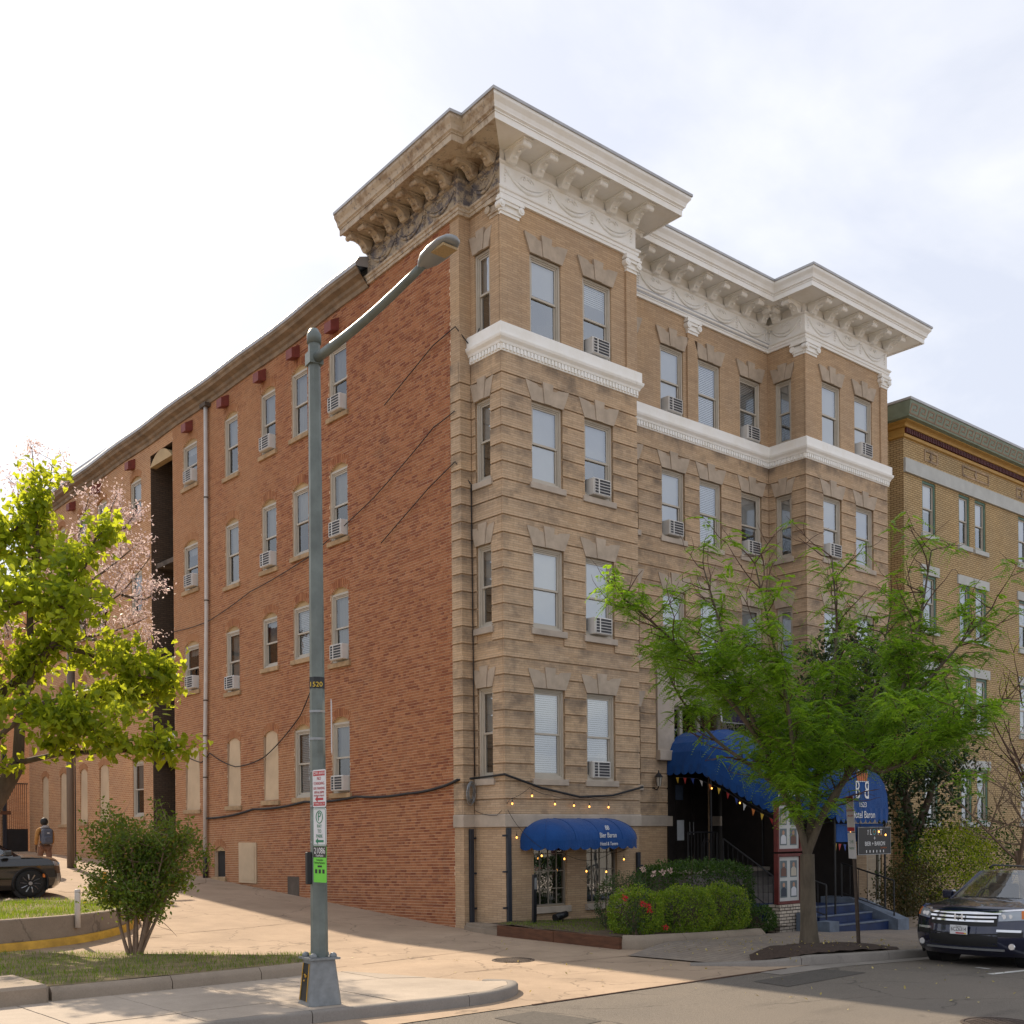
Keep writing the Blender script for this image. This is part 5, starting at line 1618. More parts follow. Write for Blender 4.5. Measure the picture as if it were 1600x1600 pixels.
MB().add([(CX1 - .03, 1.2, .2), (CX1 - .03, -3.0, .2), (CX1 - .03, -3.0, 2.9), (CX1 - .03, -2.02, 2.95), (CX1 - .03, .12, 4.0), (CX1 - .03, 1.2, 4.0)], [(0, 1, 2, 3, 4, 5)]).build('side_screen', MAT['door_dark'], ca)  # added black sheet that keeps the space below the canopy dark
text('B', 0.62, (7.70, -3.962, 3.04), FRONT, MAT['ink_white'], ca, sx=0.62, ext=0.003)
text('B', 0.62, (8.10, -3.962, 3.04), FRONT, MAT['ink_white'], ca, sx=-0.62, ext=0.003)
text('1523', 0.17, (7.92, -3.962, 2.70), FRONT, MAT['ink_white'], ca, ext=0.003)
text('Hotel Baron', 0.245, (7.93, -3.975, 2.46), FRONT, MAT['ink_white'], ca, sx=0.82, ext=0.003)
cr = MB()
for k in range(5):
    x = 7.9 + (k - 2) * 0.085
    cr.prism([(x - .036, 3.28), (x + .036, 3.28), (x + .03 + (k - 2) * .02, 3.46), (x + (k - 2) * .03, 3.53), (x - .03 + (k - 2) * .02, 3.46)], -3.966, -3.955, 'xz')
cr.build('crown_emblem', MAT['ink_orange'], ca)
cr = MB()
for k in range(7): cr.ball((7.9 + (k - 3) * 0.075, -3.962, 3.545 - 0.006 * (k - 3) ** 2), 0.016, 6, 4)
for k in range(5): cr.box(7.9 + (k - 2) * .085 - .03, 7.9 + (k - 2) * .085 + .03, -3.967, -3.955, 3.255, 3.272)
cr.build('crown_emblem', MAT['ink_white'], ca)
text('Restaurant', 0.30, (CX0 - 0.09, -2.95, 3.02), (R(80), 0, R(-90)), MAT['ink_white'], ca, sx=0.85, ext=0.004)
text('Tavern', 0.22, (CX0 - 0.02, -3.0, 2.56), WESTF, MAT['ink_white'], ca, ext=0.004)
# blue banner and black hanging board below the end of the canopy
bn = empty('hanging_banner', (0, 0, 0)); tag(bn, 'plain blue banner strip hanging behind the black board', 'banner')
MB().box(6.95, 8.98, -3.86, -3.845, 1.82, 2.25).build('cloth', MAT['cloth'], bn)
bd = empty('hanging_sign', (0, 0, 0)); tag(bd, 'black hanging board lettered LOFT + BIER BARON under the canopy end', 'sign')
MAT['sign_black'] = flat('black_sign_board', (0.012, 0.013, 0.016), 0.35)
MB().chamfer([(7.60, -4.02, 1.50), (9.04, -3.985, 2.17)], 0.006).build('board', MAT['sign_black'], bd)
m_ = MB()
for a in ((7.60, 7.615, 1.5, 2.17), (9.025, 9.04, 1.5, 2.17), (7.615, 9.025, 2.155, 2.17), (7.615, 9.025, 1.5, 1.515)): m_.box(a[0], a[1], -4.028, -4.021, a[2], a[3])
m_.build('border', MAT['steel'], bd)
text('L', 0.20, (8.16, -4.023, 2.04), FRONT, MAT['ink_white'], bd); text('FT', 0.20, (8.56, -4.023, 2.04), FRONT, MAT['ink_white'], bd)
text('O', 0.20, (8.31, -4.023, 2.04), FRONT, MAT['ink_teal'], bd); text('THE', 0.07, (8.04, -4.023, 2.04), (R(90), R(-90), 0), MAT['ink_white'], bd)
text('+', 0.16, (8.32, -4.023, 1.89), FRONT, MAT['ink_white'], bd)
text('BIER + BARON', 0.145, (8.34, -4.023, 1.76), FRONT, MAT['ink_white'], bd, sx=0.95); text('TAVERN', 0.055, (8.72, -4.023, 1.66), FRONT, MAT['ink_orange'], bd, spacing=1.5)
m_ = MB()
for k in range(6): m_.box(7.95 + k * .15, 7.98 + k * .15, -4.024, -4.021, 1.55, 1.61)
m_.build('icons', MAT['ink_white'], bd)
m_ = MB()
for x in (7.75, 8.9): m_.tube([(x, -4.0, 2.17), (x, -3.93, 2.45)], 0.008, 5)
m_.build('hangers', MAT['black'], bd)

# projecting double-sided sign on the wall above the canopy (plain plate, figure left out)
ps = empty('projecting_sign', (8.55, 0.35, 5.0)); tag(ps, 'dark projecting sign plate with white lettering among the branches', 'sign')
pr_ = [(-.55, .05), (.55, .05), (.62, .5), (.5, 1.15), (.2, 1.35), (-.2, 1.35), (-.5, 1.15), (-.62, .5)]
MAT['sign_plum'] = flat('plum_sign_board', (0.045, 0.03, 0.07), 0.4)
MB().prism(pr_, -.03, .03, 'xz').build('plate', MAT['sign_plum'], ps)
m_ = MB(); pc = pr_ + [pr_[0]]
m_.tube([(x, 0, z) for x, z in pc], 0.025, 6); m_.build('rim', MAT['ink_white'], ps)
text('BIER', 0.32, (-.12, -.034, 1.0), FRONT, MAT['ink_white'], ps); text('BARON', 0.2, (-.1, -.034, .72), FRONT, MAT['ink_white'], ps)
MB().tube([(0, 0, 1.35), (0, 0, 1.6), (0, .95, 1.6)], 0.03, 6).build('arm', MAT['black'], ps)
# poster cases on a white brick pier
pr2 = empty('brick_pier', (5.45, -3.55, 0)); tag(pr2, 'low white glazed brick pier carrying the poster cases', 'pier')
MB().box(-.48, .42, -.12, .22, -.6, .30).build('pier_body', MAT['white_brick'], pr2)
pb = MB()
for k in range(9): pb.chamfer([(-.48 + k * .1, -.135, .30), (-.39 + k * .1, .235, .42)], .006)
pb.build('pier_cap', MAT['white_brick'], pr2)
MAT['red_frame'] = simple('dark_red_frame', (0.13, 0.022, 0.018), 0.5, 0.3, 5.0)
MAT['poster_white'] = flat('poster_paper', (0.50, 0.50, 0.48)); MAT['photo_grey'] = flat('photo_backdrop', (0.12, 0.15, 0.16)); MAT['skin'] = flat('printed_skin', (0.42, 0.24, 0.16))
shirts = [flat('print_dark_shirt', (0.03, 0.04, 0.06)), flat('print_white_shirt', (0.55, 0.55, 0.57)), flat('print_brown_shirt', (0.14, 0.07, 0.05)), flat('print_cream_shirt', (0.45, 0.40, 0.32))]
for k, (z0, lbl) in enumerate(((0.43, 'lower dark red poster case with four printed portraits'), (1.62, 'upper dark red poster case half hidden by leaves'))):
    pc_ = empty('poster_case', (5.40, -3.60, z0)); tag(pc_, lbl, 'poster case', 'poster cases')
    m_ = MB()
    for a in ((-.46, -.40, 0, 1.15), (.40, .46, 0, 1.15), (-.40, .40, 1.08, 1.15), (-.40, .40, 0, .07)): m_.chamfer([(a[0], -.06, a[2]), (a[1], .06, a[3])], .006)
    m_.build('frame', MAT['red_frame'], pc_)
    MB().box(-.40, .40, -.01, .03, .07, 1.08).build('sheet', MAT['poster_white'], pc_)
    for i in range(2):
        for j in range(2):
            cx_, cz_ = -.19 + .38 * i, .34 + .46 * j
            ph = MB().box(cx_ - .13, cx_ + .13, -.014, -.0105, cz_ - .19, cz_ + .19).build('photograph', MAT['photo_grey'], pc_)
            f_ = MB().prism([(cx_ - .10, cz_ - .16), (cx_ + .10, cz_ - .16), (cx_ + .095, cz_ + .0), (cx_ + .03, cz_ + .05), (cx_ - .03, cz_ + .05), (cx_ - .095, cz_)], -.0175, -.0145, 'xz').build('printed_figure', shirts[(i + 2 * j + k) % 4], ph)
            MB().prism([(cx_ + .045 * math.cos(t * math.pi / 4), cz_ + .095 + .055 * math.sin(t * math.pi / 4)) for t in range(8)], -.0175, -.0145, 'xz').build('printed_face', MAT['skin'], ph)
# blue painted steps at the street end of the canopy, with cheek walls and railings
MAT['blue_step'] = simple('blue_step_paint', (0.012, 0.03, 0.10), 0.55, 0.4, 3.0)
MAT['grey_step'] = simple('grey_step_paint', (0.14, 0.17, 0.22), 0.7, 0.35, 4.0, bmp=0.2)
bs = empty('street_steps', (0, 0, 0)); tag(bs, 'blue painted concrete steps with grey edges at the street end of the canopy', 'steps')
for i, (y0, x0, x1) in enumerate(((-4.30, 6.3, 8.45), (-3.95, 6.1, 8.3), (-3.6, 5.95, 8.2))):
    zt = -0.07 + 0.19 * i
    MB().box(x0, x1, y0, -0.5, -0.7, zt - .03).build('riser', MAT['blue_step'], bs)
    MB().chamfer([(x0, y0 - .02, zt - .03), (x1, y0 + .06, zt + .005)], .006).build('nosing', MAT['grey_step'], bs)
    MB().box(x0, x1, y0 + .06, y0 + .33, zt - .03, zt).build('tread', MAT['blue_step'], bs)
m_ = MB(); m_.prism([(-4.55, -.7), (-2.4, -.7), (-2.4, .42), (-3.3, .40), (-4.45, -.02), (-4.55, -.05)], 8.45, 8.95, 'yz'); m_.build('cheek_wall', MAT['grey_step'], bs)
m_ = MB(); m_.box(5.9, 6.28, -4.35, -4.0, -.7, .02); m_.box(5.55, 5.93, -4.0, -3.7, -.7, .22); m_.build('cheek_wall', MAT['grey_step'], bs)
railing((8.62, -4.35, 0.02), (8.62, -2.9, 0.42), 0.85, 6, 'curved black handrail on the right cheek of the blue steps')
railing((6.15, -4.1, 0.05), (5.95, -2.9, 0.42), 0.80, 6, 'black handrail on the left side of the blue steps')

# ------------------------------------------------------------------ street lamp
MAT['lamp_paint'] = simple('grey_green_lamp_paint', (0.15, 0.175, 0.165), 0.45, 0.25, 4.0, metal=0.1, bmp=0.1, bscale=15.0)
MAT['galv'] = simple('galvanised_steel', (0.24, 0.255, 0.265), 0.5, 0.22, 9.0, metal=0.35, bmp=0.1)
LX, LY, LZ = -8.85, -6.80, 0.03
lamp = empty('street_lamp', (LX, LY, LZ), R(-100)); tag(lamp, 'tall grey street lamp with octagonal pole in the foreground', 'street lamp')
m_ = MB()
def frus(mb, b0, b1, z0, z1, ch=0.02):
    def oc(h, z): 
        c = h * 0.16
        return [(h, -h + c, z), (h, h - c, z), (h - c, h, z), (-h + c, h, z), (-h, h - c, z), (-h, -h + c, z), (-h + c, -h, z), (h - c, -h, z)]
    v = oc(b0, z0) + oc(b1, z1)
    mb.add(v, [tuple(range(8))[::-1], tuple(range(8, 16))] + [(i, (i + 1) % 8, (i + 1) % 8 + 8, i + 8) for i in range(8)])
frus(m_, .215, .155, 0, .56); m_.build('base_box', MAT['galv'], lamp)
m_ = MB(); m_.box(-.2, .2, -.2, .2, .56, .585)
for x in (-.13, .13):
    for y in (-.13, .13): m_.ball((x, y, .60), .05, 8, 6, .9)
autosmooth(m_.build('anchor_plate', MAT['galv'], lamp), 40)
MAT['access'] = simple('rusty_access_door', (0.02, 0.018, 0.015), 0.6, 0.6, 8.0)
d_ = MB().add([(-.135, -.212, .05), (.10, -.212, .05), (.085, -.163, .51), (-.12, -.163, .51), (-.135, -.204, .05), (.10, -.204, .05), (.085, -.155, .51), (-.12, -.155, .51)], [(0, 1, 2, 3), (0, 4, 5, 1), (2, 6, 7, 3), (0, 3, 7, 4), (1, 5, 6, 2)]).build('access_door', MAT['access'], lamp)
m_ = MB()
for k in range(7): m_.ball((rnd.uniform(-.09, .06), -.19 - .0, rnd.uniform(.28, .42)), .014, 5, 3)
m_.tube([(-.13, -.214, .05), (-.115, -.166, .51)], .008, 4); m_.tube([(.098, -.214, .05), (.083, -.166, .51)], .008, 4)
m_.build('door_marks', MAT['yellow_paint'], d_)
m_ = MB(); v = []
for z, r_ in ((.585, .108), (3.0, .096), (6.0, .084), (8.30, .074)):
    for k in range(8): v.append((r_ * math.cos(math.pi * (k + .5) / 4), r_ * math.sin(math.pi * (k + .5) / 4), z))
f_ = []
for j in range(3):
    for k in range(8): f_.append((j * 8 + k, j * 8 + (k + 1) % 8, (j + 1) * 8 + (k + 1) % 8, (j + 1) * 8 + k))
m_.add(v, f_ + [tuple(24 + k for k in range(8))]).build('pole', MAT['lamp_paint'], lamp)
MB().lathe([(.09, 8.22), (.09, 8.33), (.05, 8.40), (.01, 8.41)], n=12).build('pole_cap', MAT['lamp_paint'], lamp, True)
for z, h_ in ((3.62, .03), (3.28, .03), (2.88, .02), (2.45, .02), (2.0, .02)):
    MB().lathe([(.104, z), (.104, z + h_)], n=8).build('strap', MAT['steel'], lamp)
MB().lathe([(.1, 3.92), (.1, 4.06)], n=8).build('number_band', MAT['sign_black'], lamp)
_inv = R(100)
arm = MB(); ap = []
for i in range(9):
    t = i / 8
    ap.append((0, -0.05 - 2.25 * t, 8.02 + 0.30 * t - 0.05 * math.sin(math.pi * t)))
arm.tube(ap, [.062 - .018 * i / 8 for i in range(9)], 10)
arm = arm.build('arm', MAT['lamp_paint'], lamp, True); arm.rotation_euler = (0, 0, _inv)
cl = MB().box(-.085, .085, -.09, .09, 7.95, 8.10).build('arm_clamp', MAT['lamp_paint'], lamp)
hd = MB(); rings = [(-2.24, .04, .045), (-2.31, .085, .06), (-2.40, .125, .068), (-2.56, .148, .064), (-2.72, .142, .056), (-2.82, .10, .045), (-2.85, .05, .03)]
v = []; nR = 14
for y, w, h in rings:
    zc = 8.31 + 0.30 * ((-y - 2.24) / 2.25)
    for k in range(nR):
        a = 2 * math.pi * k / nR
        ca_, sa_ = math.cos(a), math.sin(a)
        v.append((w * math.copysign(abs(ca_) ** .6, ca_), y, zc + h * (sa_ if sa_ > 0 else sa_ * .55)))
f_ = []
for j in range(len(rings) - 1):
    for k in range(nR): f_.append((j * nR + k, (j + 1) * nR + k, (j + 1) * nR + (k + 1) % nR, j * nR + (k + 1) % nR))
f_ += [tuple(range(nR)), tuple((len(rings) - 1) * nR + k for k in range(nR))[::-1]]
MAT['lamp_head'] = simple('lamp_head_paint', (0.26, 0.275, 0.285), 0.35, 0.1, 4.0, metal=0.2)
hd = hd.add(v, f_).build('lamp_head', MAT['lamp_head'], lamp, True); hd.rotation_euler = (0, 0, _inv)
MAT['led'] = simple('led_panel', (0.42, 0.30, 0.15), 0.4, 0.3, 60.0)
le = MB().box(-.095, .095, -2.78, -2.56, 8.318, 8.345).build('led_panel', MAT['led'], hd)
MB().lathe([(.045, 0), (.045, .05), (.02, .07)], (0, -2.5, 8.39), 10).build('photocell', MAT['lamp_head'], hd)
# signs on the lamp pole, facing along the street
def plate(name, y0, y1, z0, z1, x, mat, label, rad=0.03):
    o = empty(name, (x, (y0 + y1) / 2, (z0 + z1) / 2)); tag(o, label, 'sign', 'signs on the street lamp')
    w, h = (y1 - y0) / 2, (z1 - z0) / 2
    def rr_(w, h, r_):
        p = []
        for cx_, cz_, a0 in ((w - r_, h - r_, 0), (-w + r_, h - r_, 90), (-w + r_, -h + r_, 180), (w - r_, -h + r_, 270)):
            for k in range(5): p.append((cx_ + r_ * math.cos(R(a0 + k * 22.5)), cz_ + r_ * math.sin(R(a0 + k * 22.5))))
        return p
    MB().prism(rr_(w, h, rad), -.002, .004, 'yz').build('plate', mat, o)
    return o, rr_
MAT['sign_white'] = flat('reflective_white', (0.66, 0.66, 0.68), 0.4); MAT['sign_green'] = flat('lime_green_sign', (0.16, 0.62, 0.05), 0.4)
SX = LX - 0.125; SY0, SY1 = LY - 0.39, LY - 0.085
def arrow(o, z, mat, x=-.004, w=.19):
    MB().prism([(w / 2, z), (w / 2 - .06, z + .04), (w / 2 - .06, z + .014), (-w / 2, z + .014), (-w / 2, z - .014), (w / 2 - .06, z - .014), (w / 2 - .06, z - .04)], x, x + .001, 'yz').build('arrow', mat, o)
o, rr_ = plate('tow_away_sign', SY0, SY1, 2.47, 2.93, SX, MAT['sign_white'], 'white and red tow away sign, topmost on the lamp pole')
MB().box(-.0035, -.0025, -.135, .135, .155, .212).build('red_panel', MAT['ink_red'], o); MB().box(-.0035, -.0025, -.135, .135, -.212, -.165).build('red_panel', MAT['ink_red'], o)
for s, z, sz in (('TOW AWAY', .184, .052), ):
    text(s, sz, (-.0045, 0, z), WESTF, MAT['ink_white'], o, ext=.0004)
text('IF TOWED CALL 311', .03, (-.0045, 0, -.188), WESTF, MAT['ink_white'], o, ext=.0004)
for s, z, sz in (('NO', .12, .06), ('STANDING', .06, .05), ('OR PARKING', .0, .045), ('4PM-6:30PM', -.05, .045), ('MONDAY-FRIDAY', -.09, .03)):
    text(s, sz, (-.0045, 0, z), WESTF, MAT['ink_red'], o, ext=.0004)
arrow(o, -.13, MAT['ink_red'])
o, rr_ = plate('pay_to_park_sign', SY0, SY1, 2.0, 2.46, SX, MAT['sign_white'], 'white pay to park sign with green P, middle of the lamp pole')
bo_ = MB(); pts = rr_(.142, .22, .025) ; bo_.tube([(-.003, p[0], p[1]) for p in pts + [pts[0]]], .003, 4); bo_.build('border', MAT['ink_green'], o)
ci = MB(); ci.tube([(-.003, .075 * math.cos(t * math.pi / 10), .12 + .075 * math.sin(t * math.pi / 10)) for t in range(21)], .006, 4); ci.build('ring', MAT['ink_green'], o)
text('P', .15, (-.0045, 0, .12), WESTF, MAT['ink_green'], o, ext=.0004)
for s, z in (('PAY', 0.005), ('TO', -.055), ('PARK', -.115)): text(s, .062, (-.0045, 0, z), WESTF, MAT['ink_green'], o, ext=.0004)
arrow(o, -.175, MAT['ink_green'])
o, rr_ = plate('pay_by_phone_sign', SY0 + .005, SY1 - .005, 1.55, 1.99, SX, MAT['sign_green'], 'green and black zone number sign, lowest on the lamp pole', .012)
MB().box(-.0035, -.0025, -.148, .148, .085, .219).build('black_panel', MAT['sign_black'], o)
text('21086', .105, (-.0045, 0, .165), WESTF, MAT['ink_white'], o, ext=.0004); text('ParkMobile', .038, (-.0045, 0, .107), WESTF, MAT['ink_white'], o, ext=.0004)
text('Contactless', .034, (-.0045, 0, .055), WESTF, MAT['ink_black'], o, ext=.0004); text('Parking Payments', .034, (-.0045, 0, .02), WESTF, MAT['ink_black'], o, ext=.0004)
for k in (-1, 0, 1): MB().box(-.0035, -.0025, k * .085 - .025, k * .085 + .025, -.11, -.06).build('icon', MAT['ink_black'], o)
MB().box(-.0035, -.0025, -.05, .05, -.035, -.012).build('icon', MAT['ink_black'], o)
eo = empty('edge_on_sign', (LX + .10, LY + .02, 3.47)); tag(eo, 'white street sign seen almost edge-on behind the lamp pole', 'sign', 'signs on the street lamp')
e_ = MB().chamfer([(-.003, -.22, -.33), (.003, .22, .33)], .001).build('plate', MAT['sign_white'], eo); eo.rotation_euler = (0, 0, R(-33))
eo.location = (LX + .13, LY - .12, 3.47)
_q = Matrix.Rotation(R(100), 4, 'Z') @ Vector((-.075, -.095, 3.96))
text('1520', .085, tuple(_q), (R(90), 0, R(-40) + R(100)), MAT['ink_yellow'], lamp, ext=.001)
ob = bpy.data.objects[-1] if False else None
bx_ = empty('junction_box', (LX - .13, LY + .02, 1.72)); tag(bx_, 'narrow black control box strapped to the lamp pole', 'box')
MB().chamfer([(-.035, -.03, -.2), (.035, .03, .2)], .008).build('casing', MAT['sign_black'], bx_)

# slim sign post by the street tree
spz = -0.03
sp = empty('sign_post', (2.28, -7.37, spz)); tag(sp, 'slim brown post with two narrow parking signs beside the street tree', 'sign post')
m_ = MB(); m_.box(-.03, .03, -.006, .006, 0, 2.75); m_.box(-.032, -.026, -.03, 0, 0, 2.75); m_.box(.026, .032, -.03, 0, 0, 2.75)
MAT['post_brown'] = simple('rusty_post', (0.085, 0.06, 0.045), 0.7, 0.35, 6.0)
m_.build('post', MAT['post_brown'], sp)
sp.rotation_euler = (0, R(-2.5), R(-36))
def sideplate(z0, z1, mat_main, red):
    s_ = MB().chamfer([(-.038, -.2, z0), (-.032, .16, z1)], .002).build('sign_plate', MAT['sign_white'], sp)
    if red:
        MB().box(-.0395, -.0385, -.19, .15, z1 - .09, z1 - .01).build('red_panel', MAT['ink_red'], s_); MB().box(-.0395, -.0385, -.19, .15, z0 + .01, z0 + .08).build('red_panel', MAT['ink_red'], s_)
        text('NO STANDING', .05, (-.0395, -.02, (z0 + z1) / 2 + .06), WESTF, MAT['ink_red'], s_, ext=.0004); text('4PM-6:30PM', .05, (-.0395, -.02, (z0 + z1) / 2 - .04), WESTF, MAT['ink_red'], s_, ext=.0004)
    else:
        text('2 HR', .09, (-.0395, -.02, (z0 + z1) / 2 + .07), WESTF, MAT['ink_green'], s_, ext=.0004); text('PARKING', .06, (-.0395, -.02, (z0 + z1) / 2 - .05), WESTF, MAT['ink_green'], s_, ext=.0004)
sideplate(2.12, 2.78, None, True); sideplate(1.62, 2.10, None, False)

# ------------------------------------------------------------------ cables and string lights on the facade
MAT['cable'] = simple('black_cable', (0.02, 0.02, 0.022), 0.6, 0.3, 8.0)
def cable(name, pts, r_, label, mat=None, sag=0.0, n=6):
    P_ = []
    for a, b_ in zip(pts[:-1], pts[1:]):
        a, b_ = Vector(a), Vector(b_)
        for k in range(n):
            t = k / n; q = a.lerp(b_, t); q.z -= sag * 4 * t * (1 - t) * (b_ - a).length
            P_.append(q)
    P_.append(Vector(pts[-1]))
    o = MB().tube(P_, r_, 6).build(name, mat or MAT['cable'], None, True)
    return tag(o, label, 'cable', 'cables on the walls')
xw = XL - 0.07
def sw(y, h): return (xw, y, zl(h, y))
cable('cable_bundle', [sw(14.0, 2.98), sw(10.9, 3.13), sw(8.0, 3.2), sw(5.4, 3.2), sw(3.2, 3.15), sw(1.9, 3.22), (xw, 1.2, 3.32)], 0.034, 'thick black cable bundle draped along the red brick wall', sag=.02)
cable('cable_bundle', [(xw, 1.2, 3.32), (-.05, 1.0, 3.36), (-.07, .4, 3.38), (-.09, -.09, 3.40), (1.0, -.1, 3.12), (2.2, -.1, 2.93), (3.3, -.1, 2.98), (4.36, -.1, 3.20), (4.4, 0.0, 3.2)], 0.026, 'black cable bundle hung across the tan corner bay above the awning')
cl_ = MB()
for k in range(9):
    r_ = .16 + .05 * rnd.random(); cx_, cz_ = -.20 + rnd.uniform(-.04, .04), 3.02 + rnd.uniform(-.06, .06)
    cl_.tube([(cx_ + r_ * .55 * math.cos(t * math.pi / 8), .98 - .02 * k * .3, cz_ + r_ * 1.25 * math.sin(t * math.pi / 8)) for t in range(17)], .008, 4)
tag(cl_.build('cable_coil', MAT['steel'], None, True), 'coiled grey spare cable hanging beside the red brick corner', 'cable', 'cables on the walls')
cable('wall_cable', [sw(16.2, 5.35), sw(14.3, 4.75), sw(13.7, 5.0), sw(12.0, 4.45), sw(10.2, 4.6), sw(8.2, 5.55), sw(7.6, 6.2)], 0.016, 'thin dark cable sagging between the second floor windows', sag=.03)
cable('wall_cable', [sw(16.3, 9.2), sw(14.3, 9.1), sw(13.6, 9.12), sw(11.0, 9.5), sw(7.7, 9.8), sw(4.5, 10.6), sw(2.0, 11.6), (xw, 1.2, 11.7)], 0.012, 'thin cable climbing the red wall towards the tan corner', sag=.01)
cable('wall_cable', [sw(4.2, 9.4), sw(2.2, 10.25), (xw, 1.2, 10.55), (-.07, 1.02, 10.05), (-.07, .98, 3.4)], 0.012, 'thin cable bending round the tan corner and dropping down')
cable('wall_cable', [sw(4.0, 12.75), sw(2.0, 13.5), (xw, 1.15, 13.6), (-.05, .98, 13.15), (-.05, .7, 13.5)], 0.012, 'thin cable reaching the white belt course at the corner')
MAT['bulb'] = bpy.data.materials.new('warm_bulb'); MAT['bulb'].use_nodes = True
_b = MAT['bulb'].node_tree.nodes['Principled BSDF']; _b.inputs['Base Color'].default_value = (1, .5, .15, 1); _b.inputs['Emission Color'].default_value = (1.0, 0.42, 0.08, 1); _b.inputs['Emission Strength'].default_value = 2.0
MAT['filament'] = bpy.data.materials.new('hot_filament'); MAT['filament'].use_nodes = True
_b = MAT['filament'].node_tree.nodes['Principled BSDF']; _b.inputs['Emission Color'].default_value = (1.0, 0.7, 0.3, 1); _b.inputs['Emission Strength'].default_value = 30.0
bulb_me = MB().lathe([(.006, -.02), (.014, -.03), (.020, -.046), (.017, -.062), (.004, -.072)][::-1], (0, 0, 0), 8).mesh('bulb', MAT['bulb'], True)
fil_me = MB().lathe([(.012, -.02), (.012, .03), (.006, .035)], (0, 0, 0), 6).mesh('socket', MAT['black'])
def string_lights(pts, bulbs, label, sag=0.05, drop=0.09):
    o = empty('string_lights', pts[0]); tag(o, label, 'string lights', 'warm string lights')
    O = Vector(pts[0]); P_ = []
    for a, b_ in zip(pts[:-1], pts[1:]):
        a, b_ = Vector(a), Vector(b_)
        for k in range(6):
            t = k / 6; q = a.lerp(b_, t); q.z -= sag * 4 * t * (1 - t) * (b_ - a).length; P_.append(q - O)
    P_.append(Vector(pts[-1]) - O)
    MB().tube(P_, .006, 4).build('wire', MAT['cable'], o)
    for b_ in bulbs:
        q = Vector(b_) - O
        MB().tube([q + Vector((0, 0, drop)), q], .005, 4).build('drop_wire', MAT['cable'], o)
        s_ = link('socket', fil_me, o); s_.location = q
        u_ = link('bulb', bulb_me, o); u_.location = q
string_lights([(-.06, 1.0, 2.62), (-.08, .2, 2.5), (.05, -.1, 2.85), (.62, -.12, 3.12), (1.3, -.12, 2.95), (1.9, -.12, 2.9), (2.5, -.12, 2.92), (3.1, -.12, 2.92), (3.6, -.12, 3.0)],
              [(.10, -.12, 2.80), (.68, -.13, 2.98), (1.38, -.13, 2.80), (1.98, -.13, 2.77), (2.48, -.13, 2.75), (3.12, -.13, 2.74)], 'string of warm bulbs draped above the blue awning')
string_lights([(0.0, -.08, 2.62), (.32, -.12, 2.2), (.6, -.5, 1.78), (1.2, -.45, 1.7), (2.1, -.4, 1.45), (2.9, -.4, 1.6), (3.5, -.5, 1.75)],
              [(.22, -.12, 2.05), (.62, -.5, 1.64), (1.45, -.35, 1.55), (2.1, -.4, 1.25), (2.75, -.4, 1.22), (3.3, -.45, 1.5)], 'string of warm bulbs hanging below the blue awning')
string_lights([(6.75, -.1, 3.55), (6.75, -.8, 3.2), (6.74, -1.6, 2.75), (6.74, -2.6, 2.4), (6.74, -3.9, 2.3)], [(6.75, -.3, 3.25), (6.75, -1.2, 2.85), (6.74, -3.2, 2.05)], 'warm bulbs strung along the left edge of the canopy')
string_lights([(6.85, -4.0, 2.25), (7.6, -4.05, 2.2), (8.4, -4.05, 2.22), (9.1, -4.0, 2.18)], [(7.25, -4.05, 2.12), (8.42, -4.08, 2.1), (8.72, -4.08, 2.02)], 'warm bulbs under the scalloped front of the canopy')
# bunting flags
flagc = [flat('flag_yellow', (.6, .4, .05)), flat('flag_red', (.4, .04, .04)), flat('flag_blue', (.03, .06, .25)), flat('flag_white', (.55, .55, .55)), flat('flag_orange', (.55, .18, .04))]
def bunting(pts, nflag, label):
    o = empty('bunting', pts[0]); tag(o, label, 'bunting', 'bunting under the canopy'); O = Vector(pts[0])
    P_ = [Vector(p) - O for p in pts]
    MB().tube(P_, .005, 4).build('cord', MAT['cable'], o)
    for k in range(nflag):
        t = (k + .5) / nflag * (len(P_) - 1); i = int(t); p = P_[i].lerp(P_[min(i + 1, len(P_) - 1)], t - i); d = (P_[min(i + 1, len(P_) - 1)] - P_[i]).normalized() * .06
        yaw = Vector((rnd.uniform(-.03, .03), rnd.uniform(-.03, .03), 0))
        MB().add([p - d, p + d, p + yaw - Vector((0, 0, .17))], [(0, 1, 2)]).build('flag', flagc[k % 5], o)
bunting([(6.76, 1.0, 3.55), (6.75, .2, 3.48), (6.74, -.7, 3.15), (6.73, -1.5, 2.7), (6.72, -2.3, 2.35), (6.72, -3.2, 2.25)], 15, 'small coloured bunting flags along the sloping canopy edge')
bunting([(6.8, -3.85, 1.80), (7.4, -3.86, 1.76), (8.0, -3.86, 1.78)], 6, 'row of small flags below the blue banner')
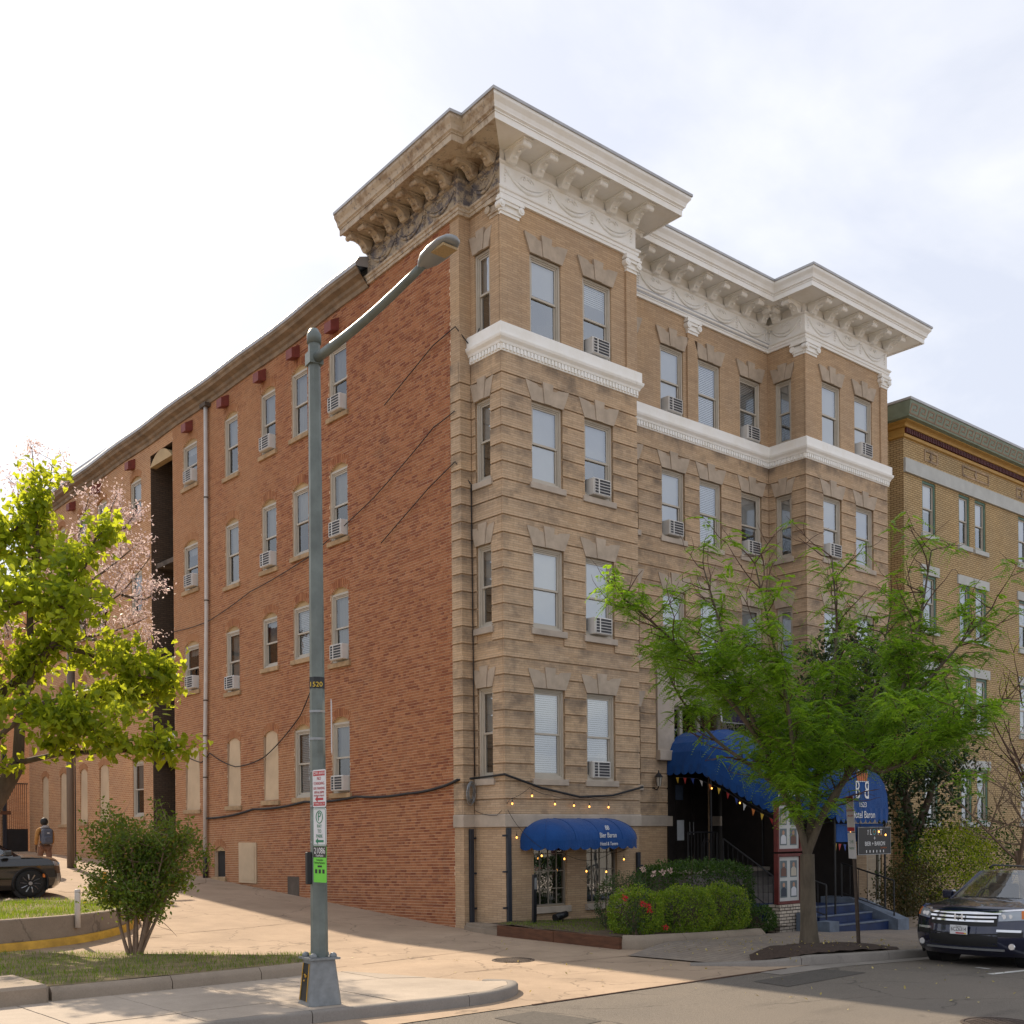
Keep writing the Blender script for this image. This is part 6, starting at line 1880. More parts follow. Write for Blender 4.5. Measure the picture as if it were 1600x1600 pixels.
# garden uplighter and short post at the corner bed
up_ = empty('garden_spotlight', (1.15, -0.55, 0.18)); tag(up_, 'black garden spotlight lying on the grass below the basement window', 'spotlight')
MB().tube([(-.16, 0, .02), (-.05, .0, .05), (.16, 0, .09)], [.085, .085, .075], 12).build('can', MAT['sign_black'], up_, True)
MB().tube([(-.15, 0, .02), (-.19, 0, .012)], [.095, .095], 12).build('bezel', MAT['black'], up_)
MB().tube([(0.05, 0, .04), (0.05, 0, -.12)], .015, 6).build('stake', MAT['black'], up_)
bp_ = empty('short_post', (0.15, -0.75, 0.08)); tag(bp_, 'short dark post with a worn grey sticker beside the timber edging', 'post')
m_ = MB(); m_.add([(-.045, -.03, -.2), (.045, -.03, -.2), (.045, .03, -.2), (-.045, .03, -.2), (-.02, -.03, 1.12), (.075, -.03, 1.12), (.075, .03, 1.12), (-.02, .03, 1.12)], [(0, 1, 5, 4), (1, 2, 6, 5), (2, 3, 7, 6), (3, 0, 4, 7), (4, 5, 6, 7)])
m_.build('body', MAT['sign_black'], bp_)
MB().add([(-.012, -.034, .8), (.055, -.034, .8), (.065, -.034, 1.05), (-.002, -.034, 1.05)], [(0, 1, 2, 3)]).build('sticker', MAT['steel'], bp_)
# ------------------------------------------------------------------ vegetation
def leaf_mat(name, c0, c1, c2=None, trans=0.45, rough=0.45, tcol=None, big=0.5):
    m = bpy.data.materials.new(name); m.use_nodes = True
    nt = m.node_tree; b = nt.nodes['Principled BSDF']; out = nt.nodes['Material Output']
    g = nd(nt, 'ShaderNodeNewGeometry')
    rp = nd(nt, 'ShaderNodeValToRGB'); e = rp.color_ramp.elements
    e[0].position = 0.0; e[0].color = (*c0, 1); e[1].position = 1.0; e[1].color = (*c1, 1)
    if c2:
        a = rp.color_ramp.elements.new(0.93); a.color = (*c1, 1); e = rp.color_ramp.elements; e[-1].color = (*c2, 1)
    nt.links.new(g.outputs['Random Per Island'], rp.inputs[0])
    f = ramp(nt, noise(nt, pos_vec(nt), big, 3.0), 0.3, 0.7)
    col = mixc(nt, f, rp.outputs[0], (1.3, 1.25, 1.1), 'MULTIPLY')
    nt.links.new(col, b.inputs['Base Color']); b.inputs['Roughness'].default_value = rough; b.inputs['Specular IOR Level'].default_value = 0.35
    t = nd(nt, 'ShaderNodeBsdfTranslucent')
    if tcol: tc = mixc(nt, 0.5, col, tcol)
    else: tc = mixc(nt, 1.0, col, (1.7, 1.6, 0.7), 'MULTIPLY')
    nt.links.new(tc, t.inputs['Color'])
    mx = nd(nt, 'ShaderNodeMixShader'); mx.inputs[0].default_value = trans
    nt.links.new(b.outputs[0], mx.inputs[1]); nt.links.new(t.outputs[0], mx.inputs[2]); nt.links.new(mx.outputs[0], out.inputs['Surface'])
    return m
MAT['leaf_paul'] = leaf_mat('paulownia_leaf', (0.09, 0.16, 0.014), (0.20, 0.30, 0.025), trans=0.66, tcol=(0.85, 0.85, 0.04))
MAT['blossom'] = leaf_mat('pink_blossom', (0.46, 0.34, 0.36), (0.70, 0.58, 0.58), trans=0.45, tcol=(0.75, 0.62, 0.60))
MAT['leaf_crape'] = leaf_mat('crape_leaf', (0.045, 0.095, 0.014), (0.11, 0.18, 0.025), (0.26, 0.15, 0.03), trans=0.5, tcol=(0.36, 0.40, 0.02))
MAT['leaf_honey'] = leaf_mat('locust_leaf', (0.09, 0.19, 0.018), (0.22, 0.36, 0.045), trans=0.5)
MAT['leaf_dark'] = leaf_mat('magnolia_leaf', (0.016, 0.032, 0.012), (0.040, 0.070, 0.022), (0.14, 0.16, 0.04), trans=0.15, rough=0.28)
MAT['leaf_hedge'] = leaf_mat('hedge_leaf', (0.022, 0.055, 0.010), (0.055, 0.11, 0.018), trans=0.3)
MAT['leaf_box'] = leaf_mat('bright_shrub_leaf', (0.09, 0.165, 0.016), (0.20, 0.29, 0.03), (0.28, 0.30, 0.05), trans=0.4)
MAT['leaf_gold'] = leaf_mat('golden_shrub_leaf', (0.12, 0.18, 0.012), (0.30, 0.36, 0.02), (0.34, 0.33, 0.03), trans=0.4)
MAT['leaf_rust'] = leaf_mat('rusty_shrub_leaf', (0.035, 0.040, 0.016), (0.09, 0.070, 0.025), (0.16, 0.07, 0.03), trans=0.3)
MAT['leaf_rose'] = leaf_mat('rose_leaf', (0.025, 0.055, 0.022), (0.06, 0.10, 0.03), trans=0.3)
MAT['petal_red'] = leaf_mat('red_petal', (0.45, 0.01, 0.02), (0.65, 0.03, 0.06), trans=0.3, tcol=(0.7, 0.03, 0.05)); MAT['petal_pink'] = leaf_mat('pink_petal', (0.50, 0.36, 0.34), (0.68, 0.52, 0.50), trans=0.3, tcol=(0.7, 0.5, 0.5))
MAT['grass'] = leaf_mat('grass_blade', (0.07, 0.13, 0.012), (0.16, 0.24, 0.02), (0.27, 0.22, 0.07), trans=0.45, big=0.8)
MAT['fallen'] = leaf_mat('fallen_leaf', (0.30, 0.25, 0.08), (0.50, 0.42, 0.16), trans=0.2, tcol=(0.5, 0.4, 0.1))
MAT['bark'] = simple('grey_brown_bark', (0.12, 0.085, 0.06), 0.9, 0.4, 8.0, bmp=0.6, bscale=30.0, stretch=(1, 1, .25))
MAT['bark_honey'] = simple('locust_bark', (0.11, 0.088, 0.062), 0.9, 0.4, 7.0, bmp=0.7, bscale=22.0, stretch=(1, 1, .3))
MAT['bark_red'] = simple('reddish_twig', (0.10, 0.052, 0.036), 0.8, 0.4, 9.0)
MAT['bark_pale'] = simple('pale_smooth_bark', (0.23, 0.155, 0.105), 0.8, 0.3, 6.0, bmp=0.2)

SHAPES = {
    'oval': (np.array([(0, 0, 0), (.33, .26, .06), (.72, .20, .05), (1, 0, -.05), (.72, -.20, .05), (.33, -.26, .06)]), [(0, 1, 2, 3), (0, 3, 4, 5)]),
    'heart': (np.array([(0, 0, 0), (-.14, .24, .05), (.06, .44, .09), (.42, .40, .07), (.78, .17, .0), (1.05, 0, -.10), (.78, -.17, .0), (.42, -.40, .07), (.06, -.44, .09), (-.14, -.24, .05)]), [(0, 1, 2, 3), (0, 3, 4, 5), (0, 5, 6, 7), (0, 7, 8, 9)]),
    'flower': (np.array([(0, 0, 0), (.5, .22, .10), (1, .30, .0), (1, -.30, .0), (.5, -.22, .10)]), [(0, 1, 2, 3), (0, 3, 4)]),
    'blade': (np.array([(0, .05, 0), (0, -.05, 0), (.55, -.035, .05), (1.0, 0, .16), (.55, .035, .05)]), [(0, 1, 2, 4), (4, 2, 3)]),
    'spear': (np.array([(0, 0, 0), (.45, .13, .03), (1, 0, -.06), (.45, -.13, .03)]), [(0, 1, 2), (0, 2, 3)]),
}
def leaf_cloud(name, C, size, mat, parent, shape, seed, dirs=None, spread=1.0, droop=0.0, upn=0.0):
    """many small leaves at the points C; one mesh"""
    g = np.random.default_rng(seed)
    C = np.asarray(C, float); N = len(C)
    d = g.normal(size=(N, 3)) * spread
    if dirs is not None: d += dirs
    d[:, 2] -= droop
    d /= np.linalg.norm(d, axis=1)[:, None] + 1e-9
    up = g.normal(size=(N, 3)); up[:, 2] += upn
    s = np.cross(up, d); s /= np.linalg.norm(s, axis=1)[:, None] + 1e-9
    n = np.cross(d, s)
    P_, F_ = SHAPES[shape]
    sz = (size[0] + (size[1] - size[0]) * g.random(N))[:, None, None]
    V = C[:, None, :] + sz * (P_[None, :, 0:1] * d[:, None] + P_[None, :, 1:2] * s[:, None] + P_[None, :, 2:3] * n[:, None])
    k = len(P_)
    if len({len(f) for f in F_}) == 1:
        F = (np.array(F_)[None] + (np.arange(N) * k)[:, None, None]).reshape(-1, len(F_[0]))
    else:
        F = [tuple(i * k + a for a in f) for i in range(N) for f in F_]
    return link(name, npmesh(name, V.reshape(-1, 3), F, mat, uv=False), parent)

def branch_from(mb, p, d, length, r0, lv, g, out, wig=0.25, up=0.15, nseg=5, kids=3, taper=0.35, shrink=0.62):
    """recursive twig growth; collects (point, direction, level) along outer parts"""
    pts = [Vector(p)]; dv = Vector(d).normalized()
    seg = length / nseg
    for i in range(nseg):
        dv = (dv + Vector((g.uniform(-wig, wig), g.uniform(-wig, wig), g.uniform(-wig, wig) + up))).normalized()
        pts.append(pts[-1] + dv * seg)
    mb.tube(pts, [r0 * (1 - (1 - taper) * i / nseg) for i in range(nseg + 1)], 5 if r0 > .02 else 4, cap=False)
    for i in range(1, nseg + 1): out.append((pts[i].copy(), dv.copy(), lv))
    if lv > 0:
        for k in range(kids):
            i = g.randint(1, nseg); q = pts[i]
            side = Vector((g.uniform(-1, 1), g.uniform(-1, 1), g.uniform(-.3, .7))).normalized()
            branch_from(mb, q, (dv * .6 + side).normalized(), length * shrink * g.uniform(.7, 1.15), r0 * .55, lv - 1, g, out, wig, up, nseg, kids, taper, shrink)
def limb_tube(mb, pts, r0, r1, n=8, flare=False):
    P_ = [Vector(p) for p in pts]; Q = []
    for a, b_ in zip(P_[:-1], P_[1:]):
        for k in range(3): Q.append(a.lerp(b_, k / 3))
    Q.append(P_[-1]); N = len(Q)
    for i in range(1, N - 1):
        Q[i] = (Q[i - 1] + Q[i] * 2 + Q[i + 1]) / 4
    rad = [r0 + (r1 - r0) * i / (N - 1) for i in range(N)]
    if flare: rad[0] *= 1.35; rad[1] *= 1.08
    mb.tube(Q, rad, n)
    return Q

# --- street tree: honey locust
HONEY = [
    [(1.16, -7.08, -0.06), (1.11, -7.08, 0.94), (1.11, -7.08, 1.69)],
    [(1.11, -7.08, 1.69), (1.07, -6.98, 2.15), (0.94, -6.67, 2.85), (0.79, -6.41, 3.62), (0.65, -6.02, 4.64), (0.53, -5.65, 5.86), (0.36, -5.38, 7.02)],
    [(0.79, -6.41, 3.62), (0.07, -6.32, 4.34), (-0.68, -6.07, 5.05), (-1.29, -5.8, 5.64), (-1.95, -5.5, 6.16)],
    [(1.11, -7.08, 1.69), (1.47, -6.99, 2.67), (1.82, -6.9, 3.63), (2.25, -6.87, 4.73), (2.52, -6.84, 5.97), (2.53, -6.71, 7.33)],
    [(1.07, -6.98, 2.15), (0.53, -7.24, 3.22), (0.2, -7.35, 4.31), (-0.08, -7.24, 5.41), (-0.47, -7.17, 6.68)],
    [(1.11, -7.08, 1.69), (1.28, -7.36, 2.55), (1.54, -7.85, 3.33), (1.79, -8.46, 4.09), (2.2, -9.08, 4.95), (2.59, -9.8, 5.88)],
    [(1.79, -8.46, 4.09), (2.06, -8.56, 5.0), (2.42, -8.6, 5.94), (2.84, -8.57, 7.14)],
    [(1.14, -7.11, 2.09), (2.06, -7.11, 2.73), (2.62, -7.06, 3.53), (3.25, -7.2, 4.77), (3.73, -7.23, 6.42)],
    [(1.54, -7.85, 3.33), (1.07, -8.63, 3.06), (1.01, -9.37, 3.34), (1.11, -9.99, 3.93)],
    [(0.94, -6.67, 2.85), (1.23, -5.86, 3.3), (1.15, -5.0, 3.84), (0.9, -4.26, 4.76), (0.77, -3.88, 5.68)],
]
ht = empty('street_tree', (1.16, -7.08, 0)); tag(ht, 'feathery green street tree in the mulch bed at the kerb', 'tree')
g = random.Random(31)
tr = MB(); br = MB(); tips = []
Q = limb_tube(tr, HONEY[0], 0.15, 0.125, 12, True)
for li, l in enumerate(HONEY[1:]):
    Q = limb_tube(tr, l, 0.075 if li in (0, 2, 4) else 0.05, 0.012, 7)
    N = len(Q)
    for i in range(int(N * .22), N):
        for _ in range(2):
            d = (Q[i] - Q[i - 1]).normalized(); side = Vector((g.uniform(-1, 1), g.uniform(-1, 1), g.uniform(-.35, .5)))
            branch_from(br, Q[i], d * .5 + side, g.uniform(.55, 1.15), .014, 1, g, tips, .3, .06, 4, 2)
tr.v = [(x - 1.16, y + 7.08, z) for x, y, z in tr.v]; br.v = [(x - 1.16, y + 7.08, z) for x, y, z in br.v]
autosmooth(tr.build('trunk', MAT['bark_honey'], ht), 60); br.build('twigs', MAT['bark_red'], ht, True)
# feathery fronds: each a drooping rib with paired leaflets
def fronds(pts, seed, per, lenr):
    g2 = np.random.default_rng(seed); base = []; d = []
    for p, dv, lv in pts:
        if p.z < 4.4 and (p.x - 1.11) * .7578 - (p.y + 7.08) * .6525 < -.85 and g2.random() < .9: continue
        lat = (p.x - 1.11) * .7578 - (p.y + 7.08) * .6525
        if p.z < 3.3 and .45 < lat < 1.8 and g2.random() < .92: continue
        if p.z > 6.4 and g2.random() < .75: continue
        if p.z > 5.4 and g2.random() < .45: continue
        for k in range(per):
            base.append((p.x + g2.normal() * .05, p.y + g2.normal() * .05, p.z + g2.normal() * .05))
            a = g2.normal(size=3); a[2] = a[2] * .35 - .25; d.append(a / np.linalg.norm(a))
    base = np.array(base); d = np.array(d); N = len(base)
    L_ = lenr[0] + (lenr[1] - lenr[0]) * g2.random(N)
    side = np.cross(d, np.array([0, 0, 1.0])); side /= np.linalg.norm(side, axis=1)[:, None] + 1e-9
    n = 9; Vs = []
    for i in range(n):
        t = (i + 1) / n
        c = base + d * (L_ * t)[:, None]; c[:, 2] -= .35 * L_ * t * t
        ll = (.095 * (1 - .5 * t)) * (.8 + .4 * g2.random(N))
        for s in (-1, 1):
            ax = side * s * .82 + d * .55; ax[:, 2] -= .18; wv = d * .21 + np.array([0, 0, .10])
            e = c + ax * ll[:, None]; m = c + ax * (ll * .5)[:, None]
            w = (ll * .9)[:, None]
            Vs.append(np.stack([c, m - wv * w, e, m + wv * w], 1))
    V = np.concatenate(Vs).reshape(-1, 3); F = np.arange(len(V)).reshape(-1, 4)
    return V, F
V, F = fronds(tips, 5, 5, (.20, .40)); V = V - np.array([1.16, -7.08, 0])
link('crown', npmesh('crown', V, F, MAT['leaf_honey'], uv=False), ht)

# --- paulownia on the upper lawn: heart leaves and lilac-pink panicles
PAUL = [
    [(-10.35, 4.30, 0.50), (-10.02, 4.01, 1.98), (-9.56, 3.61, 2.91), (-9.29, 3.38, 3.53)],
    [(-9.29, 3.38, 3.53), (-9.22, 3.45, 4.54), (-8.99, 3.39, 5.41), (-8.99, 3.65, 6.56), (-8.78, 3.6, 7.7), (-8.84, 3.78, 8.85)],
    [(-9.29, 3.38, 3.53), (-8.77, 2.4, 3.69), (-8.16, 1.48, 3.67), (-7.62, 0.62, 3.72)],
    [(-9.77, 4.45, 4.47), (-9.17, 3.67, 5.16), (-8.75, 2.92, 5.74), (-8.57, 2.5, 6.67), (-8.29, 1.99, 7.7)],
    [(-9.22, 3.45, 4.54), (-8.22, 3.25, 4.9), (-7.44, 2.97, 4.8), (-6.83, 2.71, 5.01)],
    [(-8.75, 2.92, 5.74), (-8.1, 2.88, 5.68), (-7.47, 2.73, 5.34), (-7.04, 2.5, 5.23)],
    [(-9.7, 5.05, 7.33), (-9.28, 4.42, 7.78), (-9.05, 3.97, 8.23)],
    [(-10.23, 3.53, 5.79), (-9.72, 2.96, 6.36), (-9.21, 2.39, 6.57), (-8.72, 1.83, 6.19)],
    [(-10.13, 2.78, 3.61), (-9.59, 2.32, 4.3), (-9.1, 1.76, 4.17), (-8.52, 1.14, 4.15)],
    [(-10.02, 4.01, 1.98), (-9.9, 4.3, 3.4), (-9.77, 4.45, 4.47), (-9.9, 4.8, 6.0), (-9.7, 5.05, 7.33)],
    [(-9.9, 4.3, 3.4), (-10.3, 3.6, 4.6), (-10.23, 3.53, 5.79)],
    [(-10.02, 4.01, 1.98), (-10.2, 3.2, 2.9), (-10.13, 2.78, 3.61)],
]
PAULF = [
    [(-8.99, 3.65, 6.56), (-8.3, 5.17, 7.54), (-8.31, 5.18, 8.87), (-8.39, 5.24, 10.21)],
    [(-8.3, 5.17, 8.21), (-8.14, 5.03, 9.14), (-8.06, 4.96, 9.94)], [(-8.3, 5.17, 8.21), (-8.6, 5.42, 8.88), (-8.61, 5.44, 9.41)],
    [(-8.99, 3.65, 6.4), (-8.0, 4.91, 6.87), (-7.69, 4.64, 8.2), (-7.48, 4.46, 9.26)], [(-7.78, 4.72, 7.14), (-7.29, 4.3, 8.46), (-7.06, 4.1, 9.19)],
    [(-7.78, 4.72, 7.14), (-7.09, 4.13, 7.79), (-6.73, 3.82, 8.19)], [(-8.0, 4.91, 6.87), (-7.7, 4.65, 6.6), (-6.99, 4.04, 7.13), (-6.53, 3.65, 7.92)],
    [(-7.7, 4.65, 6.6), (-7.61, 4.57, 6.2), (-6.9, 3.96, 6.46), (-6.59, 3.7, 6.66)], [(-8.51, 5.35, 6.88), (-8.3, 5.17, 7.54), (-7.79, 4.73, 8.33)],
    [(-7.7, 4.65, 6.6), (-7.5, 4.48, 6.47), (-7.15, 4.17, 7.13), (-6.99, 4.04, 7.53)], [(-8.99, 3.65, 6.56), (-8.91, 5.69, 6.75), (-8.81, 5.61, 6.48), (-8.77, 5.57, 6.22)],
    [(-6.99, 4.04, 7.13), (-6.6, 3.7, 7.0), (-6.35, 3.45, 7.3)], [(-7.29, 4.3, 8.46), (-6.9, 4.0, 8.5), (-6.75, 3.85, 8.9)], [(-7.15, 4.17, 5.9), (-6.7, 3.8, 6.0), (-6.5, 3.6, 6.3)],
]
pt = empty('blossom_tree', (-10.35, 4.30, 0.5)); tag(pt, 'broad leafed tree with bright green leaves and pink blossom at left', 'tree')
g = random.Random(8); tr = MB(); br = MB(); tips = []
for li, l in enumerate(PAUL):
    Q = limb_tube(tr, l, 0.20 if li == 0 else (.11 if li in (1, 3, 9) else .06), .15 if li == 0 else .022, 9, li == 0)
    if li in (0,): continue
    N = len(Q)
    for i in range(int(N * .3), N):
        for _ in range(2):
            side = Vector((g.uniform(-1, 1), g.uniform(-1, 1), g.uniform(-.25, .6)))
            branch_from(br, Q[i], (Q[i] - Q[i - 1]).normalized() * .4 + side, g.uniform(.35, .75), .013, 1, g, tips, .25, .05, 3, 2)
ftips = []
for l in PAULF:
    Q = limb_tube(br, l, .035, .008, 5)
    for q in Q[len(Q) // 3:]:
        for _ in range(2):
            side = Vector((g.uniform(-1, 1), g.uniform(-1, 1), g.uniform(-.1, 1)))
            branch_from(br, q, side, g.uniform(.2, .45), .006, 0, g, ftips, .2, .1, 3, 1)
OFF = np.array([-10.35, 4.30, 0.5])
for mb in (tr, br): mb.v = [tuple(np.array(p) - OFF) for p in mb.v]
autosmooth(tr.build('trunk', MAT['bark'], pt), 60); br.build('branches', MAT['bark'], pt, True)
rg = np.random.default_rng(9)
C = np.concatenate([np.array([tuple(p) for p, d, l in tips]) + rg.normal(size=(len(tips), 3)) * .13 for _ in range(7)])
C = C[C[:, 2] > 3.3]
leaf_cloud('crown', C - OFF, (.075, .17), MAT['leaf_paul'], pt, 'heart', 3, droop=.7, upn=1.2)
C = np.concatenate([np.array([tuple(p) for p, d, l in ftips]) + rg.normal(size=(len(ftips), 3)) * .08 for _ in range(13)])
leaf_cloud('blossom', C - OFF, (.035, .07), MAT['blossom'], pt, 'flower', 4, droop=.6)
# --- crape myrtle in the near lawn
CB = np.array([-8.8, -0.9, 0.16])
ct = empty('crape_myrtle', tuple(CB)); tag(ct, 'small multi-stemmed tree with dense leaves on the near lawn', 'tree')
g = random.Random(17); tr = MB(); tips = []
stems = [(-.10, .0, -.42, .2), (-.06, .03, -.16, .1), (.03, .0, .02, -.1), (.05, .02, .20, .25), (.07, -.03, .40, -.1), (.09, .0, .62, .1), (-.02, .03, -.05, .4), (.06, .05, .35, .45)]
rv = np.array([0.7578, -0.6525, 0]); fv = np.array([0.6525, 0.7578, 0])
for a, b_, ex, dp_ in stems:
    p0 = rv * a + fv * b_; p1 = rv * (a * 1.6 + ex * .22) + fv * (b_ + dp_ * .3) + np.array([0, 0, .45]); p2 = rv * (ex * .9) + fv * dp_ * .8 + np.array([0, 0, 1.05]); p3 = rv * ex * 1.35 + fv * dp_ * 1.3 + np.array([0, 0, 1.75])
    Q = limb_tube(tr, [tuple(p0), tuple(p1), tuple(p2), tuple(p3)], .034, .012, 7)
    for i in range(4, len(Q)):
        for _ in range(3):
            side = Vector((g.uniform(-1, 1), g.uniform(-1, 1), g.uniform(-.2, .9)))
            branch_from(tr, Q[i], side, g.uniform(.35, .75), .008, 1, g, tips, .22, .1, 4, 2)
autosmooth(tr.build('stems', MAT['bark_pale'], ct), 60)
C = []
P_ = np.array([tuple(p) for p, d, l in tips])
for _ in range(9): C.append(P_ + rg.normal(size=P_.shape) * .075)
C = np.concatenate(C)
rad = np.stack([C @ rv / 1.12, C @ fv / 1.05, (C[:, 2] - 1.5) / 1.2], 1)
C = C[(np.linalg.norm(rad, axis=1) < 1.02 + .22 * np.sin(C[:, 2] * 5 + C[:, 0] * 8) * np.cos(C[:, 1] * 6)) & (C[:, 2] > .55)]
print('crape leaves', len(C))
leaf_cloud('crown', C, (.045, .08), MAT['leaf_crape'], ct, 'oval', 6, upn=.5)

# --- dark evergreen by the right bay
def evergreen(name, label, base, trunk, blobs, mat, size, n, seed, shape='oval', shell=.45, kind='tree', twig=True):
    o = empty(name, base); tag(o, label, kind); g = np.random.default_rng(seed); B = np.array(base)
    if trunk:
        t = MB(); gg = random.Random(seed)
        for l, r0, r1 in trunk: limb_tube(t, [tuple(np.array(p) - B) for p in l], r0, r1, 9, r0 > .1)
        autosmooth(t.build('trunk', MAT['bark'], o), 60)
    C = []
    tot = sum(b_[3] * b_[4] * b_[5] for b_ in blobs)
    for cx_, cy_, cz_, rx, ry, rz in blobs:
        k = int(n * rx * ry * rz / tot)
        # clumps spread through the outer half of the volume
        nc = max(6, k // 28)
        u = g.normal(size=(nc, 3)); u /= np.linalg.norm(u, axis=1)[:, None]
        r_ = (shell + (1 - shell) * g.random(nc) ** .6)[:, None]
        cc = u * r_ * np.array([rx, ry, rz]) + np.array([cx_, cy_, cz_])
        pts = np.repeat(cc, 28, axis=0) + g.normal(size=(nc * 28, 3)) * np.array([.22, .22, .16]) * min(1.0, (rx + rz) / 2.2)
        C.append(pts)
    C = np.concatenate(C); C = C[C[:, 2] > base[2] + .03]
    leaf_cloud('crown', C - B, size, mat, o, shape, seed, droop=.25, upn=.8)
    return o
evergreen('evergreen_tree', 'tall dark glossy evergreen tree between the canopy and right bay', (13.3, -2.0, -0.5),
          [([(13.3, -2.0, -.5), (13.15, -2.1, .8), (13.3, -2.2, 2.0), (12.6, -2.2, 3.6), (11.2, -2.0, 6.5)], .24, .08), ([(13.2, -2.15, 1.6), (13.9, -2.4, 3.0), (14.3, -2.5, 4.6)], .14, .05)],
          [(10.9, -1.75, 5.8, 1.9, 1.45, 2.0), (11.9, -2.1, 4.6, 2.3, 1.6, 1.6), (13.3, -2.4, 3.2, 1.6, 1.3, 1.7), (12.2, -1.8, 6.2, 1.5, 1.2, 1.3), (14.3, -2.3, 4.4, 1.3, 1.1, 1.4)], MAT['leaf_dark'], (.09, .17), 15000, 41)
evergreen('holly_bush', 'dark glossy holly beside the stone portal above the canopy', (9.75, 0.5, -0.4), [([(9.75, .5, -.4), (9.7, .5, 3.0), (9.6, .45, 5.4)], .09, .03)],
          [(9.65, .45, 5.0, .8, .65, 1.2), (10.2, .35, 3.8, .7, .6, 1.3), (9.2, .55, 5.1, .55, .35, .7)], MAT['leaf_dark'], (.06, .11), 4200, 42, kind='bush')
# --- hedge and shrubs of the garden bed
def box_shrub(name, label, x0, x1, y0, y1, z0, z1, mat, n, size, seed, kind='hedge', round_=0.3):
    o = empty(name, ((x0 + x1) / 2, (y0 + y1) / 2, z0)); tag(o, label, kind); g = np.random.default_rng(seed)
    c = np.array([(x0 + x1) / 2, (y0 + y1) / 2, (z0 + z1) / 2]); h = np.array([(x1 - x0) / 2, (y1 - y0) / 2, (z1 - z0) / 2])
    k = int(n * 1.0); u = g.uniform(-1, 1, size=(k, 3))
    ax = g.integers(0, 3, size=k); sg = np.where(g.random(k) < .5, -1, 1)
    u[np.arange(k), ax] = sg * (1 - .28 * g.random(k) ** 2)
    nrm = (np.abs(u) ** (1 / max(.12, round_))).sum(1) ** max(.12, round_)
    u = u / np.maximum(1, nrm)[:, None]
    P_ = c + u * h
    bumpy = .05 * np.sin(P_[:, 0] * 9 + seed) * np.cos(P_[:, 1] * 8 + P_[:, 2] * 7) + .04 * np.sin(P_[:, 0] * 23 + P_[:, 2] * 19)
    P_ += u * bumpy[:, None] + g.normal(size=P_.shape) * .025
    P_ = P_[P_[:, 2] > z0]
    dirs = (P_ - c) / h * .9
    leaf_cloud('foliage', P_ - np.array(o.location), size, mat, o, 'oval', seed, dirs=dirs)
    # twiggy core so that gaps look into shade
    m_ = MB(); gg = random.Random(seed); core = []
    for i in range(14):
        branch_from(m_, (gg.uniform(-.6, .6) * h[0], gg.uniform(-.5, .5) * h[1], 0), (gg.uniform(-.5, .5), gg.uniform(-.5, .5), 1), (z1 - z0) * .75, .012, 1, gg, core, .2, .1, 4, 3)
    m_.build('stems', MAT['bark'], o)
    return o
box_shrub('clipped_hedge', 'tall clipped dark green hedge in front of the entrance landing', 1.7, 4.95, -3.25, -1.9, -.05, 1.42, MAT['leaf_hedge'], 15000, (.035, .07), 51)
box_shrub('rounded_shrub', 'bright green rounded shrub at the left end of the bed', -.25, .75, -4.2, -3.1, .05, 1.0, MAT['leaf_box'], 5200, (.03, .06), 52, 'shrub', .5)
box_shrub('rounded_shrub', 'bright green boxy shrub in the middle of the bed', 0.85, 2.15, -4.35, -3.35, .0, .98, MAT['leaf_box'], 6000, (.03, .06), 53, 'shrub', .42)
box_shrub('rounded_shrub', 'yellow tipped green shrub near the poster cases', 2.2, 3.3, -4.3, -3.35, -.05, .98, MAT['leaf_box'], 5200, (.03, .06), 54, 'shrub', .45)
box_shrub('low_shrub', 'low dark shrub at the foot of the brick pier', 3.35, 4.6, -4.05, -3.3, -.15, .45, MAT['leaf_hedge'], 2600, (.04, .07), 55, 'shrub', .5)
box_shrub('loose_shrub', 'grey green flowering shrub behind the bright bed shrubs', .4, 1.9, -2.9, -2.0, .05, 1.25, MAT['leaf_rose'], 3200, (.03, .055), 56, 'shrub', .6)
ro = empty('rose_bush', (-.15, -4.05, .08)); tag(ro, 'rose bush with red flowers beside the timber edging', 'rose bush')
m_ = MB(); tp = []; gg = random.Random(5)
for i in range(6): branch_from(m_, (gg.uniform(-.05, .05), gg.uniform(-.05, .05), 0), (gg.uniform(-.5, .5), gg.uniform(-.5, .5), 1), .6, .012, 1, gg, tp, .2, .05, 4, 2)
m_.build('stems', MAT['bark'], ro)
P_ = np.array([tuple(p) for p, d, l in tp]); leaf_cloud('foliage', np.concatenate([P_ + rg.normal(size=P_.shape) * .05 for _ in range(8)]), (.03, .06), MAT['leaf_rose'], ro, 'oval', 57)
def blooms(o, pts, mat, seed, r_=.045):
    for k, p in enumerate(pts):
        g = np.random.default_rng(seed + k); C = np.array(p) + g.normal(size=(26, 3)) * r_ * .35
        leaf_cloud('flower', C, (r_ * .7, r_ * 1.1), mat, o, 'oval', seed + k)
blooms(ro, [(-.12, -.28, .66), (.0, -.35, .52), (.05, -.28, .60), (.42, -.38, .18), (-.2, .1, .75)], MAT['petal_red'], 60)
ro2 = empty('pale_rose', (1.2, -2.9, .05)); tag(ro2, 'pale pink roses at the left end of the hedge', 'rose bush')
m_ = MB(); tp = []
for i in range(5): branch_from(m_, (gg.uniform(-.2, .2), gg.uniform(-.05, .05), 0), (gg.uniform(-.4, .4), gg.uniform(-.3, .3), 1), .9, .010, 1, gg, tp, .2, .05, 4, 2)
m_.build('stems', MAT['bark'], ro2)
P_ = np.array([tuple(p) for p, d, l in tp]); leaf_cloud('foliage', np.concatenate([P_ + rg.normal(size=P_.shape) * .06 for _ in range(7)]), (.03, .06), MAT['leaf_rose'], ro2, 'oval', 58)
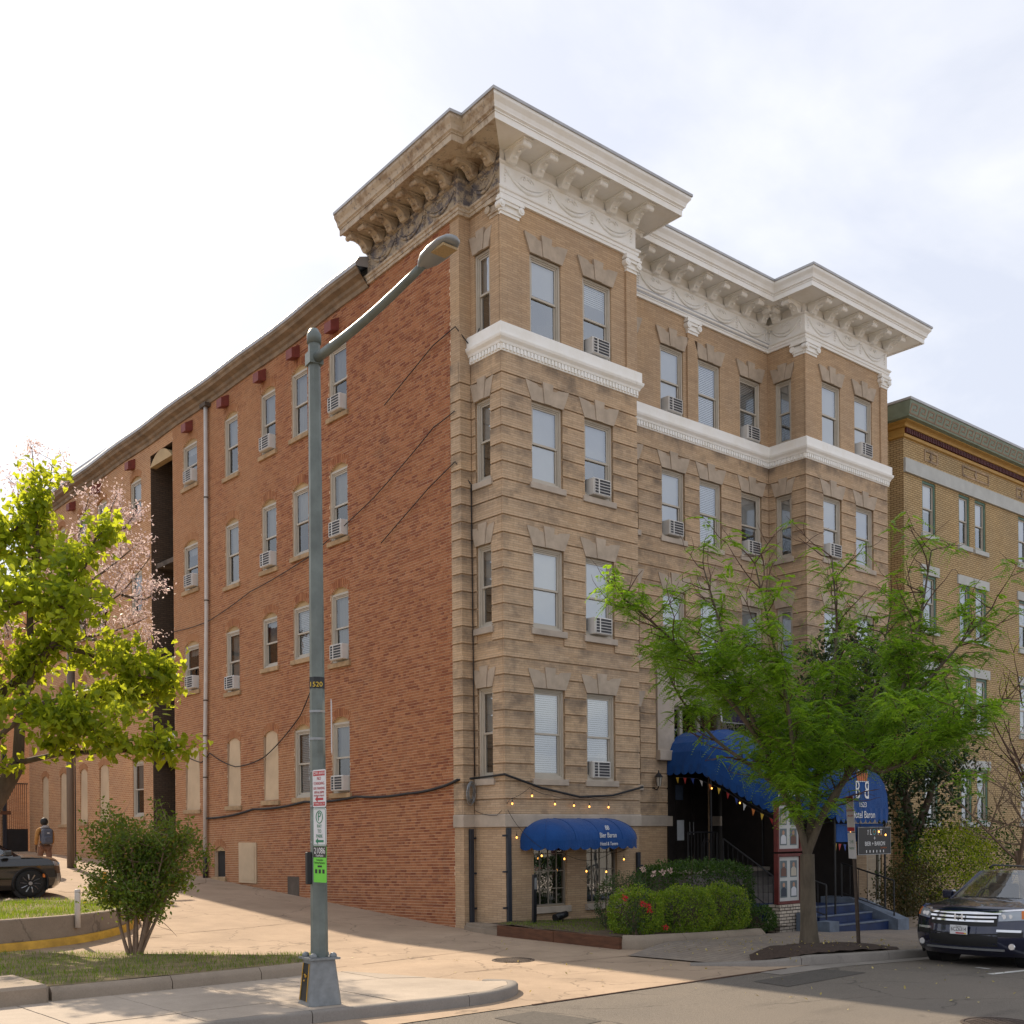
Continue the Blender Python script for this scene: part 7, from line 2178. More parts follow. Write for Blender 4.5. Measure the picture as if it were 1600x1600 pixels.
blooms(ro2, [(-.1, -.2, 1.28), (.15, -.25, 1.18), (.38, -.3, 1.20), (.6, -.3, 1.24)], MAT['petal_pink'], 80, .05)
# --- planting to the right
evergreen('golden_shrub', 'round golden green shrub behind the parked dark car', (13.2, -3.45, -.4), [], [(13.2, -3.45, 1.0, 1.15, 1.05, 1.15)], MAT['leaf_gold'], (.05, .09), 6500, 71, shell=.8, kind='shrub')
evergreen('rusty_shrub', 'low rusty brown shrub right of the blue steps', (10.4, -3.5, -.45), [], [(10.4, -3.5, .25, .95, .7, .75), (11.4, -3.3, .45, .9, .7, .8)], MAT['leaf_rust'], (.05, .09), 4200, 72, shell=.6, kind='shrub')
evergreen('dark_shrub', 'dark green shrub between the steps and golden shrub', (12.0, -3.2, -.45), [], [(12.1, -2.9, .8, .9, .7, 1.0), (15.2, -3.2, 1.2, 1.3, .9, 1.4)], MAT['leaf_hedge'], (.06, .10), 4200, 73, shell=.6, kind='shrub')
bt = empty('bare_tree', (13.6, -5.2, -.5)); tag(bt, 'sparse reddish many-branched small tree above the parked dark car', 'tree')
g = random.Random(77); m_ = MB(); tp = []
limb_tube(m_, [(0, 0, 0), (-.05, 0, 1.2), (-.2, .1, 2.0)], .11, .07, 8, True)
for i in range(9):
    a = g.uniform(0, 6.28); sp_ = g.uniform(.25, .95)
    branch_from(m_, (-.12 + g.uniform(-.08, .08), .05, 1.2 + g.uniform(0, .7)), (math.cos(a) * sp_ - .25, math.sin(a) * sp_, 1.0), g.uniform(2.2, 4.0), .04, 3, g, tp, .13, .07, 5, 3, .3, .6)
m_.build('trunk', MAT['bark_pale'], bt)
P_ = np.array([tuple(p) for p, d, l in tp if l < 2]); sel = rg.random(len(P_)) < .6
leaf_cloud('crown', P_[sel] + rg.normal(size=(sel.sum(), 3)) * .06, (.035, .06), MAT['leaf_rust'], bt, 'oval', 78)
yt = empty('young_tree', (16.5, -4.6, -.6)); tag(yt, 'loose yellow green tree in front of the neighbouring building', 'tree')
g = random.Random(79); m_ = MB(); tp = []
limb_tube(m_, [(0, 0, 0), (-.2, .1, 2.2), (-.5, .1, 3.6)], .13, .09, 8, True)
for i in range(8):
    a = g.uniform(0, 6.28); sp_ = g.uniform(.3, .9)
    branch_from(m_, (-.4 + g.uniform(-.1, .1), .1, 2.8 + g.uniform(0, .8)), (math.cos(a) * sp_ - .2, math.sin(a) * sp_, 1.0), g.uniform(2.2, 3.6), .04, 2, g, tp, .16, .06, 5, 3, .3, .6)
m_.build('trunk', MAT['bark_red'], yt)
P_ = np.array([tuple(p) for p, d, l in tp if l < 2]); leaf_cloud('crown', np.concatenate([P_ + rg.normal(size=P_.shape) * .12 for _ in range(5)]), (.06, .11), MAT['leaf_gold'], yt, 'spear', 80, droop=.5)
# --- grass
def in_poly(P_, poly):
    x, y = P_[:, 0], P_[:, 1]; r_ = np.zeros(len(P_), bool); n = len(poly)
    for i in range(n):
        x0, y0 = poly[i - 1]; x1, y1 = poly[i]
        c = ((y0 > y) != (y1 > y)) & (x < (x1 - x0) * (y - y0) / (y1 - y0 + 1e-12) + x0)
        r_ ^= c
    return r_
def grass(name, label, poly, xr, yr, n, zf, size, seed, bare=.35):
    g = np.random.default_rng(seed); P_ = np.stack([g.uniform(*xr, n), g.uniform(*yr, n)], 1)
    P_ = P_[in_poly(P_, poly)]
    dens = np.sin(P_[:, 0] * 2.3 + seed) * np.cos(P_[:, 1] * 2.9) + .6 * np.sin(P_[:, 0] * 6.1 + P_[:, 1] * 5.3)
    P_ = P_[g.random(len(P_)) < np.clip(.85 + .55 * dens, bare, 1)]
    z = np.array([zf(a, b_) for a, b_ in P_])
    C = np.concatenate([P_, z[:, None]], 1)
    o = leaf_cloud(name, C, size, MAT['grass'], None, 'blade', seed, dirs=np.tile([0, 0, 1.6], (len(C), 1)), spread=.55)
    o['kind'] = 'stuff'; o['label'] = label; o['category'] = 'grass'
grass('lawn_grass', 'short patchy grass on the near lawn', lawn_poly, (-13.5, -6.2), (-4.2, 1.6), 24000, zlawn, (.035, .08), 91, .12)
grass('upper_lawn_grass', 'bright sunlit grass on the upper lawn', up_poly, (-13.0, -5.6), (2.6, 9.5), 26000, zup, (.05, .11), 92, .6)
grass('bed_grass', 'thin grass in the shaded garden bed', [(-.5, -.3), (-.55, -2.9), (1.0, -3.0), (4.2, -2.6), (4.2, -.2)], (-.6, 4.2), (-3.0, -.2), 9000, lambda x, y: 0.10 - 0.03 * max(0, x) + 0.05 * (y + 4.4) / 4.4 + 0.02 * hnoise(x, y, 2), (.03, .07), 93)
# fallen leaves
g = np.random.default_rng(95); L_ = []
for _ in range(260):
    x, y = g.uniform(-.8, 5), g.uniform(-8.0, -4.7); L_.append((x, y, zright(x, y) + .012 + (.10 * max(0, 1 - ((x - 1.2) / 2.0) ** 2 - ((y + 7.35) / 0.8) ** 2) + .02 if y < -6.8 and x < 2.8 else 0)))
for _ in range(60): x, y = g.uniform(-6, -1.0), g.uniform(-7.8, 0); L_.append((x, y, max(zalley(y), -.1) + .008))
for _ in range(70): x, y = g.uniform(-4, 6), g.uniform(-12, -8.4); L_.append((x, y, zg(x) - .11))
fo = leaf_cloud('fallen_leaves', np.array(L_), (.03, .07), MAT['fallen'], None, 'oval', 96, dirs=np.tile([0, 0, 0.0], (len(L_), 1)) * 0, upn=9.0)
fo['kind'] = 'stuff'; fo['label'] = 'scattered pale fallen leaves on pavement and road'; fo['category'] = 'leaves'
# ------------------------------------------------------------------ neighbouring building
nb = empty('neighbour_building', (15.8, 0, 0)); tag(nb, 'yellow brick building with Greek key cornice to the right', 'building')
NX = 15.8
def nbuild(mb, name, mat, par=None, **k):
    mb.v = [(x - NX, y, z) for x, y, z in mb.v]; return mb.build(name, mat, par or nb, **k)
NW = [(18.78, 19.65), (21.22, 21.98), (22.35, 23.15), (25.66, 26.5), (29.0, 29.9)]
NR = [(11.95, 13.72), (8.75, 10.58), (5.55, 7.4), (2.3, 4.15)]
nh = [(a, b_, z0, z1) for a, b_ in NW for z0, z1 in NR]
m_ = MB()
wall_plane(m_, 'y', 0.5, 17.62, 34, -2, 15.4, nh, .14); wall_plane(m_, 'x', 17.62, 0.5, 1.0, -2, 15.4, [])
wall_plane(m_, 'y', 1.0, 15.80, 17.62, -2, 15.4, []); wall_plane(m_, 'x', 15.80, 1.0, 12, -2, 15.4, [])
nbuild(m_, 'wall', MAT['yellow'])
m_ = MB(); m_.box(16.55, 17.25, .9, 1.0, -2, 14.3); m_.box(16.62, 17.18, .84, .9, 14.0, 14.3); nbuild(m_, 'pier_strip', MAT['yellow'])
MAT['grey_stone'] = simple('pale_grey_band', (0.50, 0.51, 0.49), 0.75, 0.12, 2.0); MAT['green_frame'] = simple('green_frame_paint', (0.10, 0.19, 0.145), 0.5, 0.2, 4.0)
MAT['gold'] = simple('ochre_cornice_paint', (0.50, 0.30, 0.085), 0.55, 0.15, 3.0); MAT['maroon'] = simple('maroon_dentil_paint', (0.10, 0.02, 0.022), 0.5, 0.2, 5.0); MAT['key_green'] = simple('green_cornice_paint', (0.22, 0.27, 0.21), 0.55, 0.15, 4.0); MAT['key_tan'] = simple('tan_key_paint', (0.27, 0.19, 0.13), 0.55, 0.15, 4.0)
nbuild(MB().box(17.62, 34, .42, .5, 13.76, 14.22), 'stone_band', MAT['grey_stone'])
for z0, z1 in NR[1:]:
    for a, b_ in NW: nbuild(MB().box(a - .15, b_ + .15, .45, .51, z1 + .002, z1 + .32), 'lintel', MAT['grey_stone'])
nframe = {}
for a, b_ in NW:
    for z0, z1 in NR:
        w, h = b_ - a, z1 - z0
        P_ = win_parts(w, h, 'cream', .55 if rk_.random() < .6 else .97, 'shade')
        key = (round(w, 2), round(h, 2))
        if key not in nframe:
            f_ = MB(); q = w / 2
            for x0, x1, c0, c1 in ((-q + .001, -q + .08, .001, h - .001), (q - .08, q - .001, .001, h - .001), (-q + .08, q - .08, h - .08, h - .001), (-q + .08, q - .08, .001, .06)): f_.box(x0, x1, .03, .075, c0, c1)
            nframe[key] = f_.mesh('window', MAT['green_frame'])
        wo = link('window', nframe[key], nb); wo.location = ((a + b_) / 2 - NX, 0.5, z0)
        for k, me in P_.items():
            nm = {'sash_up': 'sash', 'sash_lo': 'sash', 'pane_up': 'pane', 'pane_lo': 'pane', 'shade': 'roller_shade', 'window': 'inner_frame'}.get(k, k)
            link(nm, me, wo)
        link('sill', MB().chamfer([(-w / 2 - .1, -.08, -.16), (w / 2 + .1, .08, -.002)], .008).mesh('sill', MAT['grey_stone']), wo)
NP = [(17.62, 1.6), (17.62, .5), (34, .5)]
def nsweep(prof, name, mat):
    m_ = sweep(NP, prof); return nbuild(m_, name, mat)
nsweep([(0, 14.88), (.08, 14.9), (.10, 14.98), (.06, 15.0)], 'cornice_moulding', MAT['gold'])
nsweep([(.06, 15.0), (.06, 15.18)], 'dentil_band', MAT['gold'])
nsweep([(.06, 15.18), (.16, 15.19), (.18, 15.25), (.22, 15.28), (.34, 15.31), (.34, 15.34)], 'cornice_moulding', MAT['gold'])
nsweep([(.34, 15.34), (.48, 15.36), (.62, 15.76), (.62, 15.80)], 'key_band', MAT['key_green'])
nsweep([(.62, 15.80), (.66, 15.805), (.66, 15.88), (0.0, 16.05), (-1.5, 16.2)], 'roof_flashing', MAT['roof'])
m_ = MB()
for k in range(150):
    x = 17.6 + k * .11; m_.box(x, x + .06, .36, .44, 15.01, 15.17)
o = nbuild(m_, 'dentils', MAT['maroon']); o['kind'] = 'stuff'
m_ = MB()
def keybar(x0, x1, s0, s1):
    # bar on the sloped face between (d=.48,z=15.46) and (d=.62,z=15.94); s in 0..1
    def P(x, s, e): return (x, .5 - (.48 + .14 * s) - e, 15.36 + .40 * s + .3 * e)
    m_.add([P(x0, s0, .012), P(x1, s0, .012), P(x1, s1, .012), P(x0, s1, .012), P(x0, s0, -.01), P(x1, s0, -.01), P(x1, s1, -.01), P(x0, s1, -.01)], [(0, 1, 2, 3), (0, 4, 5, 1), (3, 2, 6, 7), (0, 3, 7, 4), (1, 5, 6, 2)])
for k in range(28):
    x = 17.12 + k * .52; t = .07
    keybar(x, x + t, .12, .88); keybar(x + t, x + .40, .78, .88); keybar(x + .33, x + .40, .42, .78); keybar(x + .17, x + .33, .42, .53); keybar(x + t, x + .50, .12, .22)
nbuild(m_, 'key_relief', MAT['key_tan'])['kind'] = 'stuff'
for xa, xb in ((18.93, 19.8), (21.46, 23.4), (25.5, 26.4)):
    m2 = MB()
    for a in ((xa, xa + .07, 14.38, 14.78), (xb - .07, xb, 14.38, 14.78), (xa + .07, xb - .07, 14.71, 14.78), (xa + .07, xb - .07, 14.38, 14.45)): m2.box(a[0], a[1], .475, .51, a[2], a[3])
    xm = (xa + xb) / 2; m2.prism([(xm - .12, 14.58), (xm, 14.44), (xm + .12, 14.58), (xm, 14.72)], .47, .51, 'xz')
    nbuild(m2, 'brick_panel', MAT['tan'])
nbuild(MB().box(17.6, 34, .9, 12, 15.2, 15.6), 'roof', MAT['roof'])

# ------------------------------------------------------------------ end of the alley
gw = empty('alley_end_wall', (-6, 31.2, 1.3)); tag(gw, 'tan brick wall closing the far end of the alley', 'wall')
MB().box(-8, 4.7, 0, .4, -.6, 6.0).build('brick_face', MAT['red_far'], gw)
MB().box(-8, 4.7, -.06, .46, 6.0, 6.15).build('coping', MAT['stone'], gw)
gt = empty('iron_gate', (-1.25, 31.1, 1.35)); tag(gt, 'tall black barred gate at the far end of the alley', 'gate')
MB().chamfer([(-.14, -.1, 0), (0, .04, 4.6)], .01).build('gate_post', MAT['black_steel'], gt)
MB().box(0, .88, -.03, 0.0, 0, 1.05).build('lower_panel', MAT['black'], gt)
for k in range(11): MB().tube([(.04 + k * .08, -.02, 1.05), (.04 + k * .08, -.02, 2.95)], .014, 5).build('bar', MAT['black'], gt)
MB().box(0, .9, -.03, -.005, 2.95, 3.0).build('top_rail', MAT['black'], gt)
wp = empty('timber_post', (-1.75, 30.6, 1.3)); tag(wp, 'pale timber post left of the black gate', 'post')
MB().chamfer([(-.09, -.09, 0), (.09, .09, 2.3)], .01).build('shaft', MAT['board'], wp); MB().box(-.11, .5, -.12, -.09, 1.7, 1.85).build('rail', MAT['timber'], wp)
rb = empty('red_building', (-9, 44, 0)); tag(rb, 'distant red brick building glimpsed through the leaves at left', 'building')
m_ = MB(); wall_plane(m_, 'y', 0, -12, 16, -1, 14.5, [(x, x + 1.2, z, z + 1.9) for x in (-9, -6, -3, 0, 3) for z in (3, 6.5, 10)], .2); m_.build('wall', MAT['red_far'], rb)
MB().box(-12.2, 16.2, -.25, .5, 14.5, 14.9).build('cornice', MAT['red_frame'], rb)
for x in (-9, -6, -3, 0, 3):
    for z in (3, 6.5, 10): MB().box(x, x + 1.2, .15, .2, z, z + 1.9).build('window', MAT['room'], rb)
up2 = empty('utility_pole', (-2.96, 18.6, 1.0)); tag(up2, 'weathered grey utility pole standing in the alley', 'utility pole')
MAT['pole_wood'] = simple('weathered_pole', (0.17, 0.13, 0.10), 0.85, 0.3, 5.0, bmp=0.3, stretch=(1, 1, .1))
MB().tube([(0, 0, -.3), (0, 0, 4), (0.05, 0, 8.5)], [.125, .115, .10], 12).build('shaft', MAT['pole_wood'], up2, True)
MB().tube([(.14, -.06, 0), (.14, -.06, 7.5)], .02, 6).build('conduit', MAT['black'], up2)
MB().box(-.9, .9, -.06, .06, 7.6, 7.72).build('crossarm', MAT['pole_wood'], up2)
o = empty('white_post', (-8.30, 3.08, .55)); tag(o, 'short white pipe post on the upper lawn edge', 'post')
MB().lathe([(.055, -.2), (.055, .53), (.045, .545)], n=14).build('pipe', MAT['pipe_white'], o, True)
o = empty('yellow_bollard', (-5.8, 8.25, .38)); tag(o, 'yellow steel bollard with a chain at the lawn corner', 'bollard')
MAT['bollard'] = simple('bollard_yellow', (0.62, 0.30, 0.02), 0.5, 0.25, 6.0)
MB().lathe([(.055, -.2), (.055, .82), (.03, .86)], n=12).build('post', MAT['bollard'], o, True)
m_ = MB()
for k in range(12): m_.ball((-.065, -.03, .08 + k * .06), .018, 6, 4)
m_.build('chain', MAT['castiron'], o)
for k, (x, y, z, s) in enumerate(((-8.5, 9.3, .58, .22), (-8.15, 9.2, .57, .17), (-7.8, 9.0, .56, .15), (-8.9, 9.5, .6, .2), (-7.4, 8.8, .52, .10), (-7.1, 8.6, .5, .09))):
    RL = ['leftmost rough edging rock by the black car', 'small rough edging rock just left of the white post', 'middle rough edging rock beside the upper lawn', 'large rough edging rock nearest the black car wheel', 'small flat rock at the sunny lawn edge', 'smallest rock at the lawn corner near the bollard']
    m_ = MB(); m_.ball((0, 0, 0), s, 9, 6, .65); r5 = random.Random(k)
    m_.v = [(a * (1 + r5.uniform(-.2, .2)), b_ * (1 + r5.uniform(-.2, .2)), c_ * (1 + r5.uniform(-.15, .15))) for a, b_, c_ in m_.v]
    o = m_.build('rock', MAT['kerb_dark']); o.location = (x, y, z); tag(o, RL[k], 'rock', 'edging rocks')
# small iron fence right of the evergreen trunk
railing((13.6, -3.9, -.35), (14.8, -3.8, -.4), 1.2, 8, 'short black iron fence beside the evergreen trunk')
tag(MB().chamfer([(9.2, -3.95, -.8), (15.0, -3.65, -.15)], .03).build('low_retaining_wall', MAT['retaining']), 'low concrete wall along the pavement right of the steps', 'wall')

# ------------------------------------------------------------------ cars
def carpaint(name, c):
    m, nt, b = mat_new(name, c, 0.22, 0.35, 0.6)
    b.inputs['Coat Weight'].default_value = 1.0; b.inputs['Coat Roughness'].default_value = 0.03
    return m
MAT['navy'] = carpaint('navy_car_paint', (0.008, 0.012, 0.040)); MAT['car_black'] = carpaint('black_car_paint', (0.006, 0.006, 0.007))
MAT['chrome'] = mat_new('chrome', (0.72, 0.72, 0.74), 0.12, 1.0)[0]; MAT['trim'] = simple('black_plastic_trim', (0.012, 0.012, 0.013), 0.5, 0.2, 10.0)
MAT['tyre'] = simple('tyre_rubber', (0.018, 0.018, 0.018), 0.8, 0.3, 20.0); MAT['rim'] = mat_new('alloy_rim', (0.28, 0.28, 0.29), 0.3, 0.9)[0]
MAT['car_glass'] = glass('car_glass', refl=0.10, rough=0.0); MAT['lens'] = mat_new('clear_lens', (0.35, 0.38, 0.42), 0.08, 0.3)[0]; MAT['amber'] = mat_new('amber_lens', (0.6, 0.16, 0.02), 0.2)[0]
MAT['lamp_white'] = mat_new('lamp_reflector', (0.75, 0.76, 0.78), 0.15, 0.6)[0]
def lerp_tab(tab, x):
    if x <= tab[0][0]: return tab[0][1]
    for (a, u), (b_, v) in zip(tab[:-1], tab[1:]):
        if x <= b_: return u + (v - u) * (x - a) / (b_ - a)
    return tab[-1][1]
PROF = [(.20, .17), (.30, .05), (.42, .01), (.56, .0), (.70, .025), (.84, .045), (.94, .075), (1.0, .12), (1.04, .19)]
SIDEW = [(.20, .92), (.30, .96), (.5, .982), (.78, .99), (.92, .975), (1.04, .93)]
def xf(t, z): return .36 * abs(t) ** 2.7 + lerp_tab(PROF, z)
def car(name, label, loc, rot, paint, kind):
    o = empty(name, loc); tag(o, label, 'car'); o.rotation_euler = rot
    zs = [.20, .25, .30, .36, .42, .49, .56, .63, .70, .77, .84, .89, .94, .97, 1.0, 1.02, 1.04]
    ts = [(-1 + 2 * i / 32) for i in range(33)]
    wheels = (0.98, 3.82)
    # front skin + sides + bonnet in one body mesh
    m_ = MB()
    V = [(xf(t, z), t * lerp_tab(SIDEW, z), z) for z in zs for t in ts]
    n = len(ts); F = [(j * n + i, j * n + i + 1, (j + 1) * n + i + 1, (j + 1) * n + i)[::-1] for j in range(len(zs) - 1) for i in range(n - 1)]
    m_.add(V, F)
    nx = 90
    for s in (-1, 1):
        V = []; F = []
        zz = [.20 + .84 * k / 28 for k in range(29)]
        for z in zz:
            x0 = xf(1, z)
            for i in range(nx + 1):
                u = i / nx; x = x0 + (4.86 - .1 * max(0, (z - .8)) - x0) * u
                w = lerp_tab(SIDEW, z) - (.10 * max(0, (x - 4.3) / .55) ** 2) + .018 * math.exp(-((z - .86) / .05) ** 2)
                V.append((x, s * w, z))
        M_ = nx + 1
        for j in range(len(zz) - 1):
            for i in range(nx):
                cx_ = (V[j * M_ + i][0] + V[j * M_ + i + 1][0]) / 2; cz_ = (zz[j] + zz[j + 1]) / 2
                if any((cx_ - wx) ** 2 + (cz_ - .37) ** 2 < .425 ** 2 for wx in wheels): continue
                q = (j * M_ + i, j * M_ + i + 1, (j + 1) * M_ + i + 1, (j + 1) * M_ + i)
                F.append(q if s < 0 else q[::-1])
        m_.add(V, F)
    V = []; F = []; nxh = 14
    for i in range(nxh + 1):
        u = i / nxh
        for t in ts:
            x0 = xf(t, 1.04); x = x0 + (1.28 + .10 * (1 - t * t) - .1 - x0) * u
            rise = .135 * (1 - .75 * abs(t) ** 3.5) * (1 - (1 - u) ** 1.8)
            V.append((x, t * .93, 1.04 + rise + .012 * math.exp(-((abs(t) - .62) / .08) ** 2) * min(1, u * 4)))
    for i in range(nxh):
        for k in range(n - 1): F.append((i * n + k, i * n + k + 1, (i + 1) * n + k + 1, (i + 1) * n + k)[::-1])
    m_.add(V, F)
    # shelf from bonnet corner back along the doors
    for s in (-1, 1):
        q = [(1.15, s * .93, 1.045), (4.8, s * .90, 1.05), (4.8, s * .86, 1.10), (1.2, s * .84, 1.13)]
        m_.add(q, [(0, 1, 2, 3) if s < 0 else (3, 2, 1, 0)])
    # roof, pillars
    def gh(x, s, f):   # greenhouse edge: f 0 belt, 1 roof
        return None
    roof = [(1.98, .60, 1.655), (2.3, .645, 1.70), (3.0, .66, 1.725), (3.8, .655, 1.715), (4.45, .63, 1.67), (4.75, .60, 1.58)]
    V = []; F = []; nt_ = 11
    for x, w, z in roof:
        for k in range(nt_):
            t = -1 + 2 * k / (nt_ - 1); V.append((x, t * w, z - .05 * abs(t) ** 3))
    for j in range(len(roof) - 1):
        for k in range(nt_ - 1): F.append((j * nt_ + k, j * nt_ + k + 1, (j + 1) * nt_ + k + 1, (j + 1) * nt_ + k)[::-1])
    m_.add(V, F)
    for s in (-1, 1):   # A, B, C, D pillars
        for (xa, xb, xc, xd) in ((1.20, 1.33, 2.12, 1.97), (2.35, 2.45, 2.55, 2.45), (3.35, 3.45, 3.5, 3.4), (4.35, 4.8, 4.7, 4.3)):
            q = [(xa, s * .865, 1.10), (xb, s * .868, 1.10), (xc, s * .645, 1.66), (xd, s * .625, 1.64)]
            m_.add(q, [(0, 1, 2, 3) if s < 0 else (3, 2, 1, 0)])
        q = [(1.97, s * .60, 1.615), (4.6, s * .62, 1.60), (4.6, s * .66, 1.56), (1.99, s * .65, 1.60)]
        m_.add(q, [(0, 1, 2, 3), (3, 2, 1, 0)][:1] if s > 0 else [(3, 2, 1, 0)])
        m_.add([(1.18, s * .84, 1.10), (1.33, s * .80, 1.13), (2.0, s * .575, 1.645), (1.93, s * .63, 1.64)], [(0, 1, 2, 3), (3, 2, 1, 0)])
    m_.add([(4.86, -.85, .25), (4.86, .85, .25), (4.84, .85, 1.05), (4.84, -.85, 1.05)], [(0, 1, 2, 3)])
    body = m_.build('body', paint, o); autosmooth(body, 32)
    # glass
    ws = MB(); V = []; F = []
    for j in range(7):
        u = j / 6
        for k in range(13):
            t = -1 + 2 * k / 12; w = .815 + (.585 - .815) * u
            V.append((1.27 + .72 * u + .10 * (1 - t * t) * 0 - .09 * (1 - t * t) * (1 - u * .4), t * w, 1.145 + .51 * u + .012 * (1 - t * t)))
    for j in range(6):
        for k in range(12): F.append((j * 13 + k, j * 13 + k + 1, (j + 1) * 13 + k + 1, (j + 1) * 13 + k)[::-1])
    wsd = ws.add(V, F).build('windscreen', MAT['car_glass'], o, True)
    for s in (-1, 1):
        for (xa, xb, xc, xd) in ((1.33, 2.35, 2.45, 2.10), (2.45, 3.35, 3.4, 2.55), (3.45, 4.35, 4.3, 3.5)):
            MB().add([(xa, s * .862, 1.10), (xb, s * .862, 1.10), (xc, s * .64, 1.64), (xd, s * .64, 1.64)], [(0, 1, 2, 3)]).build('side_window', MAT['car_glass'], o)
        MB().chamfer([(1.45, min(s * .90, s * 1.12), 1.12), (1.62, max(s * .90, s * 1.12), 1.28)], .03).build('mirror', paint, o)
    MB().tube([(1.3, -.6, 1.16), (1.12, -.2, 1.17), (1.12, .5, 1.17)], .012, 5).build('wiper', MAT['trim'], o)
    it = MB(); it.box(1.6, 4.6, -.8, .8, .5, 1.0)
    for y in (-.4, .4):
        it.chamfer([(2.3, y - .26, 1.0), (2.5, y + .26, 1.42)], .04); it.chamfer([(2.34, y - .14, 1.42), (2.46, y + .14, 1.6)], .03)
    it.box(1.25, 1.7, -.78, .78, 1.0, 1.12)
    it.tube([(1.75, .4 + .17 * math.cos(a * math.pi / 8), 1.16 + .16 * math.sin(a * math.pi / 8)) for a in range(17)], .015, 5)
    it.build('cabin', MAT['trim'], o)
    MB().box(.5, 4.7, -.82, .82, .22, .5).build('underbody', MAT['trim'], o)
    # wheels
    for wx in wheels:
        for s in (-1, 1):
            w = empty('wheel', (wx, s * .86, .37)); w.parent = o
            ty = MB().lathe([(.25, -.11), (.33, -.12), (.365, -.09), (.372, 0), (.365, .09), (.33, .12), (.25, .11)], n=36, axis='y').build('tyre', MAT['tyre'], w, True)
            r_ = MB(); r_.lathe([(.255, -.09), (.262, -.1), (.262, .1), (.255, .09)], n=30, axis='y')
            for k in range(10):
                a = 2 * math.pi * k / 10; ca_, sa_ = math.cos(a), math.sin(a); b2 = a + .12
                r_.tube([(.05 * ca_, s * .085, .05 * sa_), (.15 * math.cos(a + .05), s * .105, .15 * math.sin(a + .05)), (.25 * math.cos(b2), s * .10, .25 * math.sin(b2))], [.022, .02, .024], 4)
            r_.lathe([(.06, min(.07, .11) * s), (.05, s * .118)], n=14, axis='y')
            r_.build('rim', MAT['rim'], w)
            MB().lathe([(.17, s * .02), (.17, s * .045)], n=20, axis='y').build('brake_disc', MAT['castiron'], w)
            MB().tube([(wx + .435 * math.cos(a * math.pi / 14), s * .975, .37 + .435 * math.sin(a * math.pi / 14)) for a in range(-2, 17)], .028, 6).build('wheel_arch', MAT['trim'], o, True)
            MB().lathe([(.46, -.12), (.46, .12)], (wx, s * .80, .37), 20, 'y').build('wheel_well', MAT['trim'], o)
    # front details laid on the curved front skin
    def patch(pname, t0, t1, zlo, zhi, off, mat, par=o, nt2=14, nz2=3, thick=.02):
        pm = MB(); fr_ = []; bk = []
        for i in range(nt2 + 1):
            t = t0 + (t1 - t0) * i / nt2
            for j in range(nz2 + 1):
                z = zlo(t) + (zhi(t) - zlo(t)) * j / nz2; y = t * lerp_tab(SIDEW, z)
                fr_.append((xf(t, z) - off, y, z)); bk.append((xf(t, z) - off + thick, y, z))
        q = nz2 + 1; N = len(fr_); F = []
        for i in range(nt2):
            for j in range(nz2): F.append((i * q + j, i * q + j + 1, (i + 1) * q + j + 1, (i + 1) * q + j))
        rim_ = [i * q for i in range(nt2 + 1)] + [nt2 * q + j for j in range(1, q)] + [i * q + nz2 for i in range(nt2 - 1, -1, -1)] + [j for j in range(nz2 - 1, 0, -1)]
        for a, b_ in zip(rim_, rim_[1:] + rim_[:1]): F.append((a, b_, b_ + N, a + N))
        ob = pm.add(fr_ + bk, F).build(pname, mat, par, True); ob.data.set_sharp_from_angle(angle=R(40)); return ob
    if kind == 'suv':
        gr = patch('grille', -.60, .60, lambda t: .70 + .05 * abs(t) ** 2, lambda t: .925, .006, MAT['trim'])
        for z, tw in ((.925, .66), (.855, .60), (.79, .56)):
            patch('chrome_bar', -tw, tw, lambda t, z=z: z + .03 * abs(t) ** 2 - (.016 if z < .9 else .022), lambda t, z=z: z + .03 * abs(t) ** 2 + (.016 if z < .9 else .022), .03, MAT['chrome'], gr, thick=.03)
        patch('chrome_bar', -.97, -.62, lambda t: .955 + .10 * (abs(t) - .62), lambda t: .985 + .10 * (abs(t) - .62), .022, MAT['chrome'], gr); patch('chrome_bar', .62, .97, lambda t: .955 + .10 * (abs(t) - .62), lambda t: .985 + .10 * (abs(t) - .62), .022, MAT['chrome'], gr)
        em = MB()   # H emblem in a rounded frame
        for y0, y1, z0, z1 in ((-.075, -.048, .80, .905), (.048, .075, .80, .905), (-.048, .048, .838, .865)): em.chamfer([(-.055, y0, z0), (-.03, y1, z1)], .004)
        em.build('emblem', MAT['chrome'], gr)
        for s in (-1, 1):
            hl = patch('headlight', s * .62, s * .975, lambda t: .80 + .10 * (abs(t) - .62), lambda t: .945 + .13 * (abs(t) - .62), .012, MAT['lens'])
            patch('amber_marker', s * .925, s * .985, lambda t: .85, lambda t: .985, .016, MAT['amber'], hl, 4)
            for tt, rr_ in ((.70, .042), (.79, .036)):
                MB().lathe([(rr_, 0), (rr_, .012), (rr_ * .5, .018)], (xf(tt, .88) - .028, s * tt * .97, .875 + .06 * (tt - .62)), 12, 'x').build('lamp', MAT['lamp_white'], hl)
            fl = patch('fog_recess', s * .62, s * .95, lambda t: .545, lambda t: .635, .008, MAT['trim']); patch('fog_trim', s * .60, s * .93, lambda t: .625, lambda t: .665, .014, MAT['lamp_white'], fl)
            MB().lathe([(.05, 0), (.055, .02), (.02, .03)], (xf(.82, .40) - .03, s * .80, .385), 14, 'x').build('fog_lamp', MAT['lamp_white'], o)
        patch('lower_intake', -.62, .62, lambda t: .36 + .02 * abs(t), lambda t: .56 + .06 * abs(t), .004, MAT['trim']); patch('skid_trim', -.72, .72, lambda t: .30, lambda t: .335, .022, MAT['steel'])
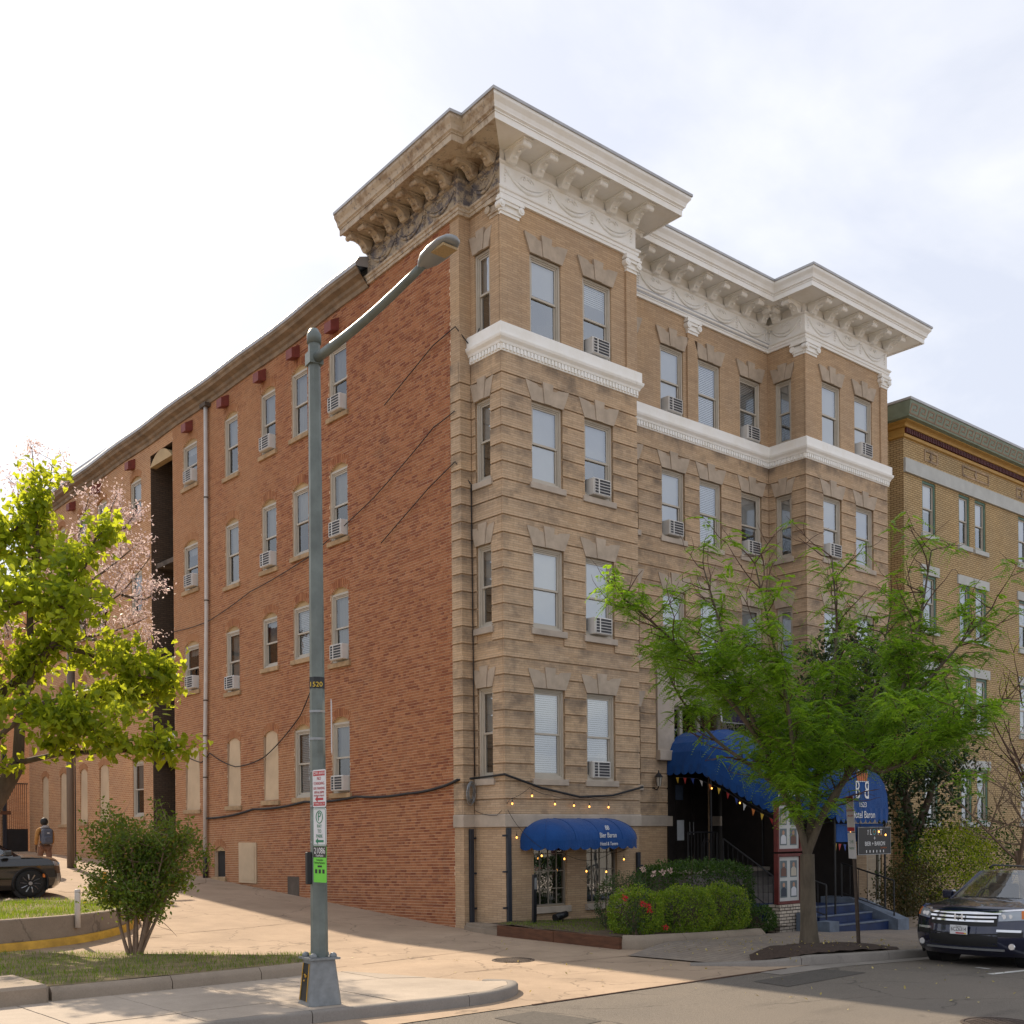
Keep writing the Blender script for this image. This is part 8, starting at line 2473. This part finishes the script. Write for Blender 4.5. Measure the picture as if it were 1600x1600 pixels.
        pl = MB().chamfer([(-.045, -.155, .555), (-.03, .155, .71)], .004).build('number_plate', MAT['sign_white'], o)
        text('6CZ6314', .088, (-.0465, 0, .64), (R(90), 0, R(-90)), MAT['ink_black'], pl, ext=.0008, sx=.80); text('Maryland', .026, (-.0465, 0, .692), (R(90), 0, R(-90)), MAT['ink_black'], pl, ext=.0008)
        MB().box(-.0465, -.0455, -.10, .05, .565, .588).build('plate_flag', MAT['ink_red'], pl); MB().box(-.0465, -.0455, -.14, -.10, .562, .585).build('plate_flag', MAT['ink_yellow'], pl)
        for s in (-1, 1): MB().tube([(2.2, s * .58, 1.70), (2.35, s * .585, 1.755), (4.2, s * .59, 1.74), (4.4, s * .58, 1.69)], .016, 6).build('roof_rail', MAT['trim'], o, True)
    else:
        for s in (-1, 1):
            patch('grille', s * .05, s * .34, lambda t: .68, lambda t: .93, .02, MAT['chrome']); patch('grille_mesh', s * .07, s * .32, lambda t: .70, lambda t: .91, .03, MAT['trim'])
            hl = patch('headlight', s * .55, s * .97, lambda t: .80 + .04 * abs(t), lambda t: .94 + .02 * abs(t), .012, MAT['lens'])
            MB().lathe([(.05, 0), (.05, .015), (.03, .02)], (xf(.72, .88) - .03, s * .70, .88), 12, 'x').build('lamp', MAT['lamp_white'], hl)
            patch('air_curtain', s * .72, s * .93, lambda t: .40, lambda t: .62, .008, MAT['steel'])
            MB().chamfer([(.62, min(s * .975, s * .992), .52), (.68, max(s * .975, s * .992), .62)], .004).build('side_marker', MAT['amber'], o)
        patch('lower_intake', -.66, .66, lambda t: .34, lambda t: .54, .006, MAT['trim'])
    return o
car('parked_suv', 'dark navy sport utility car parked at the right kerb', (2.1, -9.42, -0.12 - .04 * 2.1 - .02), (0, R(2.29), 0), MAT['navy'], 'suv')
bc = car('parked_black_car', 'black car nosing in from the left edge behind the upper lawn', (-5.80, 11.6, zalley(11.6) - .02), (0, 0, R(180)), MAT['car_black'], 'other')
bc.scale = (1, 1, .93)

# ------------------------------------------------------------------ pedestrian walking away up the alley
def skin_obj(name, verts, edges, radii, mat, parent, sub=2, root=0):
    me = bpy.data.meshes.new(name); me.from_pydata(verts, edges, []); me.materials.append(mat)
    o = link(name, me, parent)
    sk = o.modifiers.new('skin', 'SKIN')
    lay = me.skin_vertices[0] if len(me.skin_vertices) else None
    if lay is None:
        bpy.context.view_layer.objects.active = o
        lay = me.skin_vertices[0]
    for i, r_ in enumerate(radii): lay.data[i].radius = (r_, r_) if not isinstance(r_, tuple) else r_
    lay.data[root].use_root = True
    ss = o.modifiers.new('sub', 'SUBSURF'); ss.levels = sub; ss.render_levels = sub
    sk.use_smooth_shade = True
    return o
MAT['skin_tone'] = simple('skin_tone', (0.10, 0.055, 0.035), 0.6, 0.1, 5.0); MAT['jacket'] = simple('tan_jacket', (0.36, 0.17, 0.045), 0.85, 0.2, 12.0, bmp=.3)
MAT['trousers'] = simple('brown_trousers', (0.19, 0.10, 0.065), 0.9, 0.2, 9.0, bmp=.3); MAT['pack'] = simple('grey_backpack_cloth', (0.085, 0.095, 0.125), 0.8, 0.2, 14.0, bmp=.3); MAT['hair'] = simple('black_hair', (0.012, 0.011, 0.011), 0.6, 0.3, 30.0); MAT['hood'] = simple('grey_hood', (0.33, 0.30, 0.29), 0.85, 0.15, 9.0)
pe = empty('person', (-4.45, 16.6, zalley(16.6))); tag(pe, 'person in tan jacket and brown trousers walking away with a backpack', 'person')
pe.rotation_euler = (0, 0, R(0)); pe.scale = (.97, .97, .97)
bv = [(0, 0, .93), (0, .01, 1.12), (0, .02, 1.32), (0, .01, 1.46), (0, .02, 1.55), (0, .05, 1.66), (0, .05, 1.70),
      (-.10, 0, .88), (-.11, .14, .50), (-.11, .06, .10), (-.11, .17, .04), (.10, 0, .88), (.11, -.08, .50), (.11, -.26, .14), (.11, -.20, .05),
      (-.19, .01, 1.40), (-.25, -.04, 1.14), (-.25, .04, .92), (-.24, .08, .84), (.19, .01, 1.40), (.25, .05, 1.14), (.25, .13, .93), (.24, .17, .85)]
be = [(0, 1), (1, 2), (2, 3), (3, 4), (4, 5), (5, 6), (0, 7), (7, 8), (8, 9), (9, 10), (0, 11), (11, 12), (12, 13), (13, 14), (3, 15), (15, 16), (16, 17), (17, 18), (3, 19), (19, 20), (20, 21), (21, 22)]
brd = [(.14, .10), (.13, .09), (.15, .10), (.10, .08), .055, .095, .07, .085, .062, .042, .04, .085, .062, .042, .04, .06, .045, .035, .035, .06, .045, .035, .035]
skin_obj('body', bv, be, brd, MAT['skin_tone'], pe)
jv = [(0, 0, .86), (0, .01, 1.12), (0, .02, 1.32), (0, .01, 1.45), (0, .01, 1.51), (-.20, .01, 1.41), (-.262, -.04, 1.14), (-.258, .035, .94), (.20, .01, 1.41), (.262, .05, 1.14), (.258, .125, .95)]
skin_obj('jacket', jv, [(0, 1), (1, 2), (2, 3), (3, 4), (3, 5), (5, 6), (6, 7), (3, 8), (8, 9), (9, 10)], [(.18, .13), (.165, .12), (.18, .13), (.125, .10), .085, .085, .065, .055, .085, .065, .055], MAT['jacket'], pe)
skin_obj('trousers', [(0, 0, .93), (-.10, 0, .86), (-.115, .14, .50), (-.115, .06, .11), (.10, 0, .86), (.115, -.08, .50), (.115, -.255, .15)], [(0, 1), (1, 2), (2, 3), (0, 4), (4, 5), (5, 6)], [(.16, .12), .115, .085, .075, .115, .085, .075], MAT['trousers'], pe)
for x, y, z, rx in ((-.11, .10, .05, 0), (.11, -.235, .085, .5)):
    s_ = MB().chamfer([(-.05, -.11, -.05), (.05, .17, .045)], .03).build('shoe', MAT['hair'], pe); s_.location = (x, y, z); s_.rotation_euler = (rx, 0, 0); autosmooth(s_, 60)
hm = MB(); hm.ball((0, .045, 1.675), .118, 14, 10, 1.12); hm.build('hair', MAT['hair'], pe, True)
for s in (-1, 1):   # hands with fingers
    base = Vector((-.24, .08, .84)) if s < 0 else Vector((.24, .17, .85))
    hv = [tuple(base + Vector((0, 0, .02))), tuple(base + Vector((0, .012, -.06)))]; he = [(0, 1)]; hr = [.030, (.036, .018)]
    for k in range(4):
        b0 = len(hv); off = (k - 1.5) * .019; ln = (.055, .068, .072, .06)[k]
        hv += [tuple(base + Vector((.004 * s, off + .012, -.085))), tuple(base + Vector((-.006 * s, off + .018, -.085 - ln * .55))), tuple(base + Vector((-.018 * s, off + .02, -.085 - ln)))]
        he += [(1, b0), (b0, b0 + 1), (b0 + 1, b0 + 2)]; hr += [.0095, .009, .0075]
    b0 = len(hv); hv += [tuple(base + Vector((-.012 * s, .05, -.05))), tuple(base + Vector((-.02 * s, .062, -.09)))]; he += [(0, b0), (b0, b0 + 1)]; hr += [.011, .009]
    skin_obj('hand', hv, he, hr, MAT['skin_tone'], pe, 1)
hd_ = MB(); hd_.tube([(-.13, -.03, 1.46), (-.07, -.10, 1.50), (0, -.12, 1.51), (.07, -.10, 1.50), (.13, -.03, 1.46)], [.03, .05, .055, .05, .03], 8); hd_.build('hood', MAT['hood'], pe, True)
bk_ = empty('backpack', (-4.45, 16.6 - .20, zalley(16.6) + .93)); tag(bk_, 'grey blue backpack worn by the person in the alley', 'backpack')
m_ = MB(); m_.chamfer([(-.16, -.11, 0), (.16, .08, .48)], .05); autosmooth(m_.build('main_compartment', MAT['pack'], bk_), 60)
m_ = MB(); m_.chamfer([(-.13, -.16, .03), (.13, -.10, .25)], .03); autosmooth(m_.build('front_pocket', MAT['pack'], bk_), 60)
MB().box(-.03, .04, -.115, -.109, .33, .36).build('label_patch', MAT['sign_white'], bk_)
for s in (-1, 1): MB().tube([(s * .11, .06, .45), (s * .13, .16, .50), (s * .14, .20, .40), (s * .15, .10, .10)], .018, 5).build('strap', MAT['pack'], bk_)
# far birds are left out; finish: turn lettering curves into meshes
bpy.context.view_layer.update()
dg = bpy.context.evaluated_depsgraph_get()
for o in [q for q in COL.objects if q.type == 'FONT']:
    me = bpy.data.meshes.new_from_object(o.evaluated_get(dg)); me.name = o.name
    n_ = bpy.data.objects.new('lettering', me); COL.objects.link(n_)
    n_.parent = o.parent; n_.matrix_local = o.matrix_local.copy()
    nm = o.name; cu = o.data
    bpy.data.objects.remove(o); bpy.data.curves.remove(cu)
for o in COL.objects:
    if o.name.split('.')[0] in ('twigs', 'branches', 'crown', 'blossom', 'foliage'): o['kind'] = 'stuff'
